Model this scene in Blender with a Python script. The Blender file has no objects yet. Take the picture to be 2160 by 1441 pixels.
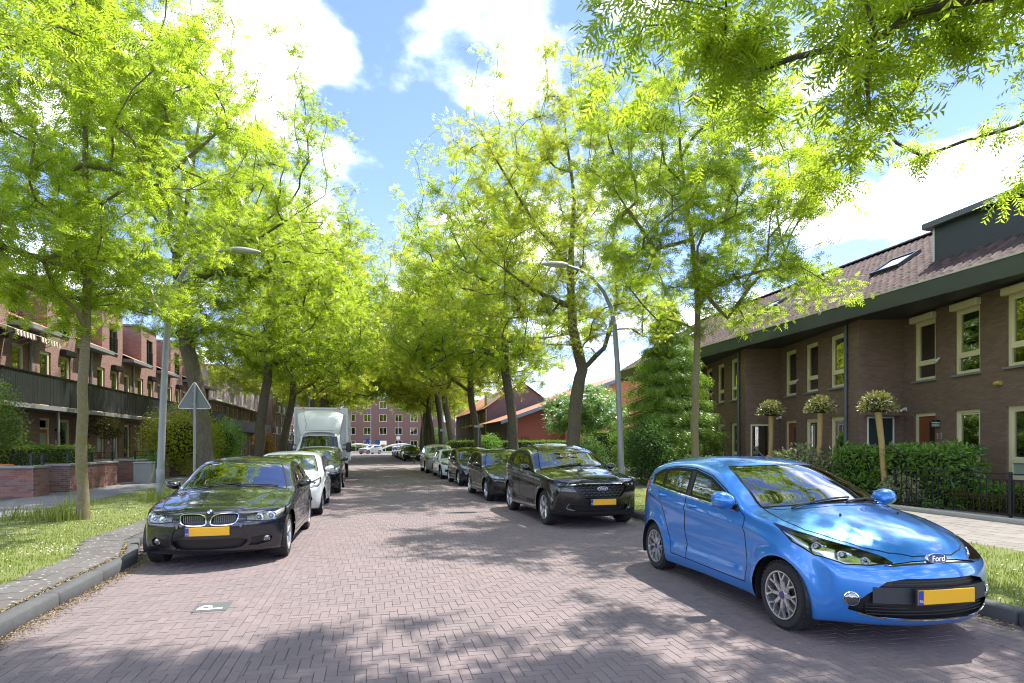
import bpy, bmesh, math, random
import numpy as np
from mathutils import Vector, Matrix
from mathutils.bvhtree import BVHTree
R = math.radians
rng = np.random.default_rng(7)
random.seed(7)
sc = bpy.context.scene
COL = sc.collection

# ---------------------------------------------------------------- camera
cam_d = bpy.data.cameras.new("camera")
cam = bpy.data.objects.new("camera", cam_d)
COL.objects.link(cam)
cam.location = (0, 0, 1.62)
cam.rotation_euler = (R(90), 0, R(-13.81))
cam_d.sensor_width = 36
cam_d.lens = 20.0
cam_d.shift_y = 0.1007
cam_d.clip_start = 0.05
cam_d.clip_end = 3000
sc.camera = cam

# ---------------------------------------------------------------- sky, sun, exposure
SUN_EL, SUN_AZ = 62.0, 57.0          # azimuth clockwise from +Y
world = bpy.data.worlds.new("World")
sc.world = world
world.use_nodes = True
wn, wl = world.node_tree.nodes, world.node_tree.links
wn.clear()
w_out = wn.new("ShaderNodeOutputWorld")
w_bg = wn.new("ShaderNodeBackground")
w_bg.inputs["Strength"].default_value = 0.15
sky = wn.new("ShaderNodeTexSky")
sky.sky_type = 'NISHITA'
sky.sun_disc = False
sky.sun_elevation = R(SUN_EL)
sky.sun_rotation = R(SUN_AZ)
sky.air_density = 0.8
sky.dust_density = 0.0
sky.ozone_density = 5.0
tc = wn.new("ShaderNodeTexCoord")
sep = wn.new("ShaderNodeSeparateXYZ")
wl.new(tc.outputs["Generated"], sep.inputs[0])
def wmath(op, a, b=None, clamp=False):
    n = wn.new("ShaderNodeMath"); n.operation = op; n.use_clamp = clamp
    for i, v in enumerate((a, b)):
        if v is None: continue
        if isinstance(v, (int, float)): n.inputs[i].default_value = v
        else: wl.new(v, n.inputs[i])
    return n.outputs[0]
zz = wmath('MAXIMUM', sep.outputs[2], 0.0)
den = wmath('ADD', zz, 0.22)
cmb = wn.new("ShaderNodeCombineXYZ")
wl.new(wmath('DIVIDE', sep.outputs[0], den), cmb.inputs[0])
wl.new(wmath('DIVIDE', sep.outputs[1], den), cmb.inputs[1])
mp = wn.new("ShaderNodeMapping")
mp.inputs["Location"].default_value = (2.35, 0.9, 0.0)
wl.new(cmb.outputs[0], mp.inputs[0])
nz = wn.new("ShaderNodeTexNoise")
nz.inputs["Scale"].default_value = 2.6
nz.inputs["Detail"].default_value = 7
nz.inputs["Roughness"].default_value = 0.52
nz.inputs["Distortion"].default_value = 0.15
wl.new(mp.outputs[0], nz.inputs["Vector"])
cr = wn.new("ShaderNodeValToRGB")
cr.color_ramp.elements[0].position = 0.47
cr.color_ramp.elements[1].position = 0.68
cr.color_ramp.interpolation = 'EASE'
wl.new(nz.outputs["Fac"], cr.inputs[0])
mix = wn.new("ShaderNodeMix"); mix.data_type = 'RGBA'
wl.new(cr.outputs["Color"], mix.inputs["Factor"])
tint = wn.new("ShaderNodeMix"); tint.data_type = 'RGBA'; tint.blend_type = 'MULTIPLY'; tint.inputs["Factor"].default_value = 1.0
wl.new(sky.outputs[0], tint.inputs["A"]); tint.inputs["B"].default_value = (0.98, 0.84, 0.98, 1)
wl.new(tint.outputs["Result"], mix.inputs["A"])
mix.inputs["B"].default_value = (11.5, 11.8, 12.2, 1)
wl.new(mix.outputs["Result"], w_bg.inputs["Color"])
wl.new(w_bg.outputs[0], w_out.inputs[0])

sun_d = bpy.data.lights.new("sun", 'SUN')
sun_d.energy = 3.4
sun_d.angle = R(0.53)
sun_d.color = (1.0, 0.95, 0.86)
sun = bpy.data.objects.new("sun", sun_d)
COL.objects.link(sun)
_d = Vector((math.sin(R(SUN_AZ)) * math.cos(R(SUN_EL)), math.cos(R(SUN_AZ)) * math.cos(R(SUN_EL)), math.sin(R(SUN_EL))))
sun.rotation_euler = _d.to_track_quat('Z', 'Y').to_euler()
sun.location = _d * 60

sc.view_settings.view_transform = 'Standard'
sc.view_settings.look = 'None'
sc.view_settings.gamma = 1.0
sc.view_settings.exposure = 1.5
sc.view_settings.use_curve_mapping = False
sc.render.engine = 'CYCLES'
sc.cycles.use_denoising = True
sc.cycles.denoising_prefilter = 'NONE'
sc.cycles.filter_width = 1.1
sc.cycles.max_bounces = 8
sc.cycles.diffuse_bounces = 5
sc.cycles.glossy_bounces = 3
sc.cycles.transmission_bounces = 4
sc.cycles.transparent_max_bounces = 12
sc.cycles.sample_clamp_indirect = 6.0
sc.cycles.caustics_reflective = False
sc.cycles.caustics_refractive = False

# ---------------------------------------------------------------- helpers
def tag(o, label=None, cat=None, group=None, kind=None):
    if label: o["label"] = label
    if cat: o["category"] = cat
    if group: o["group"] = group
    if kind: o["kind"] = kind
    return o

def empty(name, loc=(0, 0, 0), rz=0.0, parent=None):
    o = bpy.data.objects.new(name, None)
    o.empty_display_size = 0.2
    COL.objects.link(o)
    o.location = loc
    o.rotation_euler = (0, 0, rz)
    o.parent = parent
    return o

def link(name, me, parent=None, loc=None, rot=None):
    o = bpy.data.objects.new(name, me)
    COL.objects.link(o)
    if parent is not None: o.parent = parent
    if loc is not None: o.location = loc
    if rot is not None: o.rotation_euler = rot
    return o

def np_mesh(name, verts, faces, mats=(), smooth=False, mat_idx=None, attr=None):
    """verts (n,3); faces (m,k) array of equal k, or a list"""
    me = bpy.data.meshes.new(name)
    verts = np.asarray(verts, dtype=np.float32)
    if isinstance(faces, np.ndarray):
        m, k = faces.shape
        me.vertices.add(len(verts)); me.vertices.foreach_set("co", verts.ravel())
        me.loops.add(m * k); me.loops.foreach_set("vertex_index", faces.astype(np.int32).ravel())
        me.polygons.add(m)
        me.polygons.foreach_set("loop_start", np.arange(0, m * k, k, dtype=np.int32))
        me.polygons.foreach_set("use_smooth", np.full(m, bool(smooth)))
    else:
        me.from_pydata([tuple(v) for v in verts.tolist()], [], faces)
        if smooth: me.polygons.foreach_set("use_smooth", np.ones(len(me.polygons), dtype=bool))
    for mt in mats: me.materials.append(mt)
    if mat_idx is not None: me.polygons.foreach_set("material_index", np.asarray(mat_idx, dtype=np.int32))
    if attr is not None:
        a = me.attributes.new("rnd", 'FLOAT', 'POINT')
        a.data.foreach_set("value", np.asarray(attr, dtype=np.float32))
    me.update(calc_edges=True)
    me.validate()
    return me

class MB:
    """collects shapes into ONE mesh"""
    def __init__(s): s.v = []; s.f = []
    def add(s, vs, fs):
        b = len(s.v); s.v += [tuple(v) for v in vs]; s.f += [tuple(i + b for i in f) for f in fs]; return s
    def box(s, x0, x1, y0, y1, z0, z1, M=None):
        vs = [(x, y, z) for z in (z0, z1) for y in (y0, y1) for x in (x0, x1)]
        if M is not None: vs = [tuple(M @ Vector(v)) for v in vs]
        return s.add(vs, [(0, 2, 3, 1), (4, 5, 7, 6), (0, 1, 5, 4), (2, 6, 7, 3), (0, 4, 6, 2), (1, 3, 7, 5)])
    def prism(s, poly, z0, z1, M=None):
        """poly (x,y) ccw extruded in z"""
        n = len(poly)
        vs = [(p[0], p[1], z0) for p in poly] + [(p[0], p[1], z1) for p in poly]
        if M is not None: vs = [tuple(M @ Vector(v)) for v in vs]
        fs = [tuple(range(n - 1, -1, -1)), tuple(range(n, 2 * n))] + [(i, (i + 1) % n, n + (i + 1) % n, n + i) for i in range(n)]
        return s.add(vs, fs)
    def tube(s, pts, rad, n=8, cap=True):
        pts = [Vector(p) for p in pts]
        if isinstance(rad, (int, float)): rad = [rad] * len(pts)
        vs = []; up = None
        for i, p in enumerate(pts):
            d = (pts[min(i + 1, len(pts) - 1)] - pts[max(i - 1, 0)]).normalized()
            if up is None:
                up = d.orthogonal().normalized()
            up = (up - d * up.dot(d))
            up = up.normalized() if up.length > 1e-6 else d.orthogonal().normalized()
            b = d.cross(up)
            for k in range(n):
                a = 2 * math.pi * k / n
                vs.append(tuple(p + (up * math.cos(a) + b * math.sin(a)) * rad[i]))
        fs = []
        for i in range(len(pts) - 1):
            for k in range(n):
                fs.append((i * n + k, i * n + (k + 1) % n, (i + 1) * n + (k + 1) % n, (i + 1) * n + k))
        if cap:
            fs.append(tuple(range(n - 1, -1, -1))); fs.append(tuple((len(pts) - 1) * n + k for k in range(n)))
        return s.add(vs, fs)
    def lathe(s, prof, n=24, M=None, close=False, caps=True):
        """prof list (r, z) about z"""
        vs = []
        for r, z in prof:
            for k in range(n):
                a = 2 * math.pi * k / n
                vs.append((r * math.cos(a), r * math.sin(a), z))
        if M is not None: vs = [tuple(M @ Vector(v)) for v in vs]
        fs = []; m = len(prof)
        for i in range(m if close else m - 1):
            j = (i + 1) % m
            for k in range(n):
                fs.append((i * n + k, i * n + (k + 1) % n, j * n + (k + 1) % n, j * n + k))
        if not close and caps:
            if prof[0][0] > 1e-6: fs.append(tuple(range(n - 1, -1, -1)))
            if prof[-1][0] > 1e-6: fs.append(tuple((m - 1) * n + k for k in range(n)))
        return s.add(vs, fs)
    def mesh(s, name, mat, smooth=False, bevel=0.0, ang=40):
        me = bpy.data.meshes.new(name)
        me.from_pydata(s.v, [], s.f)
        if mat is not None: me.materials.append(mat)
        if bevel > 0:
            bm = bmesh.new(); bm.from_mesh(me)
            bmesh.ops.recalc_face_normals(bm, faces=bm.faces)
            es = [e for e in bm.edges if e.is_manifold and e.calc_face_angle(0) > 0.6]
            bmesh.ops.bevel(bm, geom=es, offset=bevel, segments=1, affect='EDGES', profile=0.5)
            bm.to_mesh(me); bm.free()
        if smooth:
            me.polygons.foreach_set("use_smooth", np.ones(len(me.polygons), dtype=bool))
            me.set_sharp_from_angle(angle=R(ang))
        me.update()
        return me
    def build(s, name, mat, parent=None, smooth=False, bevel=0.0, ang=40, loc=None, rot=None):
        return link(name, s.mesh(name, mat, smooth, bevel, ang), parent, loc, rot)

# ---------------------------------------------------------------- materials
MATS = {}
class NT:
    def __init__(s, name):
        s.m = bpy.data.materials.new(name); s.m.use_nodes = True
        s.t = s.m.node_tree; s.n = s.t.nodes; s.l = s.t.links
        s.n.clear(); s.out = s.n.new("ShaderNodeOutputMaterial")
    def new(s, typ, **kw):
        n = s.n.new(typ)
        for k, v in kw.items(): setattr(n, k, v)
        return n
    def set(s, sock, v):
        if isinstance(v, bpy.types.NodeSocket): s.l.new(v, sock)
        elif isinstance(v, (tuple, list)) and len(v) == 3 and sock.type == 'RGBA': sock.default_value = (*v, 1)
        else: sock.default_value = v
    def math(s, op, a, b=None, c=None, clamp=False):
        n = s.new("ShaderNodeMath", operation=op, use_clamp=clamp)
        for i, v in enumerate((a, b, c)):
            if v is not None: s.set(n.inputs[i], v)
        return n.outputs[0]
    def mixc(s, f, a, b, typ='MIX'):
        n = s.new("ShaderNodeMix", data_type='RGBA', blend_type=typ)
        s.set(n.inputs["Factor"], f); s.set(n.inputs["A"], a); s.set(n.inputs["B"], b)
        return n.outputs["Result"]
    def coord(s, kind="Object"):
        return s.new("ShaderNodeTexCoord").outputs[kind]
    def mapping(s, vec, scale=(1, 1, 1), loc=(0, 0, 0), rot=(0, 0, 0)):
        n = s.new("ShaderNodeMapping"); s.set(n.inputs["Vector"], vec)
        n.inputs["Scale"].default_value = scale; n.inputs["Location"].default_value = loc; n.inputs["Rotation"].default_value = rot
        return n.outputs[0]
    def noise(s, vec, scale, detail=4, rough=0.5, dist=0.0):
        n = s.new("ShaderNodeTexNoise"); s.set(n.inputs["Vector"], vec)
        n.inputs["Scale"].default_value = scale; n.inputs["Detail"].default_value = detail
        n.inputs["Roughness"].default_value = rough; n.inputs["Distortion"].default_value = dist
        return n.outputs["Fac"]
    def ramp(s, f, stops):
        n = s.new("ShaderNodeValToRGB"); s.set(n.inputs[0], f)
        el = n.color_ramp.elements
        while len(el) < len(stops): el.new(0.5)
        for e, (p, c) in zip(el, stops):
            e.position = p; e.color = (*c, 1) if len(c) == 3 else c
        return n.outputs[0]
    def bump(s, h, strength=0.3, dist=0.01):
        n = s.new("ShaderNodeBump"); s.set(n.inputs["Height"], h)
        n.inputs["Strength"].default_value = strength; n.inputs["Distance"].default_value = dist
        return n.outputs[0]
    def attr(s, name, typ='GEOMETRY'):
        n = s.new("ShaderNodeAttribute", attribute_name=name, attribute_type=typ); return n
    def principled(s, **kw):
        n = s.new("ShaderNodeBsdfPrincipled")
        for k, v in kw.items(): s.set(n.inputs[k], v)
        s.l.new(n.outputs[0], s.out.inputs[0])
        return n

def mat(name, col, rough=0.6, metal=0.0, var=0.12, scale=6.0, bump=0.0, bscale=40.0, coat=0.0, spec=0.5, coord="Object"):
    """plain surface with soft wear/tone variation"""
    if name in MATS: return MATS[name]
    t = NT(name)
    co = t.coord(coord)
    n1 = t.noise(co, scale, 5, 0.6)
    c = t.mixc(n1, tuple(x * (1 - var) for x in col), tuple(min(1, x * (1 + var)) for x in col))
    kw = dict()
    if bump > 0: kw["Normal"] = t.bump(t.noise(co, bscale, 3), bump, 0.01)
    r = t.math('ADD', t.math('MULTIPLY', n1, 0.16), rough - 0.08, clamp=True)
    t.principled(**{"Base Color": c, "Roughness": r, "Metallic": metal, "Coat Weight": coat, "Coat Roughness": 0.03,
                    "Specular IOR Level": spec}, **kw)
    MATS[name] = t.m
    return t.m

def brick_mat(name, c1, c2, mortar, bw=0.21, bh=0.0625, msize=0.010, axis='XZ', stain=0.3, coord="Object"):
    if name in MATS: return MATS[name]
    t = NT(name); co = t.coord(coord)
    sp = t.new("ShaderNodeSeparateXYZ"); t.set(sp.inputs[0], co)
    cb = t.new("ShaderNodeCombineXYZ")
    if axis == 'XZ': t.set(cb.inputs[0], t.math('ADD', sp.outputs[0], sp.outputs[1])); t.set(cb.inputs[1], sp.outputs[2])
    else: t.set(cb.inputs[0], sp.outputs[0]); t.set(cb.inputs[1], sp.outputs[1])
    b = t.new("ShaderNodeTexBrick")
    t.set(b.inputs["Vector"], cb.outputs[0])
    t.set(b.inputs["Color1"], c1); t.set(b.inputs["Color2"], c2); t.set(b.inputs["Mortar"], mortar)
    b.inputs["Scale"].default_value = 1.0
    b.inputs["Brick Width"].default_value = bw; b.inputs["Row Height"].default_value = bh
    b.inputs["Mortar Size"].default_value = msize / 2; b.inputs["Mortar Smooth"].default_value = 0.15; b.inputs["Bias"].default_value = 0.0
    n = t.noise(co, 1.3, 6, 0.65)
    c = t.mixc(t.math('MULTIPLY', n, stain), b.outputs["Color"], tuple(x * 0.45 for x in c1), 'MIX')
    n2 = t.noise(co, 60, 3)
    c = t.mixc(0.18, c, t.ramp(n2, [(0.3, (0, 0, 0)), (0.7, (0.5, 0.45, 0.42))]), 'MIX')
    hgt = t.math('ADD', t.math('MULTIPLY', t.math('SUBTRACT', 1.0, b.outputs["Fac"]), 1.0), t.math('MULTIPLY', n2, 0.35))
    t.principled(**{"Base Color": c, "Roughness": 0.85, "Normal": t.bump(hgt, 0.6, 0.008), "Specular IOR Level": 0.3})
    MATS[name] = t.m
    return t.m

def leaf_mat(name, col, trans, var=0.45, gloss=0.25, tw=0.5, yellow=None):
    """leaf: diffuse + translucent, tone varied leaf by leaf through attribute rnd"""
    if name in MATS: return MATS[name]
    t = NT(name)
    a = t.attr("rnd").outputs["Fac"]
    oi = t.new("ShaderNodeObjectInfo").outputs["Random"]
    k = t.math('ADD', t.math('MULTIPLY', a, 0.8), t.math('MULTIPLY', oi, 0.2))
    lo = tuple(x * (1 - var) for x in col); hi = tuple(x * (1 + var) for x in col)
    if yellow: hi = yellow
    c = t.mixc(k, lo, hi)
    tl = t.mixc(k, tuple(x * (1 - var * .6) for x in trans), tuple(x * (1 + var * .5) for x in trans))
    d = t.new("ShaderNodeBsdfDiffuse"); t.set(d.inputs[0], c)
    tr = t.new("ShaderNodeBsdfTranslucent"); t.set(tr.inputs[0], tl)
    m1 = t.new("ShaderNodeMixShader"); m1.inputs[0].default_value = tw
    t.l.new(d.outputs[0], m1.inputs[1]); t.l.new(tr.outputs[0], m1.inputs[2])
    g = t.new("ShaderNodeBsdfGlossy"); g.inputs["Roughness"].default_value = 0.42; t.set(g.inputs[0], (0.9, 0.95, 0.9))
    fr = t.new("ShaderNodeFresnel"); fr.inputs[0].default_value = 1.35
    m2 = t.new("ShaderNodeMixShader"); t.set(m2.inputs[0], t.math('MULTIPLY', fr.outputs[0], gloss))
    t.l.new(m1.outputs[0], m2.inputs[1]); t.l.new(g.outputs[0], m2.inputs[2])
    t.l.new(m2.outputs[0], t.out.inputs[0])
    MATS[name] = t.m
    return t.m

def glass_mat(name, tint=(0.35, 0.4, 0.38), refl=1.0, rough=0.0, base=0.05):
    """thin pane: fresnel mirror over tinted see-through"""
    if name in MATS: return MATS[name]
    t = NT(name)
    tr = t.new("ShaderNodeBsdfTransparent"); t.set(tr.inputs[0], tint)
    g = t.new("ShaderNodeBsdfGlossy"); g.inputs["Roughness"].default_value = rough; t.set(g.inputs[0], (1, 1, 1))
    lw = t.new("ShaderNodeFresnel"); lw.inputs[0].default_value = 1.5
    f = t.math('ADD', t.math('MULTIPLY', lw.outputs[0], refl), base, clamp=True)
    m = t.new("ShaderNodeMixShader"); t.set(m.inputs[0], f)
    t.l.new(tr.outputs[0], m.inputs[1]); t.l.new(g.outputs[0], m.inputs[2])
    t.l.new(m.outputs[0], t.out.inputs[0])
    MATS[name] = t.m
    return t.m

black_plastic = mat("black_plastic", (0.012, 0.012, 0.013), 0.45, var=0.2)
dark_metal = mat("dark_metal", (0.018, 0.02, 0.022), 0.45, 0.3, var=0.25, scale=9)
galv = mat("galvanised_steel", (0.25, 0.26, 0.26), 0.5, 0.35, var=0.14, scale=5)
chrome = mat("chrome", (0.75, 0.76, 0.78), 0.12, 1.0, var=0.04)
concrete = mat("concrete", (0.33, 0.32, 0.30), 0.9, var=0.25, scale=7, bump=0.3, bscale=80)

def text_mesh(cu):
    """letters as a real mesh"""
    o = bpy.data.objects.new("t", cu); COL.objects.link(o)
    dg = bpy.context.evaluated_depsgraph_get()
    me = bpy.data.meshes.new_from_object(o.evaluated_get(dg))
    bpy.data.objects.remove(o)
    return me
# ================================================================ GROUND
CH, SH = math.cos(R(13.81)), math.sin(R(13.81))
def to_px(x, y, z):
    X = x * CH - y * SH; Z = x * SH + y * CH
    if Z < 0.3: return None
    return 1080 + 1200 * X / Z, 938 - 1200 * (z - 1.62) / Z, Z
def in_view(x, y, z=0.0, m=30):
    p = to_px(x, y, z)
    return p is not None and -m < p[0] < 2160 + m and -m < p[1] < 1441 + m

t = NT("soil"); co = t.coord()
c = t.ramp(t.noise(co, 3.0, 8, 0.65), [(0.3, (0.05, 0.038, 0.026)), (0.7, (0.11, 0.088, 0.06))])
t.principled(**{"Base Color": c, "Roughness": 0.95, "Normal": t.bump(t.noise(co, 30, 5), 0.6, 0.03)})
soil_m = t.m
t = NT("turf"); co = t.coord()
c = t.mixc(t.noise(co, 0.9, 6, 0.65), (0.10, 0.17, 0.025), (0.20, 0.23, 0.06))
c = t.mixc(t.math('MULTIPLY', t.noise(co, 9, 5, 0.7), 0.6), c, (0.15, 0.115, 0.05))
t.principled(**{"Base Color": c, "Roughness": 0.95, "Normal": t.bump(t.noise(co, 60, 4), 0.7, 0.03)})
turf_m = t.m
t = NT("pavement_asphalt"); co = t.coord()
c = t.ramp(t.noise(co, 1.2, 7, 0.6), [(0.3, (0.13, 0.125, 0.13)), (0.7, (0.2, 0.19, 0.19))])
t.principled(**{"Base Color": c, "Roughness": 0.9, "Normal": t.bump(t.noise(co, 160, 3), 0.4, 0.005)})
asph_m = t.m
# brick paving tone: noise patches x brick-by-brick tone (attribute rnd)
def paver_mat(name, a, b, dark, spot=None):
    t = NT(name); co = t.new("ShaderNodeNewGeometry").outputs["Position"]
    rn = t.attr("rnd").outputs["Fac"]
    c = t.ramp(rn, [(0.0, tuple(x * 0.9 for x in a)), (0.12, a), (0.88, b), (1.0, tuple(x * 1.06 for x in b))])
    n1 = t.noise(co, 0.55, 6, 0.62)
    c = t.mixc(t.ramp(n1, [(0.38, (0, 0, 0)), (0.72, (0.55, 0.55, 0.55))]), c, dark)
    st = t.ramp(t.noise(co, 2.3, 3, 0.5, 0.4), [(0.66, (0, 0, 0)), (0.74, (0.5, 0.5, 0.5))])
    c = t.mixc(st, c, tuple(x * 0.5 for x in dark))
    n2 = t.noise(co, 130, 4, 0.6)
    c = t.mixc(0.22, c, t.ramp(n2, [(0.25, (0.02, 0.02, 0.02)), (0.75, (0.42, 0.36, 0.34))]))
    if spot is not None:
        v = t.new("ShaderNodeTexVoronoi"); t.set(v.inputs["Vector"], co); v.inputs["Scale"].default_value = 11
        s = t.math('ADD', v.outputs["Distance"], t.math('MULTIPLY', t.noise(co, 25, 3), 0.4))
        c = t.mixc(t.ramp(s, [(0.36, (0.85, 0.85, 0.85)), (0.42, (0, 0, 0))]), c, spot)
    t.principled(**{"Base Color": c, "Roughness": 0.82, "Specular IOR Level": 0.35, "Normal": t.bump(n2, 0.35, 0.004)})
    return t.m
road_brick_m = paver_mat("road_brick_clay", (0.172, 0.130, 0.134), (0.20, 0.152, 0.155), (0.15, 0.13, 0.135))
tile_m = paver_mat("concrete_tile", (0.19, 0.172, 0.155), (0.23, 0.213, 0.19), (0.16, 0.147, 0.133))
spot_tile_m = paver_mat("lichen_tile", (0.07, 0.068, 0.066), (0.10, 0.097, 0.093), (0.06, 0.06, 0.055), spot=(0.36, 0.35, 0.31))
t = NT("joint_sand"); co = t.coord()
c = t.ramp(t.noise(co, 5, 7, 0.7), [(0.35, (0.055, 0.045, 0.042)), (0.6, (0.095, 0.08, 0.068)), (0.78, (0.11, 0.115, 0.05))])
t.principled(**{"Base Color": c, "Roughness": 0.95})
sand_m = t.m
t = NT("road_far_brick"); co = t.coord()
sp = t.new("ShaderNodeSeparateXYZ"); t.set(sp.inputs[0], co)
b = t.new("ShaderNodeTexBrick"); t.set(b.inputs["Vector"], co)
t.set(b.inputs["Color1"], (0.17, 0.128, 0.132)); t.set(b.inputs["Color2"], (0.20, 0.152, 0.155)); t.set(b.inputs["Mortar"], (0.13, 0.105, 0.10))
b.inputs["Scale"].default_value = 1; b.inputs["Brick Width"].default_value = 0.2; b.inputs["Row Height"].default_value = 0.08; b.inputs["Mortar Size"].default_value = 0.004
c = t.mixc(t.math('MULTIPLY', t.noise(co, 0.5, 6, 0.62), 0.5), b.outputs[0], (0.21, 0.185, 0.18))
t.principled(**{"Base Color": c, "Roughness": 0.85, "Normal": t.bump(t.noise(co, 60, 3), 0.3, 0.005)})
road_far_m = t.m
kerb_m = mat("kerb_concrete", (0.085, 0.086, 0.09), 0.85, var=0.35, scale=11, bump=0.5, bscale=120)

g = MB(); g.add([(-900, -300, -0.06), (900, -300, -0.06), (900, 1500, -0.06), (-900, 1500, -0.06)], [(0, 1, 2, 3)])
tag(g.build("ground", turf_m), kind="structure")

# ---- left kerb line (face towards the road) and right kerb line
KL = [(-2.85, -6.0), (-3.02, 5.6), (-3.12, 8.76), (-3.62, 10.3), (-3.62, 35.5)]
KR = [(5.62, -6.0), (5.62, 35.5)]
def kerb_x(line, y):
    for (x0, y0), (x1, y1) in zip(line, line[1:]):
        if y0 <= y <= y1: return x0 + (x1 - x0) * (y - y0) / (y1 - y0)
    return line[-1][0]

# ---- road bed, bricks
rb = MB(); rb.add([(-4, -8, -0.0056), (6, -8, -0.0056), (6, 37, -0.0056), (-4, 37, -0.0056)], [(0, 1, 2, 3)])
rb.add([(-4, 37, -0.004), (6, 37, -0.004), (6, 39, 0.07), (-4, 39, 0.07)], [(0, 1, 2, 3)])
rb.add([(-60, 39, 0.07), (60, 39, 0.07), (60, 46.5, 0.07), (-60, 46.5, 0.07)], [(0, 1, 2, 3)])
rb.add([(-4, 46.5, 0.07), (6, 46.5, 0.07), (6, 48.5, -0.004), (-4, 48.5, -0.004)], [(0, 1, 2, 3)])
rb.add([(-4, 48.5, -0.004), (6, 48.5, -0.004), (6, 106, -0.004), (-4, 106, -0.004)], [(0, 1, 2, 3)])
rb.add([(-60, 97, 0.0), (60, 97, 0.0), (60, 112, 0.0), (-60, 112, 0.0)], [(0, 1, 2, 3)])
rme = rb.mesh("road", sand_m); rme.materials.append(road_far_m)
for i, p in enumerate(rme.polygons): p.material_index = 0 if i == 0 else 1
road = tag(link("road", rme), kind="structure")

bl, bw = 0.2, 0.08
P_TILE = (-1.55, 6.22)
H_, V_ = [], []
for i in range(-60, 700):
    for j in range(-60, 90):
        # lattice (bw,bw) and (bl,-bl), origin at the road corner
        ox = -4.2 + i * bw + j * bl - 14; oy = i * bw - j * bl + 1
        if -4.3 < ox < 6.2 and 1.4 < oy < 37.3:
            H_.append((ox + bl / 2, oy + bw / 2)); V_.append((ox + bl + bw / 2, oy + bw - bl / 2))
def keep(c):
    x, y = c
    if y < 1.6 or y > 36.98: return False
    if x < kerb_x(KL, y) + 0.04 or x > 5.62 - 0.04: return False
    return not (abs(x - P_TILE[0]) < 0.08 and abs(y - P_TILE[1]) < 0.08)
SX0, SX1 = -1.30, -0.90                 # stretcher strip between parking bay and lane
H_ = [c for c in H_ if keep(c) and not (SX0 + .1 < c[0] < SX1 - .1)]; V_ = [c for c in V_ if keep(c) and not (SX0 + .04 < c[0] < SX1 - .04)]
ST_ = [(SX0 + .04 + q * .08, 1.7 + k * .2 + (.1 if q % 2 else 0)) for q in range(5) for k in range(176)]
def brick_geo(lx, ly, top=0.0, base=-0.0055, gap=0.003, ch=0.0018):
    a, b_ = lx / 2 - gap / 2, ly / 2 - gap / 2
    vs = [(-a, -b_, base), (a, -b_, base), (a, b_, base), (-a, b_, base)]
    a -= ch; b_ -= ch
    vs += [(-a, -b_, top), (a, -b_, top), (a, b_, top), (-a, b_, top)]
    return np.array(vs), np.array([(4, 5, 6, 7), (0, 1, 5, 4), (1, 2, 6, 5), (2, 3, 7, 6), (3, 0, 4, 7)])
allb = [(x, y, 0) for x, y in H_] + [(x, y, 1) for x, y in V_] + [(x, y, 2) for x, y in ST_ if abs(x - P_TILE[0]) > .2 or abs(y - P_TILE[1]) > .2]
def bscore(c):
    p = to_px(c[0], c[1], 0.0)
    if p is None or not (0 < p[0] < 2160 and 0 < p[1] < 1441): return 1e9
    return p[2]
allb.sort(key=bscore)
protos = {}
for o in (0, 1):
    for k in range(6):
        V0, F0 = brick_geo(bl if o == 0 else bw, bw if o == 0 else bl)
        protos[(o, k)] = np_mesh("brick", V0, F0, [road_brick_m], attr=np.full(8, (k + 0.5) / 6))
for (x, y, o) in allb[:300]:
    b_ = link("brick", protos[(min(o, 1), random.randrange(6))], road, (x, y, random.uniform(-0.002, 0.001) + (.005 if o == 2 else 0)),
              (random.gauss(0, .006), random.gauss(0, .006), random.gauss(0, .006)))
rest = np.array(allb[300:]); N = len(rest)
VH, F0 = brick_geo(bl, bw); VV, _ = brick_geo(bw, bl)
base = np.where(rest[:, 2][:, None, None] == 0, VH[None], VV[None]).copy()
tilt = rng.normal(0, 0.004, (N, 2)); rot = rng.normal(0, 0.008, N)
bx, by = base[:, :, 0].copy(), base[:, :, 1].copy()
base[:, :, 2] += bx * tilt[:, 0:1] + by * tilt[:, 1:2] + rng.uniform(-0.002, 0.001, N)[:, None] + np.where(rest[:, 2] == 2, .005, 0)[:, None]
base[:, :, 0] = bx - by * rot[:, None] + rest[:, 0:1]; base[:, :, 1] = by + bx * rot[:, None] + rest[:, 1:2]
F = (F0[None] + (np.arange(N) * 8)[:, None, None]).reshape(-1, 4)
bo = link("brick", np_mesh("bricks", base.reshape(-1, 3), F, [road_brick_m], attr=np.repeat(rng.random(N), 8)), road)
tag(bo, kind="stuff")

# ---- parking tile with a white P
t = NT("painted_tile"); co = t.coord()
t.principled(**{"Base Color": t.mixc(t.noise(co, 40, 4), (0.075, 0.082, 0.086), (0.11, 0.118, 0.12)), "Roughness": 0.8})
white_paint = mat("white_paint", (0.78, 0.78, 0.75), 0.7, var=0.1, scale=30)
pt = MB().box(-.16, .16, -.16, .16, -.03, 0.006).build("parking_tile", t.m, None, bevel=0.004, loc=(*P_TILE, 0), rot=(0, 0, R(1.0)))
tag(pt, "grey concrete tile with a white letter P set in the road paving", "tile")
pp = MB()
outer = [(0.03 + 0.0, 0.0)]
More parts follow.
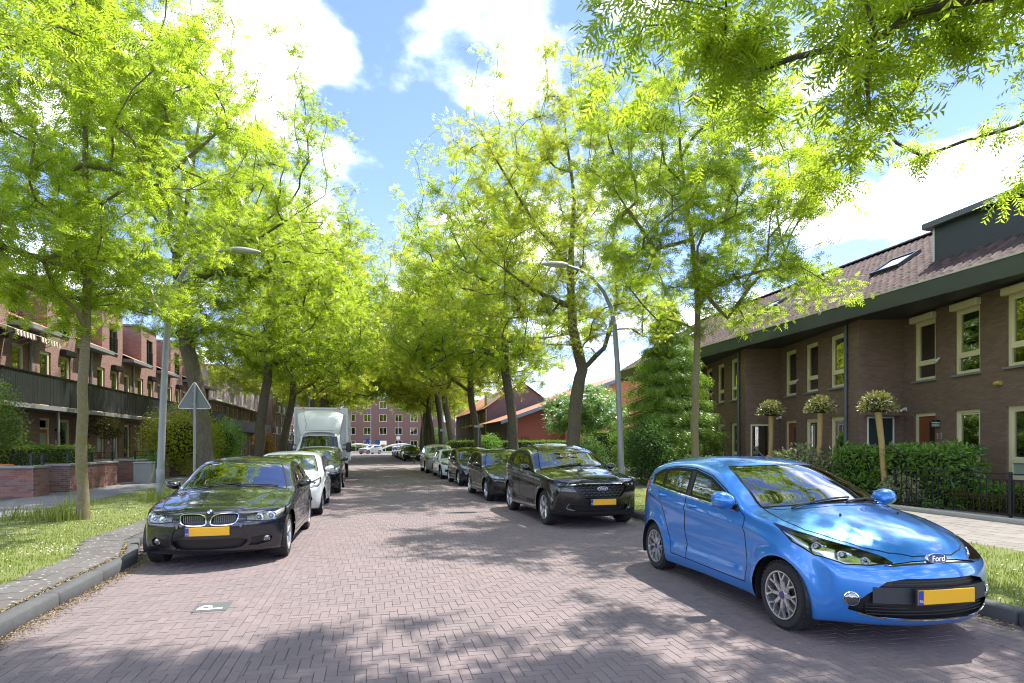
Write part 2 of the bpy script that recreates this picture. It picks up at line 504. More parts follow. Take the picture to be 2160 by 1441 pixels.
# letter P lying so that it is read from the kerb side: stem along x
stem = [(-.115, -.115), (.115, -.115), (.115, -.075), (-.115, -.075)]
pp.add([(x, y, 0.0102) for x, y in stem], [(0, 1, 2, 3)])
n = 14; ring = []
for k in range(n + 1):
    a = math.pi * k / n
    ring.append((-0.048 - 0.067 * math.cos(a) * 1.0, -.075 + 0.125 * math.sin(a)))
inn = [(-0.048 - 0.032 * math.cos(math.pi * k / n), -.075 + 0.082 * math.sin(math.pi * k / n)) for k in range(n + 1)]
pp.add([(x, y, 0.0102) for x, y in ring + inn], [(k, k + 1, n + 2 + k, n + 1 + k) for k in range(n)])
pp.build("letter", white_paint, pt)

# ---- kerbs: stones as parts
def kerb(name, line, side, h=0.13, w=0.17):
    root = tag(empty(name), kind="structure")
    pts = [Vector((x, y)) for x, y in line]
    for a, b_ in zip(pts, pts[1:]):
        d = (b_ - a); L = d.length; n = max(1, round(L / 1.0)); d.normalize()
        nrm = Vector((-d.y, d.x)) * side
        for i in range(n):
            p0 = a + d * (L * i / n + 0.004); p1 = a + d * (L * (i + 1) / n - 0.004)
            q = [p0, p1, p1 + nrm * w, p0 + nrm * w]
            if side < 0: q = q[::-1]
            q = [(p.x, p.y) for p in (q if side > 0 else q)]
            m = MB().prism(q[::-1] if side > 0 else q[::-1], -0.1, h + random.uniform(-.004, .004))
            m.build("kerb_stone", kerb_m, root, bevel=0.022, smooth=True, ang=60)
    return root
kerb("kerb_left", KL, 1)
kerb("kerb_right", KR, -1)
kerb("kerb_far_left", [(-3.62, 48.0), (-3.62, 97)], 1)
kerb("kerb_far_right", [(5.62, 48.0), (5.62, 97)], -1)

# ---- verges, pavements, gardens (each a sheet, a little above the one below)
def sheet(name, poly, z, m):
    s = MB(); s.add([(x, y, z) for x, y in poly], [tuple(range(len(poly)))])
    return tag(s.build(name, m), kind="structure")
def left_edge(off): return [(x - off, y) for x, y in KL]
vl = [(-7.2, -6), (-3.2, -6)] + left_edge(0.12)[1:] + [(-7.5, 35.5), (-7.35, 13)]
sheet("verge_left", vl, 0.118, turf_m)
sheet("verge_right", [(5.75, -6), (8.9, -6), (8.9, 35.5), (5.75, 35.5)], 0.118, turf_m)
sheet("pavement_left", [(-9.6, -6), (-7.2, -6), (-7.35, 13), (-7.5, 35.5), (-9.6, 35.5)], 0.122, asph_m)
sheet("garden_left", [(-14, -6), (-9.6, -6), (-9.6, 35.5), (-14, 37)], 0.124, soil_m)
sheet("garden_right", [(11.9, -6), (19, -6), (19, 33), (11.9, 33)], 0.105, soil_m)
sheet("lawn_right", [(5.75, 33.1), (40, 33.1), (40, 37.5), (5.75, 37.5)], 0.03, turf_m)
sheet("verge_far_left", [(-9, 48), (-3.78, 48), (-3.78, 97), (-9, 97)], 0.118, turf_m)
sheet("verge_far_right", [(5.78, 48), (10, 48), (10, 97), (5.78, 97)], 0.118, turf_m)

def tiles(name, cells, size, z, m, nsolo):
    """cells: centres of square tiles; returns road-like structure with tile parts"""
    root = tag(empty(name), kind="structure")
    V0, F0 = brick_geo(size, size, 0.0, -0.006, 0.004, 0.003)
    pm = [np_mesh("tile", V0, F0, [m], attr=np.full(8, (k + 0.5) / 6)) for k in range(6)]
    cells = sorted(cells, key=lambda c: bscore((c[0], c[1], 0)))
    solo = cells[:nsolo]; rest = cells[nsolo:]
    for x, y in solo:
        link("tile", random.choice(pm), root, (x, y, z + random.uniform(-.002, .002)), (random.gauss(0, .004), random.gauss(0, .004), random.gauss(0, .004)))
    if rest:
        r = np.array(rest); N = len(r)
        B = np.repeat(V0[None], N, 0); B[:, :, :2] += r[:, None, :]; B[:, :, 2] += z + rng.uniform(-.002, .002, N)[:, None]
        F = (F0[None] + (np.arange(N) * 8)[:, None, None]).reshape(-1, 4)
        tag(link("tile", np_mesh("tiles", B.reshape(-1, 3), F, [m], attr=np.repeat(rng.random(N), 8)), root), kind="stuff")
    return root
sheet("pavement_bed_right", [(8.9, -6), (11.9, -6), (11.9, 35.5), (8.9, 35.5)], 0.110, sand_m)
tiles("pavement_right", [(8.9 + 0.15 + i * 0.3, -2 + j * 0.3 + (0.15 if i % 2 else 0)) for i in range(10) for j in range(120)], 0.3, 0.118, tile_m, 300)
cl = []
for j in range(60):
    y = 1.2 + j * 0.3
    for i in range(2): cl.append((kerb_x(KL, y) - 0.18 - 0.15 - i * 0.3, y))
tiles("tile_strip", [c for c in cl if c[1] < 10.2 or True], 0.3, 0.132, spot_tile_m, 140)

# ---- grass blades, daisies, litter
def blades(n, xy, h0, h1, w, name, m, z=0.118, lean=0.5):
    N = len(xy)
    h = rng.uniform(h0, h1, N); a = rng.uniform(0, 2 * np.pi, N); b_ = rng.uniform(0, 2 * np.pi, N)
    l = rng.uniform(0.1, lean, N) * h
    dx, dy = np.cos(a) * w / 2, np.sin(a) * w / 2
    lx, ly = np.cos(b_) * l, np.sin(b_) * l
    V = np.zeros((N, 5, 3))
    V[:, 0] = np.stack([xy[:, 0] - dx, xy[:, 1] - dy, np.full(N, z)], 1)
    V[:, 1] = np.stack([xy[:, 0] + dx, xy[:, 1] + dy, np.full(N, z)], 1)
    V[:, 2] = np.stack([xy[:, 0] + lx * .4 + dx * .8, xy[:, 1] + ly * .4 + dy * .8, z + h * .6], 1)
    V[:, 3] = np.stack([xy[:, 0] + lx * .4 - dx * .8, xy[:, 1] + ly * .4 - dy * .8, z + h * .6], 1)
    V[:, 4] = np.stack([xy[:, 0] + lx, xy[:, 1] + ly, z + h * np.sqrt(np.maximum(0.05, 1 - (l / h) ** 2 * .6))], 1)
    k = (np.arange(N) * 5)[:, None]
    F = np.concatenate([np.concatenate([k, k + 1, k + 2], 1), np.concatenate([k, k + 2, k + 3], 1), np.concatenate([k + 3, k + 2, k + 4], 1)])
    return link(name, np_mesh(name, V.reshape(-1, 3), F, [m], attr=np.repeat(rng.random(N), 5)))
grass_m = leaf_mat("grass_blade", (0.16, 0.23, 0.03), (0.27, 0.40, 0.045), var=0.4, gloss=0.1, tw=0.38, yellow=(0.36, 0.36, 0.11))
def scatter(n, x0, x1, y0, y1, dens):
    p = np.stack([rng.uniform(x0, x1, n), rng.uniform(y0, y1, n)], 1)
    d = np.hypot(p[:, 0], p[:, 1])
    k = rng.random(n) < np.clip(dens / (d * d), 0, 1)
    # patchy turf
    k &= rng.random(n) < 0.45 + 0.55 * (np.sin(p[:, 0] * 2.3 + np.sin(p[:, 1] * 1.1) * 2) * np.sin(p[:, 1] * 1.7 + np.cos(p[:, 0] * 1.3)) > -0.35)
    return p[k]
gp = scatter(200000, -7.3, -3.5, 4.0, 34, 48)
lim = np.array([kerb_x(KL, y) for y in gp[:, 1]]) - 0.70
gp = gp[gp[:, 0] < lim]
tag(blades(0, gp, 0.018, 0.055, 0.008, "grass", grass_m), "short sunlit grass of the verge left of the road", "grass", kind="stuff")
gp = scatter(130000, 5.8, 8.85, 3.0, 34, 50)
tag(blades(0, gp, 0.02, 0.065, 0.008, "grass", grass_m), "short grass of the verge behind the blue car", "grass", kind="stuff")
tall = [(-5.95, 13.1, 0.3, 260), (-6.3, 13.3, .3, 160), (-5.5, 16.9, 0.35, 300), (-5.1, 16.6, .3, 160), (-6.9, 13.4, .25, 110), (-7.0, 16.0, .3, 120)]
gp = np.concatenate([np.stack([rng.normal(x, r * .7, n_), rng.normal(y, r * .7, n_)], 1) for x, y, r, n_ in tall])
tag(blades(0, gp, 0.12, 0.42, 0.011, "grass", grass_m, lean=0.6), "long unmown grass round the thin tree and the lamp post", "grass", kind="stuff")
def petals(name, xy, r, m, z0, z1):
    N = len(xy); K = 6
    a = np.arange(K) * 2 * np.pi / K
    V = np.zeros((N, K, 3)); rr = rng.uniform(.6, 1.2, N)[:, None] * r
    V[:, :, 0] = xy[:, 0:1] + np.cos(a) * rr; V[:, :, 1] = xy[:, 1:2] + np.sin(a) * rr
    V[:, :, 2] = rng.uniform(z0, z1, N)[:, None] + np.cos(a) * rr * rng.normal(0, .35, N)[:, None]
    F = (np.arange(K)[None] + (np.arange(N) * K)[:, None])
    return link(name, np_mesh(name, V.reshape(-1, 3), F, [m], attr=np.repeat(rng.random(N), K)))
daisy_m = mat("daisy_white", (0.75, 0.74, 0.7), 0.7, var=0.05)
cen = np.stack([rng.uniform(-7, -3.9, 40), rng.uniform(5.5, 16, 40)], 1)
dp = np.concatenate([c + rng.normal(0, .28, (34, 2)) for c in cen])
dp = dp[(dp[:, 0] < -3.95)]
tag(petals("daisies", dp, 0.009, daisy_m, 0.14, 0.17), "small white daisies scattered in the verge grass", "flowers", kind="stuff")
cen = np.stack([rng.uniform(6.1, 8.6, 14), rng.uniform(3.5, 12, 14)], 1)
dp = np.concatenate([c + rng.normal(0, .25, (30, 2)) for c in cen])
tag(petals("daisies", dp, 0.009, daisy_m, 0.15, 0.18), "small white daisies in the grass behind the blue car", "flowers", kind="stuff")
t = NT("dry_litter"); rn = t.attr("rnd").outputs["Fac"]
t.principled(**{"Base Color": t.ramp(rn, [(0, (0.10, 0.065, 0.035)), (0.4, (0.24, 0.16, 0.08)), (0.8, (0.38, 0.29, 0.17)), (1, (0.22, 0.26, 0.06))]), "Roughness": 0.9})
litter_m = t.m
def litter(xy, s0, s1, z, name):
    N = len(xy); s = rng.uniform(s0, s1, N); a = rng.uniform(0, 6.28, N); w = s * rng.uniform(.15, .4, N)
    ca, sa = np.cos(a), np.sin(a)
    L = np.array([(-1, 0), (0, -1), (1, 0), (0, 1)])
    V = np.zeros((N, 4, 3))
    px, py = L[None, :, 0] * s[:, None], L[None, :, 1] * w[:, None]
    V[:, :, 0] = xy[:, 0:1] + px * ca[:, None] - py * sa[:, None]; V[:, :, 1] = xy[:, 1:2] + px * sa[:, None] + py * ca[:, None]
    V[:, :, 2] = z + rng.uniform(0.002, 0.012, N)[:, None] + L[None, :, 1] * 0.004
    F = np.arange(4)[None] + (np.arange(N) * 4)[:, None]
    return link(name, np_mesh(name, V.reshape(-1, 3), F, [litter_m], attr=np.repeat(rng.random(N), 4)))
ys = rng.uniform(3, 9.4, 5200)
lx = np.array([kerb_x(KL, y) for y in ys]) + np.abs(rng.normal(0, .09, len(ys))) + 0.005
o = litter(np.stack([lx, ys], 1), .004, .012, 0.003, "leaf_litter"); tag(o, "dry blossom and leaf litter along the left kerb", "litter", kind="stuff")
ys = rng.uniform(1.5, 14, 2600); lx = 5.6 - np.abs(rng.normal(0, .1, len(ys)))
o = litter(np.stack([lx, ys], 1), .006, .02, 0.003, "leaf_litter"); tag(o, "dry leaf litter along the right kerb by the blue car", "litter", kind="stuff")
xy = np.stack([rng.uniform(-3, 5.5, 420), rng.uniform(3, 14, 420)], 1)
o = litter(xy, .006, .022, 0.003, "fallen_leaves"); tag(o, "fallen leaflets and bits scattered over the brick road", "litter", kind="stuff")
ys = rng.uniform(4, 9.6, 1600); lx = np.array([kerb_x(KL, y) for y in ys]) - 0.17 + rng.normal(0, .018, len(ys))
o = litter(np.stack([lx, ys], 1), .006, .018, 0.134, "moss"); tag(o, "yellowish moss and litter in the joint behind the left kerb", "moss", kind="stuff")
# ================================================================ HOUSES
def wpart(mb, name, m, root, M=None, **kw):
    """part built in world coordinates under a placed root"""
    o = mb.build(name, m, root, **kw)
    L = Matrix.Translation(root.location) @ Matrix.Rotation(root.rotation_euler.z, 4, 'Z')
    o.matrix_parent_inverse = L.inverted()
    return o

def wall_panel(mb, L0, L1, z0, z1, holes, y=0.0, depth=0.18, axis='x', flip=False):
    """a wall face in plane y (or plane x when axis='y') with rectangular openings and their reveals; faces +y (or -x)"""
    us = sorted({L0, L1, *[v for h in holes for v in h[:2]]}); zs = sorted({z0, z1, *[v for h in holes for v in h[2:]]})
    us = [u for u in us if L0 <= u <= L1]; zs = [z for z in zs if z0 <= z <= z1]
    def P(u, w, z): return (u, w, z) if axis == 'x' else (w, u, z)
    s = -1 if axis == 'x' else 1
    for a, b in zip(us, us[1:]):
        for c, d in zip(zs, zs[1:]):
            um, zm = (a + b) / 2, (c + d) / 2
            if any(h[0] < um < h[1] and h[2] < zm < h[3] for h in holes): continue
            mb.add([P(a, y, c), P(b, y, c), P(b, y, d), P(a, y, d)], [(3, 2, 1, 0) if axis == 'x' else (3, 2, 1, 0)])
    for (a, b, c, d) in holes:
        q = y + s * depth
        mb.add([P(a, y, c), P(b, y, c), P(b, y, d), P(a, y, d), P(a, q, c), P(b, q, c), P(b, q, d), P(a, q, d)],
               [(0, 1, 5, 4), (1, 2, 6, 5), (2, 3, 7, 6), (3, 0, 4, 7)])

cream = mat("cream_paint", (0.72, 0.65, 0.42), 0.5, var=0.06, scale=3)
white_frame = mat("white_frame", (0.75, 0.74, 0.70), 0.5, var=0.06)
pane_m = glass_mat("window_glass", (0.55, 0.6, 0.58), 1.7, 0.0, 0.2)
frost_m = mat("frosted_glass", (0.36, 0.44, 0.40), 0.25, var=0.06, coat=0.3)
sill_m = mat("grey_sill", (0.19, 0.2, 0.2), 0.7, var=0.15)
brown_brick = brick_mat("brown_brick", (0.165, 0.093, 0.064), (0.245, 0.145, 0.103), (0.15, 0.105, 0.08), stain=0.35)
red_brick = brick_mat("red_brick", (0.27, 0.125, 0.105), (0.36, 0.20, 0.17), (0.34, 0.26, 0.23), stain=0.25)
mauve_brick = brick_mat("mauve_brick", (0.33, 0.19, 0.18), (0.42, 0.27, 0.26), (0.36, 0.28, 0.27), stain=0.3)
fascia_m = mat("fascia_panel", (0.075, 0.085, 0.084), 0.22, var=0.18, scale=1.5, coat=0.3)
zinc_m = mat("zinc_dark", (0.042, 0.05, 0.058), 0.45, 0.2, var=0.15, scale=3)
alu_edge = mat("aluminium_edge", (0.62, 0.63, 0.64), 0.35, 0.6)
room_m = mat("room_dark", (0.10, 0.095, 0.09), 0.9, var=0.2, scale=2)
blind_m = mat("blind_slat_white", (0.62, 0.62, 0.58), 0.6, var=0.05)
wood_m = mat("door_wood", (0.20, 0.058, 0.022), 0.45, var=0.3, scale=14, coat=0.2)
orange_door = mat("orange_door", (0.42, 0.16, 0.02), 0.45, var=0.2, scale=10)
pipe_m = mat("grey_pipe", (0.10, 0.12, 0.13), 0.5, var=0.15)
t = NT("roof_tile_clay"); co = t.new("ShaderNodeNewGeometry").outputs["Position"]; rn = t.attr("rnd").outputs["Fac"]
c = t.ramp(rn, [(0.0, (0.045, 0.028, 0.024)), (0.5, (0.075, 0.047, 0.04)), (1.0, (0.11, 0.072, 0.062))])
c = t.mixc(t.math('MULTIPLY', t.noise(co, 1.2, 6, .65), .4), c, (0.12, 0.10, 0.09))
t.principled(**{"Base Color": c, "Roughness": t.math('ADD', t.math('MULTIPLY', t.noise(co, 9, 4), 0.1), 0.8), "Specular IOR Level": .12, "Normal": t.bump(t.noise(co, 80, 3), .25, .006)})
rooftile_m = t.m

def window(root, x0, x1, z0, z1, y=-0.10, fm=cream, fw=0.088, transom=None, low=None, blind=False, box=False, sill=True, bar=None, name="window"):
    """frame as part; pane, sill, blind, shutter box as sub-parts (local house coordinates, facing +y)"""
    m = MB()
    m.box(x0, x0 + fw, y - .06, y + .04, z0, z1); m.box(x1 - fw, x1, y - .06, y + .04, z0, z1)
    m.box(x0 + fw, x1 - fw, y - .06, y + .038, z1 - fw, z1); m.box(x0 + fw, x1 - fw, y - .06, y + .038, z0, z0 + fw)
    lz = z0 + fw
    if transom:
        m.box(x0 + fw, x1 - fw, y - .06, y + .034, transom - .05, transom + .05)
        # opening casement above the transom
        s = 0.05
        m.box(x0 + fw, x0 + fw + s, y - .03, y + .02, transom + .05, z1 - fw); m.box(x1 - fw - s, x1 - fw, y - .03, y + .02, transom + .05, z1 - fw)
        m.box(x0 + fw + s, x1 - fw - s, y - .03, y + .018, transom + .05, transom + .05 + s); m.box(x0 + fw + s, x1 - fw - s, y - .03, y + .018, z1 - fw - s, z1 - fw)
    if bar: m.box(bar - .03, bar + .03, y - .05, y + .03, z0 + fw, z1 - fw)
    w = m.build(name, fm, root)
    def pane(a, b, c, d, mm=pane_m, nm="pane"):
        MB().box(a, b, y - .022, y - .012, c, d).build(nm, mm, w)
    if transom:
        pane(x0 + fw, x1 - fw, z0 + fw, transom - .05, frost_m if low == 'frost' else pane_m)
        pane(x0 + fw + .05, x1 - fw - .05, transom + .10, z1 - fw - .05)
    else: pane(x0 + fw, x1 - fw, z0 + fw, z1 - fw)
    if sill: MB().box(x0 - .05, x1 + .05, y - .02, .07, z0 - .065, z0 - .003).build("sill", sill_m, w, bevel=.006)
    if blind:
        b_ = MB(); zt = z1 - fw - .03; zb = (transom + .1) if transom else z0 + fw
        k = 0
        while zt - k * .05 > zb:
            z = zt - k * .05
            b_.add([(x0 + fw + .06, y - .12, z), (x1 - fw - .06, y - .12, z), (x1 - fw - .06, y - .085, z - .018), (x0 + fw + .06, y - .085, z - .018)], [(0, 1, 2, 3)]); k += 1
        for xx in (x0 + .25, x1 - .25): b_.box(xx - .008, xx + .008, y - .084, y - .08, zb, zt)
        tag(b_.build("blind", blind_m, w), kind="stuff")
    if box: MB().box(x0 - .03, x1 + .03, -.02, .14, z1 - .02, z1 + .17).build("shutter_box", fm, w, bevel=.02)
    return w

PHI = R(14.5); UL, UD, UP = 5.42, 1.402, 5.6
pan_prof = [(-.12, .0), (-.085, .036), (-.045, .046), (0, .018), (.04, -.010), (.08, -.012), (.12, 0.0), (.128, .016)]
def pantile():
    vs = []; fs = []
    n = len(pan_prof)
    for (yy, lift) in ((0.0, .034), (0.40, 0.0)):
        for u, w in pan_prof: vs.append((u, yy, w + lift))
    for u, w in pan_prof: vs.append((u, 0.0, w + .004))
    for i in range(n - 1):
        fs.append((i, i + 1, n + i + 1, n + i)); fs.append((2 * n + i, 2 * n + i + 1, i + 1, i))
    return np.array(vs), np.array(fs)
def roof_tiles(root, P0, du, dv, ncol, nrow, nsolo, inv, cw=0.24, rh=0.33, skip=None):
    """P0 eave corner; du along eave, dv up the slope (world); parts of root"""
    du, dv = Vector(du).normalized(), Vector(dv).normalized(); nn = du.cross(dv)
    Rm = Matrix((du, dv, nn)).transposed().to_4x4()
    V0, F0 = pantile()
    if (nn.z < 0): F0 = F0[:, ::-1]
    pm = [np_mesh("roof_tile", V0, F0, [rooftile_m], smooth=True, attr=np.full(len(V0), (k + .5) / 5)) for k in range(5)]
    cells = [(i, j) for i in range(ncol) for j in range(nrow)]
    if skip: cells = [c for c in cells if not skip(P0 + du * ((c[0] + .5) * cw) + dv * ((c[1] + .5) * rh))]
    cells.sort(key=lambda c: ((P0 + du * ((c[0] + .5) * cw) + dv * (c[1] * rh)).length))
    for i, j in cells[:nsolo]:
        o = link("roof_tile", random.choice(pm), root)
        o.matrix_parent_inverse = inv
        o.matrix_basis = Matrix.Translation(P0 + du * ((i + .5) * cw) + dv * (j * rh + random.uniform(-.006, .006)) + nn * random.uniform(0, .006)) @ Rm
    rest = cells[nsolo:]
    if rest:
        ij = np.array(rest, float); N = len(ij)
        pos = np.array(P0)[None] + np.outer((ij[:, 0] + .5) * cw, np.array(du)) + np.outer(ij[:, 1] * rh, np.array(dv)) + np.outer(rng.uniform(0, .006, N), np.array(nn))
        W = V0 @ np.array(Rm.to_3x3()).T
        B = W[None] + pos[:, None]
        F = (F0[None] + (np.arange(N) * len(V0))[:, None, None]).reshape(-1, 4)
        o = link("roof_tile", np_mesh("roof_tiles", B.reshape(-1, 3), F, [rooftile_m], smooth=True, attr=np.repeat(rng.random(N), len(V0))), root)
        o.matrix_parent_inverse = inv; tag(o, kind="stuff")

EX, EZ, SLP, RX = 14.5, 6.0, 0.615, 19.8
RZ = EZ + (RX - EX) * SLP
def right_house(k, label, nsolo):
    ax, ay = 14.9, 9.2 + UP * k
    root = empty("terraced_house", (ax, ay, 0), R(90) - PHI)
    tag(root, label, "house", "dark brick terraced houses beside the right pavement")
    inv = (Matrix.Translation(root.location) @ Matrix.Rotation(root.rotation_euler.z, 4, 'Z')).inverted()
    cols = [(.78, 1.66), (2.46, 3.34), (4.06, 4.96)]
    holes = [(a, b, 3.55, 5.33) for a, b in cols] + [(a, b, .76, 2.57) for a, b in cols[:2]] + [(4.06, 4.96, .12, 2.57)]
    m = MB()
    wall_panel(m, 0, UL, 0.0, 5.75, holes, depth=.12)
    # side return facing the camera, with its own opening
    rh = []
    if k == 1: rh = [(-1.1, -.25, .12, 2.5)]
    if k >= 2: rh = [(-1.0, -.2, .9, 2.45)]
    wall_panel(m, -UD, 0, 0.0, 5.75, rh, y=0.0, axis='y', depth=.12)
    # far return, back and end walls close the house
    m.add([(UL, 0, 0), (UL, -9.0, 0), (UL, -9.0, 5.75), (UL, 0, 5.75)], [(0, 1, 2, 3)])
    m.add([(0, -9, 0), (UL, -9, 0), (UL, -9, 5.75), (0, -9, 5.75)], [(0, 1, 2, 3)])
    m.add([(0, -UD, 0), (0, -9, 0), (0, -9, 5.75), (0, -UD, 5.75)], [(0, 1, 2, 3)])
    m.build("wall", brown_brick, root)
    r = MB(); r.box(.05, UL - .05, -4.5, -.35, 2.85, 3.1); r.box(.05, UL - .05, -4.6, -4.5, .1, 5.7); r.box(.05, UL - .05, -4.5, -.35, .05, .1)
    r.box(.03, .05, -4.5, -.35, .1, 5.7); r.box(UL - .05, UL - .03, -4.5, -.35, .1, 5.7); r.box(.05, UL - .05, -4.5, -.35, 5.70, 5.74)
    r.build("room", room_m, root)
    for i, (a, b) in enumerate(cols):
        window(root, a, b, 3.55, 5.33, transom=4.05, blind=(k == 0 or i == 1), box=(k == 0))
        if i < 2: window(root, a, b, .76, 2.57, transom=1.22, low='frost', blind=(k == 0), sill=(k > 0))
    # front door
    f = MB(); f.box(4.06, 4.14, -.14, -.06, .12, 2.57); f.box(4.88, 4.96, -.14, -.06, .12, 2.57); f.box(4.14, 4.88, -.14, -.062, 2.47, 2.57)
    dr = MB().box(4.14, 4.88, -.13, -.10, .14, 2.47)
    d = dr.build("door", wood_m, root)
    f.build("door_frame", cream, d)
    g_ = MB(); g_.box(4.24, 4.44, -.1, -.094, .4, 2.3); g_.build("door_glass", black_plastic, d)
    MB().tube([(4.80, -.05, 1.0), (4.80, -.05, 1.45)], .012, 8).build("handle", chrome, d, smooth=True)
    # downpipe at the near corner
    if k != 0:
        p = MB().tube([(.62, .07, .12), (.62, .07, 5.5)], .05, 12)
        for z in (1.2, 2.9, 4.6): p.box(.56, .68, 0, .06, z, z + .04)
        p.build("downpipe", pipe_m, root, smooth=True)
    if k == 0:
        l = MB().box(3.87, 4.01, 0.001, .14, 2.12, 2.34).build("porch_lamp", black_plastic, root, bevel=.01)
        for z in (2.15, 2.20, 2.25): MB().box(3.865, 4.015, .02, .145, z, z + .02).build("lamp_louvre", white_frame, l)
        cu = bpy.data.curves.new("house_number", 'FONT'); cu.body = "13"; cu.size = .26; cu.extrude = .006; cu.materials.append(mat("number_grey", (0.33, 0.31, 0.28), 0.5))
        n_ = link("house_number", text_mesh(cu), root, (4.03, 0.008, 1.78), (R(90), 0, R(180)))
        MB().lathe([(.0, -.09), (.055, -.09), (.07, 0), (.055, .09), (0, .09)], 16, Matrix.Translation((1.86, .04, 3.17)) @ Matrix.Rotation(R(90), 4, 'Y')).build("alarm_lamp", mat("amber_lens", (0.5, 0.36, 0.10), 0.4), root, smooth=True)
    MB().tube([(3.9, .0, 4.12), (3.9, .14, 4.0)], [.025, .05], 10).build("vent_pipe", white_frame, root, smooth=True)
    c_ = MB().box(5.28, 5.36, 0.0, .05, 2.68, 2.78).tube([(5.32, .05, 2.74), (5.32, .13, 2.70), (5.25, .2, 2.68)], .035, 10)
    c_.build("security_camera", white_frame, root, smooth=True)
    if k == 1:
        d = MB().box(-.0, .03, -1.05, -.30, .14, 2.45).build("side_door", mat("dark_green_door", (0.012, 0.03, 0.032), 0.4), root)
        MB().box(-.01, .05, -1.1, -1.05, .12, 2.5).box(-.01, .05, -.3, -.25, .12, 2.5).box(-.01, .048, -1.05, -.3, 2.45, 2.5).build("door_frame", white_frame, d)
        MB().add([(-.02, -1.2, 2.55), (-.02, -.15, 2.55), (-.75, -.15, 2.48), (-.75, -1.2, 2.48)], [(0, 1, 2, 3), (3, 2, 1, 0)]).tube([(-.75, -1.2, 2.485), (-.75, -.15, 2.485)], .015, 8).build("glass_canopy", glass_mat("canopy_glass", (.8, .85, .85), 1, 0, .1), root)
    if k >= 2:
        w_ = MB().box(0, .05, -1.0, -.94, .9, 2.45).box(0, .05, -.26, -.2, .9, 2.45).box(0, .048, -.94, -.26, 2.39, 2.45).box(0, .048, -.94, -.26, .9, .96).build("side_window", cream, root)
        MB().box(.02, .03, -.94, -.26, .96, 2.39).build("pane", pane_m, w_)
        b_ = MB()
        for q in range(28): b_.add([(.05, -.94, .98 + q * .05), (.05, -.26, .98 + q * .05), (.09, -.26, 1.01 + q * .05), (.09, -.94, 1.01 + q * .05)], [(0, 1, 2, 3)])
        tag(b_.build("blind", blind_m, w_), kind="stuff")
    # ---- roof (street aligned)
    y0, y1 = ay, ay + UP
    if k == 3: y1 += 0.35
    s = MB()
    s.add([(EX, y0, EZ - .03), (EX, y1, EZ - .03), (RX, y1, RZ - .03), (RX, y0, RZ - .03)], [(3, 2, 1, 0)])
    s.add([(RX, y0, RZ - .03), (RX, y1, RZ - .03), (25.2, y1, EZ - .1), (25.2, y0, EZ - .1)], [(3, 2, 1, 0)])
    s.add([(EX - .04, y0, 5.56), (EX - .04, y1, 5.56), (17.4, y1, 5.56), (17.4, y0, 5.56)], [(0, 1, 2, 3)])
    if k == 3: s.add([(EX, y1, 5.5), (25.2, y1, 5.5), (25.2, y1, EZ - .1), (RX, y1, RZ - .03), (EX, y1, EZ - .03)], [(0, 1, 2, 3, 4)])
    if k == -1: s.add([(EX, y0, 5.5), (25.2, y0, 5.5), (25.2, y0, EZ - .1), (RX, y0, RZ - .03), (EX, y0, EZ - .03)], [(4, 3, 2, 1, 0)])
    rf = wpart(s, "roof", zinc_m, root)
    f = MB(); f.add([(EX - .06, y0, 5.55), (EX - .06, y1, 5.55), (EX - .10, y1, 5.99), (EX - .10, y0, 5.99), (EX - .02, y0, 5.55), (EX - .02, y1, 5.55), (EX - .0, y1, 5.99), (EX - .0, y0, 5.99)],
                    [(3, 2, 1, 0), (0, 1, 5, 4), (2, 3, 7, 6), (0, 4, 7, 3), (1, 2, 6, 5)])
    fo = wpart(f, "fascia", fascia_m, root)
    e = MB().box(EX - .13, EX + .02, y0 + .002, y1 - .002, 5.992, 6.03)
    wpart(e, "gutter_edge", alu_edge, root)
    skip = None
    sky_l = {1: (15.1, 16.2, 16.8, 17.75), 2: (21.4, 22.4, 16.8, 17.75), 3: (27.5, 28.5, 16.8, 17.75)}.get(k)
    if k == 0: skip = lambda p: 10.25 < p.y < 13.45 and p.x > 16.1
    elif sky_l: skip = lambda p: sky_l[0] < p.y < sky_l[1] and sky_l[2] < p.x < sky_l[3]
    nrow = int(math.hypot(RX - EX, RZ - EZ) / .33) + 1
    roof_tiles(root, Vector((EX - .03, y0, EZ + .03)), (0, 1, 0), (1, 0, SLP), round((y1 - y0) / .24), nrow, nsolo, inv, cw=(y1 - y0) / round((y1 - y0) / .24))
    rd = MB()
    nr = 16
    for i in range(nr):
        ya, yb = y0 + (y1 - y0) * i / nr, y0 + (y1 - y0) * (i + 1.12) / nr
        pr = [(RX + .15 * math.cos(a), RZ + .02 + .1 * math.sin(a)) for a in [math.pi * q / 6 for q in range(7)]]
        vs = [(x, ya, z + .012) for x, z in pr] + [(x, yb, z) for x, z in pr]
        rd.add(vs, [(q, q + 1, 7 + q + 1, 7 + q) for q in range(6)])
    tag(wpart(rd, "ridge_tile", rooftile_m, root, smooth=True), kind="stuff")
    if sky_l:
        ya, yb, xa, xb = sky_l; za, zb = EZ + (xa - EX) * SLP + .09, EZ + (xb - EX) * SLP + .09
        fr = MB()
        n_ = Vector((-SLP, 0, 1)).normalized()
        def slab(m_, xa, xb, ya, yb, o0, o1):
            q = []
            for o_ in (o0, o1):
                for (x, y) in ((xa, ya), (xb, ya), (xb, yb), (xa, yb)):
                    q.append((x + n_.x * o_, y, EZ + (x - EX) * SLP + n_.z * o_))
            m_.add(q, [(0, 1, 2, 3), (4, 7, 6, 5), (0, 4, 5, 1), (1, 5, 6, 2), (2, 6, 7, 3), (3, 7, 4, 0)])
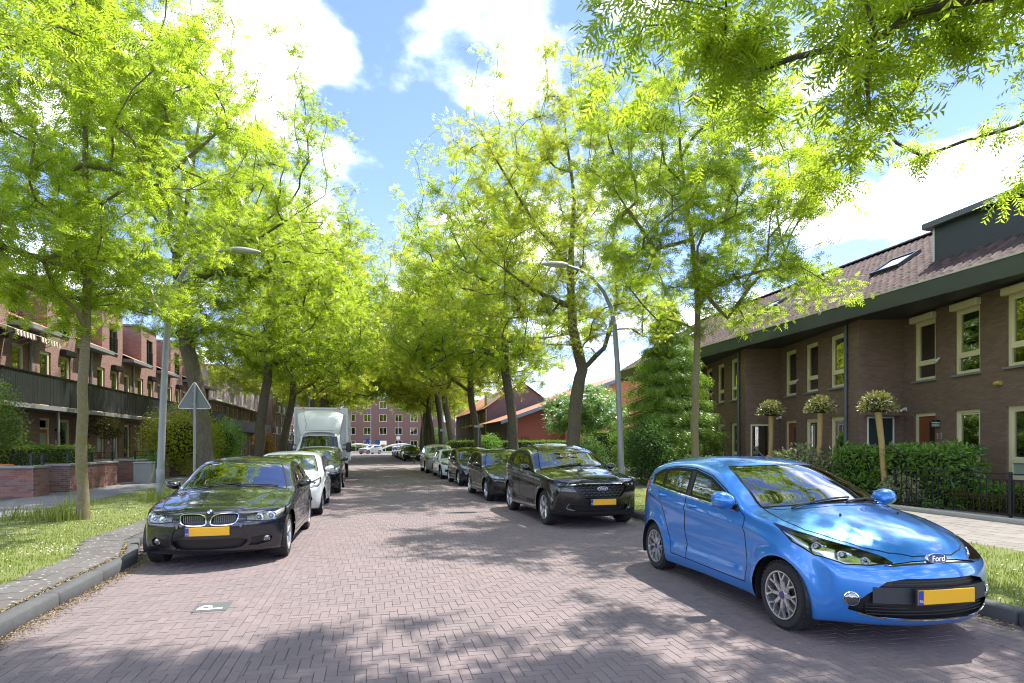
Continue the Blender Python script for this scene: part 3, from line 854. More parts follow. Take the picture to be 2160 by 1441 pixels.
        slab(fr, xa, xa + .07, ya, yb, .0, .15); slab(fr, xb - .07, xb, ya, yb, .0, .15); slab(fr, xa + .07, xb - .07, ya, ya + .07, .0, .148); slab(fr, xa + .07, xb - .07, yb - .07, yb, .0, .148)
        w_ = wpart(fr, "skylight", zinc_m, root)
        gl = MB(); slab(gl, xa + .07, xb - .07, ya + .07, yb - .07, .10, .12)
        o = gl.build("pane", glass_mat("roof_glass", (0.03, 0.035, 0.04), 2.2, 0, .25), w_)
    if k == 0:
        m = MB(); m.prism([(16.15, 10.3), (19.7, 10.3), (19.7, 13.4), (16.15, 13.4)], 6.6, 8.02)
        dm = wpart(m, "dormer", zinc_m, root, bevel=.01)
        m = MB(); m.prism([(15.95, 10.1), (19.9, 10.1), (19.9, 13.6), (15.95, 13.6)], 8.02, 8.2)
        m.build("dormer_roof", mat("dormer_edge", (0.10, 0.115, 0.125), 0.4, 0.2), dm, bevel=.01)
        m = MB().box(16.13, 16.149, 13.34, 13.4, 6.98, 8.02); m.build("corner_trim", alu_edge, dm)
    return root
right_house(-1, "dark brown brick terraced house nearest the camera at the picture's edge", 0)
right_house(0, "brown brick house number 13 with roller shutter boxes, dormer and red-brown door", 300)
right_house(1, "brown brick terraced house with dark green side door under a glass canopy", 300)
right_house(2, "third brown brick terraced house, beyond the two smaller topiary trees", 200)
right_house(3, "last brown brick terraced house, mostly behind the big conifer", 0)

# ---------------------------------------------------------------- left row
slat_m = mat("balcony_board_black", (0.02, 0.023, 0.026), 0.45, var=0.4, scale=2.5, coat=0.1)
ltile = rooftile_m
terracotta = mat("terracotta_roof", (0.40, 0.16, 0.09), 0.7, var=0.25, scale=9)
LX = -13.2
def left_house(y0, label, mt, slats=True):
    root = empty("row_house", (LX, y0, 0), R(-90))      # local x runs towards the camera; +y faces the road
    tag(root, label, "house", "red brick row houses along the left pavement")
    # local: x = -(Y - y0) -> use negative x for farther
    T = lambda a, b: (-b, -a)
    P = 5.0
    m = MB()
    cols = [(.2, 1.02), (1.8, 2.64), (3.35, 4.17)]       # distance beyond y0
    H = []
    for i, (a, b) in enumerate(cols):
        H.append((*T(a, b), .12 if i == 0 else .75, 2.72)); H.append((*T(a, b), 3.25, 5.5))
    tower = (.75, 3.15)
    Hl = list(H); Hl.append((*T(1.75, 2.7), 6.45, 7.95))
    wall_panel(m, -P, 0, 0, 6.15, H, depth=.15)
    wall_panel(m, -tower[1], -tower[0], 6.15, 8.55, [(*T(1.55, 2.5), 6.45, 7.95)], depth=.15)
    for xx in (-tower[0], -tower[1]):
        m.add([(xx, 0, 6.15), (xx, -3, 6.15), (xx, -3, 8.55), (xx, 0, 8.55)], [(0, 1, 2, 3)])
    m.add([(-tower[1], 0, 8.55), (-tower[0], 0, 8.55), (-tower[0], -3, 8.55), (-tower[1], -3, 8.55)], [(0, 1, 2, 3)])
    m.add([(0, 0, 0), (0, -9, 0), (0, -9, 6.15), (0, 0, 6.15)], [(0, 1, 2, 3)])
    m.add([(-P, 0, 0), (-P, -9, 0), (-P, -9, 6.15), (-P, 0, 6.15)], [(0, 1, 2, 3)])
    m.add([(0, -9, 0), (-P, -9, 0), (-P, -9, 6.15), (0, -9, 6.15)], [(0, 1, 2, 3)])
    m.build("wall", mt, root)
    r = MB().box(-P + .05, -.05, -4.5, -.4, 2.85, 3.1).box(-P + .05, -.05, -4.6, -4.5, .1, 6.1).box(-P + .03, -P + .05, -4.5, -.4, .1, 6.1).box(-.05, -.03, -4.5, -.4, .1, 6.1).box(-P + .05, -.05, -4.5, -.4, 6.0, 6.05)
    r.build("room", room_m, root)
    for i, (a, b) in enumerate(cols):
        xa, xb = T(a, b)
        window(root, xa, xb, 3.25, 5.5, sill=False, fw=.13)
        if i: window(root, xa, xb, .75, 2.72, fw=.13)
        else:
            d = MB().box(xa + .09, xb - .09, -.13, -.1, .14, 2.3).build("door", orange_door if int(y0) % 2 else wood_m, root)
            MB().box(xa, xa + .09, -.15, -.06, .12, 2.72).box(xb - .09, xb, -.15, -.06, .12, 2.72).box(xa + .09, xb - .09, -.15, -.062, 2.63, 2.72).box(xa + .09, xb - .09, -.15, -.062, 2.25, 2.33).build("door_frame", cream, d)
            MB().box(xa + .2, xb - .2, -.1, -.094, 1.2, 2.1).build("door_glass", frost_m, d)
    xa, xb = T(1.55, 2.5)
    tw = window(root, xa, xb, 6.45, 7.95, fm=mat("dark_frame", (0.03, 0.035, 0.035), 0.5), sill=True, fw=.06, bar=(xa + xb) / 2)
    jr = MB()
    jr.box(xa, xb, .03, .05, 7.2, 7.23)
    for q in range(9): jr.box(xa + .05 + q * .1, xa + .065 + q * .1, .03, .045, 6.5, 7.2)
    jr.build("railing", dark_metal, tw)
    MB().box(-tower[1] - .06, -tower[0] + .06, -3.0, .08, 8.552, 8.68).build("coping", sill_m, root, bevel=.01)
    # between the towers: gutter canopy, tiled slope and dark dormer wall behind
    for a, b in ((0.0, tower[0]), (tower[1], P)):
        xa, xb = T(a, b)
        MB().box(xa, xb, .002, .55, 6.12, 6.3).build("gutter", sill_m, root, bevel=.01)
        s = MB().add([(xa, .5, 6.31), (xb, .5, 6.31), (xb, -1.1, 7.0), (xa, -1.1, 7.0)], [(0, 1, 2, 3)]); s.build("roof", terracotta, root)
        MB().box(xa, xb, -3.0, -1.1, 6.2, 8.3).build("dormer", zinc_m, root)
    MB().box(-P, 0, -9, -3.0, 6.16, 8.45).build("roof_block", zinc_m, root)
    # shutter boxes over some windows
    xa, xb = T(*cols[1]); MB().box(xa - .06, xb + .06, 0.002, .25, 5.52, 5.78).build("shutter_box", dark_metal, root, bevel=.02)
    # balcony: slab, boards, rail; pipes
    bal = MB().box(-P, 0, 0.003, 1.18, 2.95, 3.1).build("balcony", sill_m, root)
    if slats:
        n = 50
        sm = MB().box(-.047, .047, 0, .02, 3.13, 4.24).mesh("board", slat_m)
        for q in range(n): link("board", sm, bal, (-(q + .5) * P / n, 1.16 + random.uniform(-.003, .003), 0))
        MB().box(-P, 0, 1.12, 1.15, 3.2, 3.26).box(-P, 0, 1.12, 1.15, 4.1, 4.16).build("board_rail", dark_metal, bal)
    else:
        MB().box(-P, 0, 1.14, 1.18, 3.1, 4.2).build("parapet", slat_m, bal)
    MB().box(-P, 0, 1.1, 1.22, 4.245, 4.285).build("handrail", dark_metal, bal)
    p = MB().tube([(-4.45, 1.0, .12), (-4.45, 1.0, 2.95)], .05, 10)
    p.tube([(-4.45, .07, 3.1), (-4.45, .07, 6.1)], .05, 10)
    p.build("downpipe", galv, root, smooth=True)
    wl_ = MB().box(-1.45, -1.35, 0, .1, 2.2, 2.3).tube([(-1.4, .1, 2.25), (-1.4, .2, 2.3), (-1.4, .25, 2.2)], .02, 8).lathe([(.02, 0), (.09, -.06), (.07, -.2), (0, -.22)], 12, Matrix.Translation((-1.4, .25, 2.2)))
    wl_.build("wall_lamp", black_plastic, root, smooth=True)
    MB().box(-1.5, -1.36, 0.001, .012, 1.65, 1.8).build("number_plate", white_frame, root)
    return root
lab = ["red brick row house at the picture's edge with striped awnings", "red brick row house behind the thin tree, with an orange front door",
       "third red brick row house along the black balcony", "fourth red brick row house along the black balcony", "fifth red brick row house behind the left lamp post",
       "last red brick row house under the black balcony, behind the leaning tree"]
for i, l_ in enumerate(lab): left_house(22.0 + 5.0 * i, l_, red_brick)
# awnings on the first house
t = NT("awning_stripe"); co = t.coord(); sp = t.new("ShaderNodeSeparateXYZ"); t.set(sp.inputs[0], co)
st = t.math('GREATER_THAN', t.math('FRACT', t.math('MULTIPLY', sp.outputs[1], 5.0)), 0.5)
t.principled(**{"Base Color": t.mixc(st, (0.62, 0.56, 0.5), (0.16, 0.075, 0.055)), "Roughness": .85})
for (ya, yb, nm) in ((23.7, 25.0, "brown and white striped awning, nearer of the two over the balcony"), (25.3, 26.7, "brown and white striped awning, farther of the two over the balcony")):
    a = MB(); n = 10
    a.add([(LX + .05, ya, 6.05), (LX + .05, yb, 6.05), (LX + .95, yb, 5.72), (LX + .95, ya, 5.72)], [(0, 1, 2, 3)])
    for q in range(n):
        y_0, y_1 = ya + (yb - ya) * q / n, ya + (yb - ya) * (q + 1) / n
        a.add([(LX + .95, y_0, 5.72), (LX + .95, y_1, 5.72), (LX + .97, y_1, 5.56), (LX + .97, (y_0 + y_1) / 2, 5.5), (LX + .97, y_0, 5.56)], [(0, 1, 2, 3, 4)])
    o = a.build("awning", t.m); tag(o, nm, "awning", "striped awnings over the balcony")
    MB().tube([(LX + .05, ya + .1, 5.3), (LX + .95, ya + .1, 5.72)], .015, 8).tube([(LX + .05, yb - .1, 5.3), (LX + .95, yb - .1, 5.72)], .015, 8).build("awning_arm", galv, o)

# second row, farther: mauve upper storey, simpler
mauve = mat("mauve_render", (0.40, 0.33, 0.40), 0.85, var=0.1, scale=2)
def far_house(y0, label):
    root = empty("row_house", (LX - .3, y0, 0), R(-90)); tag(root, label, "house", "mauve-topped row houses farther along the left side")
    P = 6.0
    cols = [(.5, 1.4), (2.5, 3.4), (4.4, 5.3)]
    H = [(-b, -a, z0, z1) for a, b in cols for z0, z1 in ((.5, 2.6), (3.2, 5.2))]
    m = MB(); wall_panel(m, -P, 0, 0, 5.6, H, depth=.15); m.build("wall", mauve_brick, root)
    m = MB(); wall_panel(m, -P, 0, 5.6, 8.2, [(-2.4, -1.6, 5.75, 7.6)], depth=.15)
    m.add([(0, 0, 0), (0, -9, 0), (0, -9, 8.2), (0, 0, 8.2)], [(0, 1, 2, 3)]); m.add([(-P, 0, 0), (-P, -9, 0), (-P, -9, 8.2), (-P, 0, 8.2)], [(0, 1, 2, 3)])
    m.build("upper_wall", mauve, root)
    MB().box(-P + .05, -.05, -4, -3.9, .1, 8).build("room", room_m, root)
    for a, b in cols:
        for z0, z1 in ((.5, 2.6), (3.2, 5.2)): window(root, -b, -a, z0, z1, sill=False, fw=.09)
    window(root, -2.4, -1.6, 5.75, 7.6, fm=white_frame, sill=False, fw=.09)
    MB().box(-P, 0, -9, .25, 8.202, 8.45).build("roof", mat("brown_cornice", (0.24, 0.09, 0.07), 0.7), root)
    MB().box(-P, 0, 0.003, 1.1, 2.9, 3.05).box(-P, 0, 1.05, 1.09, 3.05, 4.0).build("balcony", zinc_m, root)
    MB().box(-P, 0, 0.003, .5, 5.45, 5.58).build("gutter", white_frame, root)
    MB().tube([(-5.8, .08, .1), (-5.8, .08, 5.5)], .05, 8).build("downpipe", galv, root)
    return root
for i, l_ in enumerate(["mauve-topped row house just beyond the leaning tree's trunk", "second mauve-topped row house along the left side", "third mauve-topped row house along the left side", "last mauve-topped row house before the tall red brick block"]):
    far_house(53.0 + 6.0 * i, l_)
def block(name, x, y, wdt, dep, hgt, label, mt, facing, rows, colsn, fm=white_frame, roofm=None, win=(1.0, 1.5), rz=0.0):
    """flat-roofed block; facade along local x (width), facing local -y"""
    root = empty(name, (x, y, 0), rz); tag(root, label, "building")
    m = MB(); H = []
    for r_ in range(rows):
        z0 = .9 + r_ * (hgt / rows)
        for c_ in range(colsn):
            cx = (c_ + .5) * wdt / colsn
            H.append((-cx - win[0] / 2, -cx + win[0] / 2, z0, z0 + win[1]))
    wall_panel(m, -wdt, 0, 0, hgt, H, depth=.15)
    m.add([(0, 0, 0), (0, -dep, 0), (0, -dep, hgt), (0, 0, hgt)], [(0, 1, 2, 3)]); m.add([(-wdt, 0, 0), (-wdt, -dep, 0), (-wdt, -dep, hgt), (-wdt, 0, hgt)], [(0, 1, 2, 3)])
    m.add([(0, -dep, 0), (-wdt, -dep, 0), (-wdt, -dep, hgt), (0, -dep, hgt)], [(0, 1, 2, 3)])
    m.build("wall", mt, root)
    MB().box(-wdt + .1, -.1, -dep * .6, -dep * .6 + .1, .1, hgt - .1).build("room", room_m, root)
    for h_ in H: window(root, *h_, fm=fm, sill=False, fw=.09, bar=(h_[0] + h_[1]) / 2 if win[0] > 1.2 else None)
    MB().box(-wdt - .1, .1, -dep, .12, hgt + .002, hgt + .3).build("roof", roofm or sill_m, root)
    return root
# tall red brick block beyond the mauve row; its street face and the end face towards us
bl = block("apartment_block", LX + .6, 79.0, 18, 10, 11.5, "tall red brick apartment block beyond the mauve row houses", red_brick, 0, 4, 9, win=(.9, 1.9), rz=R(-90))
for q in range(9):
    MB().box(-(q + .5) * 2 - .65, -(q + .5) * 2 + .65, .01, .5, 3.0 + (q % 2) * 2.9, 3.1 + (q % 2) * 2.9).box(-(q + .5) * 2 - .65, -(q + .5) * 2 + .65, .46, .5, 3.1 + (q % 2) * 2.9, 4.0 + (q % 2) * 2.9).build("balcony", white_frame, bl)
# ================================================================ houses beyond the side street, right
orange_render = mat("orange_render", (0.50, 0.17, 0.09), 0.9, var=0.08, scale=1.5, bump=.15, bscale=60)
dark_purple = brick_mat("purple_brick", (0.12, 0.085, 0.10), (0.15, 0.11, 0.125), (0.12, 0.095, 0.10))
slate_edge = mat("slate_edge", (0.16, 0.21, 0.26), 0.5)
root = empty("gable_house", (15.0, 50.0, 0)); tag(root, "terracotta rendered gable end of a house behind the clipped hedge", "house")
m = MB()
gy = 50.0
# gable wall facing the camera, roof rising to the right
m.add([(17.4, gy, 0), (32, gy, 0), (32, gy, 5.2), (26.5, gy, 9.0), (17.4, gy, 5.6)], [(4, 3, 2, 1, 0)])
wpart(m, "gable_wall", orange_render, root)
m = MB(); m.add([(12.2, gy + 1.5, 0), (17.4, gy + 1.5, 0), (17.4, gy + 1.5, 5.3), (12.2, gy + 1.5, 4.0)], [(3, 2, 1, 0)]); m.add([(17.4, gy, 0), (17.4, gy + 1.5, 0), (17.4, gy + 1.5, 5.6), (17.4, gy, 5.6)], [(0, 1, 2, 3)])
wpart(m, "recessed_wall", mat("orange_render_b", (0.34, 0.10, 0.06), 0.9, var=.12), root)
m = MB()
m.add([(11.2, gy - .3, 3.75), (26.5, gy - .3, 9.25), (26.5, gy + 24, 9.25), (11.2, gy + 24, 3.75)], [(0, 1, 2, 3)])
m.add([(26.5, gy - .3, 9.25), (32.6, gy - .3, 5.1), (32.6, gy + 24, 5.1), (26.5, gy + 24, 9.25)], [(0, 1, 2, 3)])
rf = wpart(m, "roof", terracotta, root)
m = MB(); m.add([(11.2, gy - .32, 3.45), (26.5, gy - .32, 8.95), (26.5, gy - .32, 9.28), (11.2, gy - .32, 3.78)], [(0, 1, 2, 3), ]); m.add([(26.5, gy - .32, 8.95), (32.6, gy - .32, 4.8), (32.6, gy - .32, 5.13), (26.5, gy - .32, 9.28)], [(0, 1, 2, 3)])
m.build("verge_board", slate_edge, rf); 
for o in root.children:
    pass
m = MB(); m.add([(12.3, gy + 1.4, 0), (12.3, gy + 24, 0), (12.3, gy + 24, 4.0), (12.3, gy + 1.4, 4.0)], [(0, 1, 2, 3)]); m.add([(32, gy, 0), (32, gy + 24, 0), (32, gy + 24, 5.2), (32, gy, 5.2)], [(0, 1, 2, 3)])
m.add([(12.3, gy + 24, 0), (32, gy + 24, 0), (32, gy + 24, 5.2), (26.5, gy + 24, 9), (12.3, gy + 24, 4)], [(0, 1, 2, 3, 4)])
wpart(m, "side_wall", dark_purple, root)
wpart(MB().tube([(17.55, gy - .08, 0), (17.55, gy - .08, 5.6)], .06, 8), "downpipe", white_frame, root)
wpart(MB().box(13.6, 14.3, gy + 1.42, gy + 1.49, .1, 2.4), "door", wood_m, root)

root = empty("purple_house", (12.4, 62.0, 0), R(90)); tag(root, "dark purple brick house with red tiled roof behind the right row of trees", "house")
L = 24
cols = [(1.5, 2.5), (4.5, 5.5), (8, 9), (11, 12), (15, 16), (19, 20)]
H = [(a, b, z0, z1) for a, b in cols for z0, z1 in ((.8, 2.5), (3.6, 5.2))]
m = MB(); wall_panel(m, 0, L, 0, 5.8, H, depth=.12)
m.add([(0, 0, 0), (0, -8, 0), (0, -8, 5.8), (0, -4, 8.6), (0, 0, 5.8)], [(0, 1, 2, 3, 4)]); m.add([(L, 0, 0), (L, -8, 0), (L, -8, 5.8), (L, -4, 8.6), (L, 0, 5.8)], [(4, 3, 2, 1, 0)]); m.add([(0, -8, 0), (L, -8, 0), (L, -8, 5.8), (0, -8, 5.8)], [(0, 1, 2, 3)])
m.build("wall", dark_purple, root)
MB().box(.1, L - .1, -3.2, -3.1, .1, 5.7).build("room", room_m, root)
for h_ in H: window(root, *h_, fm=white_frame, sill=False)
m = MB().add([(-.3, .4, 5.6), (L + .3, .4, 5.6), (L + .3, -4, 8.7), (-.3, -4, 8.7)], [(0, 1, 2, 3)]); m.add([(-.3, -4, 8.7), (L + .3, -4, 8.7), (L + .3, -8.4, 5.6), (-.3, -8.4, 5.6)], [(0, 1, 2, 3)])
m.build("roof", terracotta, root)
d = MB().box(2.2, 3.6, -1.8, -.4, 5.9, 7.5).build("dormer", white_frame, root); MB().box(2.35, 3.45, -.395, -.38, 6.2, 7.3).build("pane", frost_m, d)
MB().tube([(.2, .08, 0), (.2, .08, 5.6)], .06, 8).build("downpipe", white_frame, root)

# brick apartment building closing the view
block("apartment_building", -6, 128, 30, 12, 11.5, "red-brown brick apartment building closing the far end of the street", brick_mat("far_brick", (0.20, 0.085, 0.075), (0.24, 0.115, 0.10), (0.2, 0.12, 0.11)), 0, 4, 9, win=(1.6, 1.6), rz=R(180))
block("apartment_building", -37, 120, 26, 12, 12.5, "red brick building far off behind the left trees", mauve_brick, 0, 4, 8, win=(1.5, 1.6), rz=R(180))
block("apartment_building", 28, 118, 26, 12, 10.5, "brick building far off behind the right trees", mauve_brick, 0, 3, 8, win=(1.5, 1.6), rz=R(180))
# ================================================================ TREES, HEDGES, PLANTS
def unit(a): return a / np.maximum(np.linalg.norm(a, axis=-1, keepdims=True), 1e-9)
def frond_template(pairs, ln, ll, lw, droop=0.25):
    """pinnate leaf along +x, normal +z; kite shaped leaflets"""
    vs = []; fs = []
    for i in range(pairs):
        x = ln * (0.12 + 0.82 * i / max(1, pairs - 1)); f = 1.0 - 0.45 * abs(i / max(1, pairs - 1) - 0.45)
        for s in (-1, 1):
            l = ll * f; w = lw * f; ang = R(62); ca, sa = math.cos(ang), math.sin(ang) * s
            b = len(vs)
            for (u, v) in ((0, -w / 2), (l, 0), (.12 * l, w / 2)):
                px, py = x + u * ca + v * .8, u * sa + .15 * v * s
                vs.append((px, py, -droop * px * px / ln - 0.25 * abs(py)))
            fs.append((b, b + 1, b + 2))
    return np.array(vs), np.array(fs)
def leaf_template(l, w, fold=0.25):
    vs = np.array([(0, 0, 0), (.4 * l, -w / 2, fold * w), (l, 0, -.08 * l), (.4 * l, w / 2, fold * w)])
    return vs, np.array([(0, 1, 2), (0, 2, 3)])
def leaf_cloud(name, pos, dirs, nrm, tmpl, scale, m, rnd=None, smooth=False):
    V0, F0 = tmpl; N, K = len(pos), len(V0)
    x = unit(dirs); z = unit(nrm - x * np.sum(nrm * x, 1, keepdims=True)); y = np.cross(z, x)
    B = (V0[None, :, 0:1] * x[:, None] + V0[None, :, 1:2] * y[:, None] + V0[None, :, 2:3] * z[:, None]) * scale[:, None, None] + pos[:, None]
    F = (F0[None] + (np.arange(N) * K)[:, None, None]).reshape(-1, F0.shape[1])
    if rnd is None: rnd = rng.random(N)
    return np_mesh(name, B.reshape(-1, 3), F, [m], attr=np.repeat(rnd, K), smooth=smooth)

t = NT("bark"); co = t.coord()
mp_ = t.mapping(co, (6, 6, 1.2))
n1 = t.noise(mp_, 5, 8, 0.7, 0.6); n2 = t.noise(co, 1.4, 5)
c = t.ramp(n1, [(0.3, (0.045, 0.036, 0.028)), (0.55, (0.12, 0.098, 0.075)), (0.75, (0.2, 0.17, 0.13))])
c = t.mixc(t.math('MULTIPLY', t.ramp(n2, [(0.45, (0, 0, 0)), (0.65, (1, 1, 1))]), 0.45), c, (0.13, 0.13, 0.035))
t.principled(**{"Base Color": c, "Roughness": 0.9, "Normal": t.bump(n1, 0.9, 0.03)})
bark_m = t.m
t = NT("young_bark"); co = t.coord()
n1 = t.noise(t.mapping(co, (4, 4, 7)), 4, 7, 0.65); n2 = t.noise(co, 2.2, 5)
c = t.ramp(n1, [(0.3, (0.13, 0.105, 0.06)), (0.6, (0.22, 0.18, 0.11)), (0.8, (0.3, 0.26, 0.18))])
c = t.mixc(t.math('MULTIPLY', t.ramp(n2, [(0.42, (0, 0, 0)), (0.62, (1, 1, 1))]), 0.55), c, (0.17, 0.15, 0.03))
t.principled(**{"Base Color": c, "Roughness": 0.85, "Normal": t.bump(n1, 0.6, 0.015)})
ybark_m = t.m
locust_m = leaf_mat("locust_leaf", (0.11, 0.185, 0.013), (0.52, 0.69, 0.05), var=0.48, gloss=0.09, tw=0.6, yellow=(0.28, 0.315, 0.022))
locust_y = leaf_mat("locust_leaf_bronze", (0.135, 0.185, 0.013), (0.58, 0.67, 0.05), var=0.48, gloss=0.09, tw=0.6, yellow=(0.31, 0.31, 0.028))

FR_HERO = frond_template(4, 0.165, 0.078, 0.05, .15)
FR_FAR = frond_template(3, 0.22, 0.13, 0.085, .15)

def grow_tree(trunk, forks, env, n_att, seed, base_r, fork_nodes=(), tip_r=0.0075, outward=0.35):
    """trunk: list of points (base first). forks: further limb polylines given as (start index in nodes, points).
    env: list of (cx,cy,cz, rx,ry,rz, weight). returns branch paths with radii, and cluster points with outward directions"""
    rg = np.random.default_rng(seed)
    nodes = [np.array(trunk[0], float)]; par = [-1]; fixed = [0]
    def add_poly(start, pts, sub=3):
        cur = start
        for p in pts:
            p = np.array(p, float); a = nodes[cur]
            for k in range(1, sub + 1):
                q = a + (p - a) * k / sub
                if k < sub: q = q + rg.normal(0, 0.018, 3) * np.array([1, 1, .2])
                nodes.append(q); par.append(cur); cur = len(nodes) - 1
        return cur
    ends = [add_poly(0, trunk[1:])]
    for st, pts in forks: ends.append(add_poly(st, pts))
    n_fixed = len(nodes)
    # attractors
    w = np.array([e[6] for e in env], float); w /= w.sum()
    att = []
    tries = 0
    while len(att) < n_att and tries < n_att * 60:
        tries += 1
        e = env[rg.choice(len(env), p=w)]
        d = rg.normal(0, 1, 3); d /= np.linalg.norm(d)
        r = rg.random() ** 0.45
        p = np.array(e[:3]) + d * r * np.array(e[3:6])
        if p[2] < 2.6: continue
        if att and min(np.sum((np.array(att[-60:]) - p) ** 2, 1)) < 0.32: continue
        att.append(p)
    att = np.array(att)
    lo = 0.35 * trunk[-1][2]
    order = np.argsort([min(np.linalg.norm(a - nodes[i]) for i in range(0, n_fixed)) for a in att])
    paths = []
    NP = np.array(nodes); hgt0 = NP[:, 2]
    leafn = []
    for ai in order:
        a = att[ai]
        P = np.array(nodes)
        d = P - a; dist = np.linalg.norm(d, axis=1)
        cost = dist * (1 + 0.55 * np.clip((P[:, 2] - a[2] + 0.25) / (dist + .1), -0.5, 1.2))
        cost = np.where(P[:, 2] < lo, 1e6, cost)
        cost[:n_fixed] *= 0.92
        j = int(np.argmin(cost))
        s = nodes[j]; L = np.linalg.norm(a - s)
        pj = nodes[par[j]] if par[j] >= 0 else s - np.array([0, 0, 1.])
        gd = s - pj; gd = gd / (np.linalg.norm(gd) + 1e-6)
        hor = a - s; hor[2] *= 0.3
        c1 = s + (gd * 0.45 + (a - s) / (L + 1e-6) * 0.55) * L * 0.4
        c2 = a - (np.array([a[0] - s[0], a[1] - s[1], 0.12 * L]) / (L + 1e-6)) * L * 0.3
        k = max(2, int(L / 0.45)); cur = j
        for q in range(1, k + 1):
            u = q / k
            p = (1 - u) ** 3 * s + 3 * u * (1 - u) ** 2 * c1 + 3 * u * u * (1 - u) * c2 + u ** 3 * a
            if q < k: p = p + rg.normal(0, 0.045 * min(1, L), 3)
            nodes.append(p); par.append(cur); cur = len(nodes) - 1
        leafn.append(cur)
    n = len(nodes); cnt = np.zeros(n)
    for l in leafn: cnt[l] += 1
    for i in range(n - 1, 0, -1): cnt[par[i]] += cnt[i]
    cnt = np.maximum(cnt, 0.5)
    rad = tip_r * cnt ** 0.5
    sc_ = base_r / rad[0]
    z = np.array(nodes)[:, 2]
    rad = rad * np.where(rad > 0.03, 1 + (sc_ - 1) * np.clip((rad - .03) / (rad[0] - .03 + 1e-6), 0, 1), 1)
    # the trunk tapers gently from its base, with a root flare
    ntr = (len(trunk) - 1) * 3 + 1
    for i in range(ntr):
        u = i / (ntr - 1); rad[i] = max(rad[i], base_r * (1 - 0.9 * u ** 1.1))
        rad[i] = min(rad[i], base_r * (1.05 - 0.72 * u ** 1.4))
    for i in range(ntr, n): rad[i] = min(rad[i], rad[par[i]] * (.85 if par[i] < ntr else 1))
    rad[0] = base_r * 1.28
    child = [[] for _ in range(n)]
    for i in range(1, n): child[par[i]].append(i)
    done = np.zeros(n, bool); stack = [(0, -1)]
    while stack:
        i, frm = stack.pop()
        path = [frm, i] if frm >= 0 else [i]
        cur = i
        while child[cur]:
            ch = sorted(child[cur], key=lambda c: -rad[c])
            for c in ch[1:]: stack.append((c, cur))
            cur = ch[0]; path.append(cur)
        paths.append(path)
    return np.array(nodes), rad, paths, np.array(leafn), np.array(par)

def branch_mesh(nodes, rad, paths, m):
    mb = MB()
    for p in paths:
        rr = [float(rad[i]) for i in p]
        if len(p) > 1 and rr[0] > rr[1] * 1.3: rr[0] = rr[1] * 1.15
        n = 12 if max(rr) > .1 else (6 if max(rr) > .03 else 3)
        pts = [tuple(nodes[i]) for i in p]
        rr[-1] *= .5
        mb.tube(pts, rr, n, cap=False)
    me = mb.mesh("trunk", m, smooth=True, ang=80)
    return me

def crown_mesh(nodes, par, leafn, tmpl, m, seed, ntw=5, nf=10, tw_len=0.55, fs=(0.7, 1.3), wind=(-.08, -.03, 0), bare=0.0):
    rg = np.random.default_rng(seed)
    A = nodes[leafn]; G = unit(nodes[leafn] - nodes[par[leafn]])
    cen = nodes.mean(0)
    # also small sprays half way down the last branchlets
    P2 = nodes[par[par[leafn]]]
    A = np.concatenate([A, P2]); G = np.concatenate([G, G])
    n = len(A)
    tone = np.repeat(rg.random(n) * 0.6 + rg.normal(0, .1, n), ntw)
    T = unit(np.repeat(G, ntw, 0) * 0.55 + rg.normal(0, 0.62, (n * ntw, 3)) * np.array([1, 1, .55]) + np.array(wind))
    L = rg.uniform(.55, 1.2, n * ntw) * tw_len
    base = np.repeat(A, ntw, 0)
    k = n * ntw
    u = np.tile((np.arange(nf) + 0.6) / nf, k); u = np.clip(u + rg.normal(0, .05, k * nf), 0.02, 1)
    Tn = np.repeat(T, nf, 0); Ln = np.repeat(L, nf)
    pos = np.repeat(base, nf, 0) + Tn * (u * Ln)[:, None]
    pos[:, 2] -= 0.15 * (u * Ln) ** 2
    pos += rg.normal(0, .05, pos.shape)
    side = np.where(np.tile(np.arange(nf), k) % 2 == 0, 1.0, -1.0)
    up = np.array([0, 0, 1.0])
    lat = unit(np.cross(Tn, up) + 1e-6)
    d = unit(Tn * 0.55 + lat * side[:, None] * 0.8 + rg.normal(0, .55, Tn.shape) + np.array([wind[0], wind[1], -0.1]))
    nr = unit(up + rg.normal(0, .55, Tn.shape))
    keep_ = rg.random(len(pos)) > bare
    rnd = np.clip(np.repeat(tone, nf) + rg.normal(.15, .14, len(pos)), 0, 1)
    scl = rg.uniform(fs[0], fs[1], len(pos))
    return leaf_cloud("crown", pos[keep_], d[keep_], nr[keep_], tmpl, scl[keep_], m, rnd[keep_])

def tree(name, loc, label, trunk, forks, env, n_att, seed, base_r, bark, leafm, tmpl=FR_HERO, ntw=6, nf=9, group="honey locust trees along the street", rz=0.0, **kw):
    nodes, rad, paths, leafn, par = grow_tree(trunk, forks, env, n_att, seed, base_r)
    root = empty(name, loc, rz); tag(root, label, "tree", group)
    link("trunk", branch_mesh(nodes, rad, paths, bark), root)
    cr_ = link("crown", crown_mesh(nodes, par, leafn, tmpl, leafm, seed + 1, ntw, nf, **kw), root); tag(cr_, kind="stuff")
    return root
def copy_tree(src, loc, rz, s, label, group="honey locust trees along the street"):
    r = src.copy(); COL.objects.link(r); r.location = loc; r.rotation_euler = (0, 0, rz); r.scale = (s, s, s) if isinstance(s, (int, float)) else s
    r["label"] = label; r["group"] = group
    for ch in src.children:
        c_ = ch.copy(); COL.objects.link(c_); c_.parent = r
    return r

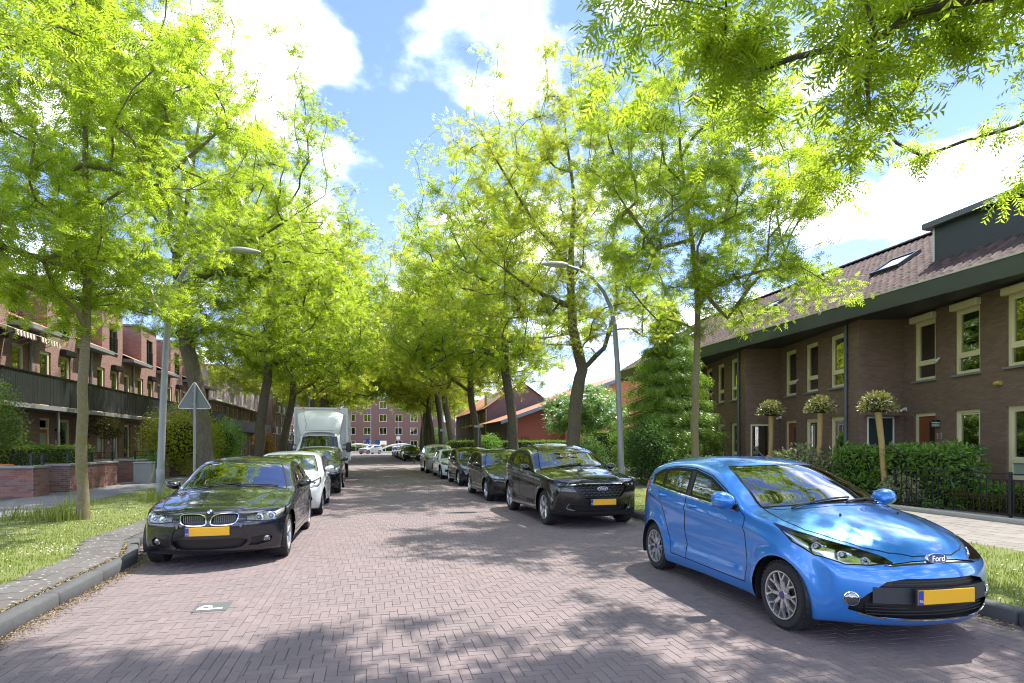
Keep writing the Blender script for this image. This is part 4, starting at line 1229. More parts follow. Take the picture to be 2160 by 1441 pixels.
# left: thin tree
TL1 = tree("street_tree", (-5.64, 13.16, 0.1), "slender mottled tree in the left verge, nearest in front of the lamp post",
     [(0, 0, 0), (-.03, .0, 1.6), (0.02, 0, 3.2), (.05, .05, 5.0), (.0, .1, 7.2), (.05, .2, 9.2)],
     [(9, [(-1.2, -.2, 5.3), (-2.6, -.3, 6.6)]), (12, [(1.2, .3, 7.0), (2.3, .6, 8.4)]), (12, [(-.9, .9, 7.2), (-1.7, 1.6, 8.8)])],
     [(0, 0, 7.8, 4.0, 3.8, 2.6, 3), (0, .2, 10.2, 3.2, 3.0, 2.4, 2), (-1.0, 0, 5.3, 3.3, 3.9, 1.4, 2.4)], 400, 11, .10, ybark_m, locust_m, bare=.25)
# left: leaning old tree
TL2 = tree("street_tree", (-5.6, 21.8, 0.1), "old leaning tree behind the triangular sign, left verge",
     [(0, 0, 0), (-.12, 0, 2.0), (-.45, 0, 4.2), (-.85, .0, 6.2), (-1.0, .1, 8.0), (-.6, .2, 10.5), (-.3, .2, 13.0)],
     [(9, [(-2.2, -.4, 7.0), (-3.4, -.8, 8.6)]), (10, [(.8, -.3, 8.0), (2.6, -.8, 9.2), (4.0, -1, 10.2)]), (12, [(.4, 1.0, 9.6), (1.6, 1.8, 12)]), (12, [(-1.8, -1, 10), (-2.6, -1.6, 12)])],
     [(.5, 0, 9.6, 4.9, 4.8, 3.6, 3), (.4, .2, 13.4, 4.4, 4.2, 3.6, 2.4), (1.3, -.2, 7.2, 5.0, 4.8, 1.8, 2.6), (-1.6, -1, 6.1, 3.0, 3.0, 1.3, .8)], 520, 21, .27, bark_m, locust_m, bare=.3)
# right: forked old tree
TR2 = tree("street_tree", (7.5, 20.6, 0.1), "thick forked tree with bronze-tinged leaves behind the black car on the right",
     [(0, 0, 0), (-.02, 0, 1.8), (.12, 0, 3.4), (.35, .0, 4.4), (-.05, .0, 6.0), (-.1, .1, 8.4), (.1, .2, 11), (-.3, .2, 14)],
     [(9, [(1.3, .1, 5.3), (1.9, .2, 7.2), (1.7, .2, 9.6), (2.3, .3, 12)]), (13, [(-1.6, -.3, 7.2), (-3.4, -.5, 8.2)]), (15, [(-1.6, -.4, 9.6), (-3.2, -.6, 11.8), (-4, -.8, 13)]), (17, [(.9, .8, 11), (1.4, 1.3, 13.5)])],
     [(-.6, 0, 9.4, 5.2, 4.2, 3.0, 3), (-.8, .2, 13.0, 4.6, 3.8, 3.4, 2.6), (-.4, 0, 6.8, 5.6, 4.4, 1.7, 1.8)], 430, 31, .26, bark_m, locust_y, bare=.36)
# right: thin tree
TR1 = tree("street_tree", (7.5, 12.2, 0.1), "slender tree between the black car and the blue car, right verge",
     [(0, 0, 0), (.0, 0, 2.0), (.06, .0, 3.6), (.10, .05, 5.4), (-.1, .1, 7.0), (-.3, .2, 9.2)],
     [(9, [(.9, .0, 4.6), (1.9, .0, 5.8), (2.8, .0, 7.2)]), (12, [(1.0, .3, 7.0), (1.6, .6, 8.8)]), (11, [(-1.2, -.3, 6.0), (-2.3, -.5, 7.2)])],
     [(.2, 0, 7.6, 3.5, 3.4, 2.5, 3), (0, .2, 9.8, 2.7, 2.8, 2.0, 1.6), (.6, 0, 5.6, 3.4, 3.4, 1.3, 1.2)], 300, 41, .092, ybark_m, locust_m, bare=.36)
# right: tree beside the camera whose limbs reach over the road
tree("street_tree", (7.4, 1.9, 0.1), "tree at the picture's edge whose leafy branches hang over the blue car",
     [(0, 0, 0), (-.05, 0, 2.2), (0, .05, 4.2), (.1, .1, 6.2), (0, .2, 8.4), (-.1, .3, 10.4)],
     [(7, [(-1.5, 1.4, 5.4), (-2.8, 3.0, 5.8)]), (8, [(1.0, 2.0, 5.8), (1.4, 4.2, 6.0)]), (11, [(-1.8, 1.8, 8.2), (-3.4, 3.6, 9.6)]), (12, [(1.6, .8, 8.6), (2.6, 1.4, 10)])],
     [(-1.0, 1.4, 5.9, 4.6, 4.4, 1.3, 2.6), (0, .4, 8.2, 4.8, 4.8, 2.2, 2.2), (-4.4, 4.2, 10.0, 3.4, 2.4, 1.7, 2.0)], 330, 71, .16, bark_m, locust_m, bare=.22, fs=(.9, 1.5))
# medium distance trees
TM1 = tree("street_tree", (-5.6, 31.0, 0.1), "straight dark-barked tree behind the yellow-green bush, left verge",
     [(0, 0, 0), (.1, 0, 2.5), (.45, .0, 4.8), (.5, 0, 7), (.4, .1, 9.5), (.5, .2, 12.5)],
     [(7, [(1.6, -.2, 5.9), (3.2, -.4, 5.7), (4.4, -.4, 6.2)]), (8, [(-1.5, .3, 6.4), (-3.0, .4, 6.6)]), (11, [(1.6, .6, 8.8), (2.8, 1, 11)]), (11, [(-1.2, -.6, 9), (-2.2, -1, 11)])],
     [(1.2, 0, 9.0, 5.6, 5.2, 3.6, 3), (.9, .2, 13.0, 4.8, 4.8, 3.6, 2.4), (1.4, 0, 6.4, 5.6, 5.2, 1.8, 2.4)], 560, 51, .24, bark_m, locust_m, tmpl=FR_FAR, ntw=6, nf=8, bare=.58)
TM2 = tree("street_tree", (-5.5, 37.4, 0.1), "dark tree with a low limb reaching over the white truck, left verge",
     [(0, 0, 0), (.35, 0, 2.5), (.75, .0, 4.6), (.7, 0, 7), (.9, .1, 9.5), (.7, .2, 12.0)],
     [(6, [(1.9, -.2, 5.3), (3.2, -.2, 6.8), (4.2, -.3, 8)]), (9, [(-.9, .3, 6.4), (-2.4, .4, 7.6)]), (11, [(2.0, .6, 9.2), (3.0, 1, 11)])],
     [(.8, 0, 8.8, 6.0, 5.4, 3.4, 3), (.8, .2, 12.4, 5.0, 4.8, 3.4, 2.4), (.8, 0, 6.2, 6.2, 5.2, 1.8, 2.6)], 540, 61, .23, bark_m, locust_y, tmpl=FR_FAR, ntw=6, nf=8, bare=.58)
near = [(TL2, (-5.6, 4.4, .1), R(150), .86, "tree at the picture's edge whose branches fill the upper left corner"),
        (TM1, (7.4, 29.5, .1), R(165), 1.12, "tree in the right verge beside the white car"),
        (TM2, (7.0, 37.0, .1), R(200), 1.08, "tree at the corner of the side street, right verge")]
for s_, l_, rz, k, lb in near: copy_tree(s_, l_, rz, k, lb)
ords = ["first", "second", "third", "fourth", "fifth", "sixth"]
for i, y in enumerate((51, 58.5, 66, 74, 82, 90)):
    copy_tree((TM1, TM2)[i % 2], (-5.6 + rng.normal(0, .15), y, .1), R(40 * i - 40), 1.3 + .07 * (i % 3), ords[i] + " tree beyond the side street on the left side")
    copy_tree((TM2, TM1)[i % 2], (7.2 + rng.normal(0, .15), y + 1.5, .1), R(40 * i + 140), 1.26 + .07 * ((i + 1) % 3), ords[i] + " tree beyond the side street on the right side")

# ---------------------------------------------------------------- hedges and bushes
LEAF_S = leaf_template(0.055, 0.03); LEAF_L = leaf_template(0.13, 0.055); LEAF_M = leaf_template(0.08, 0.045)
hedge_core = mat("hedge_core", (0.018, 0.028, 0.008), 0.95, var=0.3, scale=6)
laurel_m = leaf_mat("laurel_leaf", (0.12, 0.24, 0.03), (0.3, 0.55, 0.05), var=.45, gloss=.7, tw=.25)
privet_m = leaf_mat("privet_leaf", (0.09, 0.16, 0.022), (0.26, 0.44, 0.035), var=.45, gloss=.4, tw=.35, yellow=(0.14, 0.19, 0.03))
dark_leaf = leaf_mat("dark_leaf", (0.055, 0.115, 0.02), (0.14, 0.30, 0.03), var=.5, gloss=.5, tw=.3)
yellow_leaf = leaf_mat("yellow_leaf", (0.28, 0.33, 0.02), (0.6, 0.66, 0.03), var=.35, gloss=.3, tw=.45, yellow=(0.36, 0.33, 0.03))
pale_leaf = leaf_mat("variegated_leaf", (0.13, 0.17, 0.05), (0.28, 0.36, 0.08), var=.5, gloss=.6, tw=.3, yellow=(0.42, 0.42, 0.24))
brown_leaf = leaf_mat("brown_leaf", (0.09, 0.075, 0.02), (0.16, 0.15, 0.03), var=.5, gloss=.2, tw=.3)
fresh_leaf = leaf_mat("fresh_leaf", (0.10, 0.20, 0.035), (0.26, 0.5, 0.05), var=.45, gloss=.4, tw=.4)
def shell_points(n, kind, size, jit, rg):
    sx, sy, sz = size
    if kind == 'box':
        A = np.array([sy * sz, sy * sz, sx * sz, sx * sz, sx * sy]); f = rg.choice(5, n, p=A / A.sum())
        p = rg.uniform(-.5, .5, (n, 3)) * np.array(size); p[:, 2] += sz / 2; nr = np.zeros((n, 3))
        for i, (ax, s) in enumerate(((0, -1), (0, 1), (1, -1), (1, 1), (2, 1))):
            k = f == i
            p[k, ax] = s * size[ax] / 2 if ax < 2 else sz
            nr[k, ax] = s
    else:
        d = unit(rg.normal(0, 1, (n, 3))); r = rg.uniform(.35, 1.0, n) ** .6
        p = d * r[:, None] * np.array(size) / 2; p[:, 2] += sz / 2; nr = d / np.array(size); nr = unit(nr)
    # lumpy outline
    ph = np.sin(p @ np.array([[3.1, 1.7, 2.2], [-2.3, 3.7, 1.1], [1.2, -2.1, 4.3]]).T)
    p = p + nr * (ph.sum(1) * jit * .35)[:, None] + rg.normal(0, jit * .5, (n, 3)) - nr * np.abs(rg.normal(0, jit * .6, n))[:, None]
    p[:, 2] = np.maximum(p[:, 2], 0.02)
    return p, nr
def bush(name, loc, size, label, cat, leafm, tmpl, n, kind='box', rz=0.0, jit=.06, seed=0, group=None, core=True, scale=(.8, 1.5), stems=False):
    if kind == 'ball': n = int(n * 1.2)
    rg = np.random.default_rng(seed + 100)
    root = empty(name, loc, rz); tag(root, label, cat, group)
    p, nr = shell_points(n, kind, size, jit, rg)
    d = unit(nr * .6 + rg.normal(0, .7, (n, 3))); nn = unit(nr + np.array([0, 0, .5]) + rg.normal(0, .5, (n, 3)))
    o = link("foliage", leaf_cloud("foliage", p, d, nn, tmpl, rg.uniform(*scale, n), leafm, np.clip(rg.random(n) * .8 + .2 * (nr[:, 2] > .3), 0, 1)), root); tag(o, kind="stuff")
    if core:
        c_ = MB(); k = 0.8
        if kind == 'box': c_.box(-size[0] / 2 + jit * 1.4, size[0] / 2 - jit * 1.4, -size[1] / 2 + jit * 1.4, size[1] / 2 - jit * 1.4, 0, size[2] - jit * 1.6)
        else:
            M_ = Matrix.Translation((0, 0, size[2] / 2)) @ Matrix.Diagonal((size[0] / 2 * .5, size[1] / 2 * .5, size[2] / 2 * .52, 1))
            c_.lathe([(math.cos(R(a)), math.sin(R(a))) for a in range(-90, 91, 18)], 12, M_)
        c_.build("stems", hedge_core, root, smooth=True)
    return root
# right gardens
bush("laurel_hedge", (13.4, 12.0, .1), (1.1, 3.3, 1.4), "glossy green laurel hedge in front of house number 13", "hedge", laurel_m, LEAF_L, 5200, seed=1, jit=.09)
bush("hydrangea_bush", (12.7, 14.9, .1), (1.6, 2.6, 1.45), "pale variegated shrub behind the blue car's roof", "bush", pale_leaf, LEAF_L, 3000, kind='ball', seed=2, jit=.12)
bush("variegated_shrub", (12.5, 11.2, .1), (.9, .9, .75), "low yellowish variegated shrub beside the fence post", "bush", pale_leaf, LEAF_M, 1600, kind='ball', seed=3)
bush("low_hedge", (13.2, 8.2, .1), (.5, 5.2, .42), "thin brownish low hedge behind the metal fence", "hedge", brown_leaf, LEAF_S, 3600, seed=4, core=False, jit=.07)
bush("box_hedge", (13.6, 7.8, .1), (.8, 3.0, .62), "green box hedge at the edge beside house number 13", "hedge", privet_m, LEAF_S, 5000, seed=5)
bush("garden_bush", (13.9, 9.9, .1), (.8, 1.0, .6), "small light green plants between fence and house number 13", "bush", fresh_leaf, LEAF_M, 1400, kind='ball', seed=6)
bush("ivy_bush", (9.9, 19.2, .1), (1.7, 2.2, 2.6), "dark green bush standing behind the right lamp post", "bush", dark_leaf, LEAF_M, 5000, kind='ball', seed=7, jit=.16)
bush("garden_bush", (11.4, 17.6, .1), (1.5, 1.8, 1.1), "light green shrub below the big conifer", "bush", pale_leaf, LEAF_M, 2200, kind='ball', seed=8, jit=.12)
bush("garden_bush", (12.6, 20.0, .1), (1.2, 3.0, .9), "green shrub along the house walls beyond the conifer", "bush", fresh_leaf, LEAF_M, 2400, kind='ball', seed=9, jit=.1)
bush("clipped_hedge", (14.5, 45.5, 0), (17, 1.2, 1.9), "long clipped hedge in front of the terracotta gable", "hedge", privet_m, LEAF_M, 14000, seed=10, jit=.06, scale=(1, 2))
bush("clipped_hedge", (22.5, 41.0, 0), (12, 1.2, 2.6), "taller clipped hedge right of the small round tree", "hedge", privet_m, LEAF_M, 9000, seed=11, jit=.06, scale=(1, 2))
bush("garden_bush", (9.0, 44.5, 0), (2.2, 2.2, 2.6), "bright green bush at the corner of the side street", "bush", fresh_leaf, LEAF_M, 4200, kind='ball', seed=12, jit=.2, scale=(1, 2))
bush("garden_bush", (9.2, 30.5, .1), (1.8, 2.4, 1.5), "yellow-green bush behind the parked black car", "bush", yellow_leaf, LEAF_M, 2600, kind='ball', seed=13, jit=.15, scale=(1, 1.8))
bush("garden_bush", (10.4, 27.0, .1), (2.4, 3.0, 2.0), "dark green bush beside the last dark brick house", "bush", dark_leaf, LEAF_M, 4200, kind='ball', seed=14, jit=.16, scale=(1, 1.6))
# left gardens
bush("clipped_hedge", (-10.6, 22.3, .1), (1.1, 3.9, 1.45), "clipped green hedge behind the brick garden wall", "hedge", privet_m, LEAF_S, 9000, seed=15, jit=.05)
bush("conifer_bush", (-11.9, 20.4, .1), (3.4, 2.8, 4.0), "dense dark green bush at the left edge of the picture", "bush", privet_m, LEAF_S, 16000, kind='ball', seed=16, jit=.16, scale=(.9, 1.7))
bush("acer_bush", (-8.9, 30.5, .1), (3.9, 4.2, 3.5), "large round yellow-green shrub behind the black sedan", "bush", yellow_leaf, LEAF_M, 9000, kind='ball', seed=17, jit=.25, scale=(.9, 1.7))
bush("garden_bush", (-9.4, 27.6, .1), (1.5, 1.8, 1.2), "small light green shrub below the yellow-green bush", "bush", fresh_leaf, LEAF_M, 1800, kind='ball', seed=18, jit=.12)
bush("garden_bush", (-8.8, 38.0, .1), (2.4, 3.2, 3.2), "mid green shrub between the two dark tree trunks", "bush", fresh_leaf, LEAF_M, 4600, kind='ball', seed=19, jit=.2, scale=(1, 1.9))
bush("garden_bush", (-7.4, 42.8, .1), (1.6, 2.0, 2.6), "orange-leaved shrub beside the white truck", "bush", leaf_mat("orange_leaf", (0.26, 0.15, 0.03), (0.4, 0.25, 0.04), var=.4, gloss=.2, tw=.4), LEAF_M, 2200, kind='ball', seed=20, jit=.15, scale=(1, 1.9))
bush("garden_bush", (-10.9, 25.2, .1), (1.2, 1.6, .9), "small yellowish plant behind the brick garden wall", "bush", yellow_leaf, LEAF_M, 1500, kind='ball', seed=21, jit=.1)
bush("garden_tree", (-11.9, 29.9, 1.9), (1.5, 1.5, 1.0), "small bronze-leaved tree crown under the black balcony", "bush", brown_leaf, LEAF_M, 1500, kind='ball', seed=22, jit=.15, core=False)
for i, (x, y, s) in enumerate(((-6.5, 95, 5), (-9, 88, 6), (11, 100, 6), (9.5, 94, 4))):
    bush("far_bush", (x, y, 0), (s, s, s * .8), ["round pale green bush by the bridge, left of the far car", "dark bush at the far end behind the truck", "dark tree-like bush at the far right corner", "green bush behind the far parked cars"][i], "bush", (fresh_leaf, dark_leaf, dark_leaf, privet_m)[i], LEAF_L, 2600, kind='ball', seed=30 + i, jit=.3, scale=(1.5, 3))
bush("clipped_hedge", (1, 113, 0), (14, 1, 1.3), "low hedge across the far end of the street", "hedge", privet_m, LEAF_L, 3000, seed=40, scale=(1, 2))

# topiary trees: yellowish trunk, clipped ball of leaves
trunk_y = mat("pale_trunk", (0.36, 0.25, 0.10), 0.8, var=.25, scale=12, bump=.4, bscale=30)
ball_m = leaf_mat("topiary_leaf", (0.22, 0.22, 0.06), (0.34, 0.36, 0.08), var=.5, gloss=.5, tw=.35, yellow=(0.48, 0.42, 0.2))
for i, (x, y, h, r_, lean, lb) in enumerate(((12.8, 11.9, 2.92, .41, .22, "topiary tree with a leaning pale trunk, nearest to house number 13"), (12.9, 14.3, 3.0, .38, -.1, "topiary tree with pale trunk, middle of the three"), (12.9, 16.4, 3.02, .39, -.06, "topiary tree with pale trunk, farthest of the three"))):
    root = empty("topiary_tree", (x, y, .1)); tag(root, lb, "tree", "clipped topiary trees in the right front gardens")
    tx = -lean
    pts = [(0, lean * -.2, 0), (-.02, lean * .1, .8), (.02, lean * .6, 1.6), (.0, lean, h - .55), (0, lean * 1.05, h - .35)]
    MB().tube(pts, [.085, .075, .072, .085, .105], 10).build("trunk", trunk_y, root, smooth=True)
    rg = np.random.default_rng(70 + i); n = 1100
    d = unit(rg.normal(0, 1, (n, 3))); d[:, 2] = np.abs(d[:, 2]) * 1.15 - .3
    p = d * np.array([r_, r_, r_ * 1.0]) * rg.uniform(.55, 1.08, n)[:, None] + np.array([0, lean, h - .40])
    o = link("crown", leaf_cloud("crown", p, unit(d + rg.normal(0, .5, d.shape)), unit(d + rg.normal(0, .6, d.shape)), leaf_template(.1, .04), rg.uniform(.7, 1.3, n), ball_m), root); tag(o, kind="stuff")
    MB().lathe([(r_ * .7 * math.cos(R(a)), r_ * .5 * math.sin(R(a))) for a in range(-60, 91, 15)], 12, Matrix.Translation((0, lean, h - .38))).build("core", hedge_core, root)

# big conifer
def conifer(loc, h, rad_, label, seed, bare=1.0):
    rg = np.random.default_rng(seed)
    root = empty("conifer", loc); tag(root, label, "tree")
    mb = MB().tube([(0, 0, 0), (.03, 0, h * .5), (0, 0, h * .98)], [.16, .1, .02], 10)
    P, D, Nn, S, tone = [], [], [], [], []
    V, F = [], []
    nb = 240
    for i in range(nb):
        u = (i + rg.random()) / nb; z = bare + (h - bare) * u ** 1.05; lay = .52; z = z * .3 + .7 * (math.floor(z / lay) * lay + .2)
        a = i * 2.39996 + rg.normal(0, .3)
        L = rad_ * (1 - u) ** .85 * rg.uniform(.7, 1.12) + .12
        e = np.array([math.cos(a), math.sin(a), 0])
        tip = np.array([0, 0, z]) + e * L + np.array([0, 0, -.10 * L - .12 * L * L * .3 + .1])
        b0 = np.array([0, 0, z])
        mid = (b0 + tip) / 2 + np.array([0, 0, .12 * L])
        if L > .5: mb.tube([tuple(b0), tuple(mid), tuple(tip)], [.022 * L, .014 * L, .004], 4, cap=False)
        n = int(16 + 34 * L)
        s = np.sqrt(rg.uniform(.06, 1, n)); q = (1 - s)[:, None] ** 2 * b0 + 2 * (s * (1 - s))[:, None] * mid + (s ** 2)[:, None] * tip
        sd = rg.choice([-1, 1], n); lat = np.array([-e[1], e[0], 0])
        q = q + lat * (rg.normal(0, .10 + .12 * L, n) * (1.1 - .5 * s))[:, None] + rg.normal(0, .05, (n, 3))
        d = e * .7 + lat * (sd * .6)[:, None] + np.array([0, 0, -.45]) + rg.normal(0, .28, (n, 3))
        P.append(q); D.append(d); Nn.append(np.tile([0, 0, 1.], (n, 1)) + e * .5 + rg.normal(0, .35, (n, 3))); S.append(rg.uniform(.7, 1.3, n))
        tone.append(np.clip(s * .55 + rg.normal(.15, .2, n), 0, 1))
    mb.build("trunk", bark_m, root, smooth=True)
    tm = frond_template(4, .30, .11, .045, droop=.6)
    cm = leaf_mat("conifer_needle", (0.08, 0.17, 0.028), (0.28, 0.5, 0.04), var=.45, gloss=.1, tw=.42, yellow=(0.32, 0.44, 0.08))
    o = link("crown", leaf_cloud("crown", np.concatenate(P), np.concatenate(D), np.concatenate(Nn), tm, np.concatenate(S), cm, np.concatenate(tone)), root); tag(o, kind="stuff")
    return root
conifer((11.7, 21.0, .1), 7.4, 2.5, "tall drooping conifer in front of the last brick houses", 80)

# small round tree by the terracotta gable: several stems
TS = tree("garden_tree", (14.0, 36.2, 0), "small bushy tree with several stems in front of the terracotta gable",
     [(0, 0, 0), (0, 0, 1.0), (.1, 0, 1.9), (.2, 0, 3.0), (.2, .1, 4.2)],
     [(3, [(-.5, 0, 1.7), (-1.0, 0, 3.0)]), (3, [(.6, .1, 1.8), (1.1, .2, 3.1)]), (5, [(-.3, .3, 3), (-.5, .5, 4.4)])],
     [(0, 0, 4.0, 2.9, 2.7, 1.7, 3), (0, 0, 2.9, 2.8, 2.6, 1.0, 2)], 170, 91, .13, ybark_m, fresh_leaf, tmpl=FR_FAR, group=None, ntw=4, nf=8, tw_len=.55)
# ================================================================ CARS
def paint(name, col, metal=0.0, rough=0.25, flake=0.0):
    if name in MATS: return MATS[name]
    t = NT(name); co = t.coord()
    dust = t.ramp(t.noise(co, 2.2, 6, .6), [(0.45, (0, 0, 0)), (0.85, (.035, .035, .035))])
    c = t.mixc(dust, col, (0.30, 0.28, 0.25))
    t.principled(**{"Base Color": c, "Metallic": metal, "Roughness": rough, "Coat Weight": 1.0, "Coat Roughness": 0.012, "Coat IOR": 1.5, "Specular IOR Level": .5})
    MATS[name] = t.m; return t.m
rubber = mat("tyre_rubber", (0.018, 0.018, 0.018), 0.8, var=.3, scale=20)
alloy = mat("alloy_rim", (0.55, 0.56, 0.57), 0.28, 0.85, var=.08)
alloy_dark = mat("alloy_rim_dark", (0.22, 0.22, 0.23), 0.32, 0.85, var=.08)
brake_m = mat("brake_disc", (0.16, 0.15, 0.14), 0.5, 0.7, var=.25)
car_glass = glass_mat("car_glass", (0.62, 0.68, 0.65), 1.7, 0.0, 0.12)
side_glass = glass_mat("car_side_glass", (0.38, 0.42, 0.40), 1.6, 0.0, 0.12)
lens_m = glass_mat("headlight_lens", (0.9, 0.92, 0.94), 1.0, 0.0, 0.02)
reflector_m = mat("reflector", (0.62, 0.63, 0.65), 0.3, 0.35, var=.12, scale=25)
lamp_glass = glass_mat("lamp_projector", (0.3, 0.33, 0.36), 2.0, 0.0, 0.2)
red_lens = mat("red_lens", (0.45, 0.02, 0.012), 0.15, var=.1, coat=.8)
amber_m = mat("amber_indicator", (0.6, 0.2, 0.02), 0.3, var=.1)
plate_m = mat("plate_yellow", (0.80, 0.42, 0.012), 0.45, var=.03)
plate_blue = mat("plate_blue", (0.01, 0.05, 0.32), 0.45, var=.03)
interior_m = mat("interior_cloth", (0.035, 0.035, 0.038), 0.85, var=.2)
grille_m = mat("grille_black", (0.008, 0.008, 0.009), 0.4, var=.2)
gap_m = mat("panel_gap", (0.004, 0.004, 0.004), 0.9, var=.1)
badge_blue = mat("badge_blue", (0.006, 0.016, 0.10), 0.25, coat=.6, var=.05)

def crspline(P, closed, per):
    """Catmull-Rom through control rows; per = samples in each segment"""
    P = np.asarray(P, float); n = len(P); out = []
    segs = n if closed else n - 1
    for i in range(segs):
        if closed: p0, p1, p2, p3 = P[(i - 1) % n], P[i], P[(i + 1) % n], P[(i + 2) % n]
        else: p0, p1, p2, p3 = P[max(i - 1, 0)], P[i], P[min(i + 1, n - 1)], P[min(i + 2, n - 1)]
        # centripetal-like tangents limit overshoot
        d0, d1, d2 = [max(np.linalg.norm((b - a)[:2]), 1e-4) for a, b in ((p0, p1), (p1, p2), (p2, p3))]
        m1 = ((p1 - p0) / d0 * d1 + (p2 - p1) / d1 * d0) / (d0 + d1) * d1
        m2 = ((p2 - p1) / d1 * d2 + (p3 - p2) / d2 * d1) / (d1 + d2) * d1
        for k in range(per[i] if hasattr(per, '__len__') else per):
            u = k / (per[i] if hasattr(per, '__len__') else per)
            h00, h10, h01, h11 = 2*u**3-3*u*u+1, u**3-2*u*u+u, -2*u**3+3*u*u, u**3-u*u
            out.append(h00 * p1 + h10 * m1 + h01 * p2 + h11 * m2)
    if not closed: out.append(P[-1])
    return np.array(out)
def interp(tbl, x):
    a = np.array(tbl); xs = a[:, 0]; 
    # smooth monotone-ish interpolation
    d = crspline(a, False, 8); o = np.argsort(d[:, 0]); return np.interp(x, d[o, 0], d[o, 1])

def pip(x, y, poly):
    n = len(poly); r = np.zeros(len(x), bool)
    for i in range(n):
        x0, y0 = poly[i]; x1, y1 = poly[(i + 1) % n]
        c = ((y0 > y) != (y1 > y)) & (x < (x1 - x0) * (y - y0) / (y1 - y0 + 1e-12) + x0)
        r ^= c
    return r

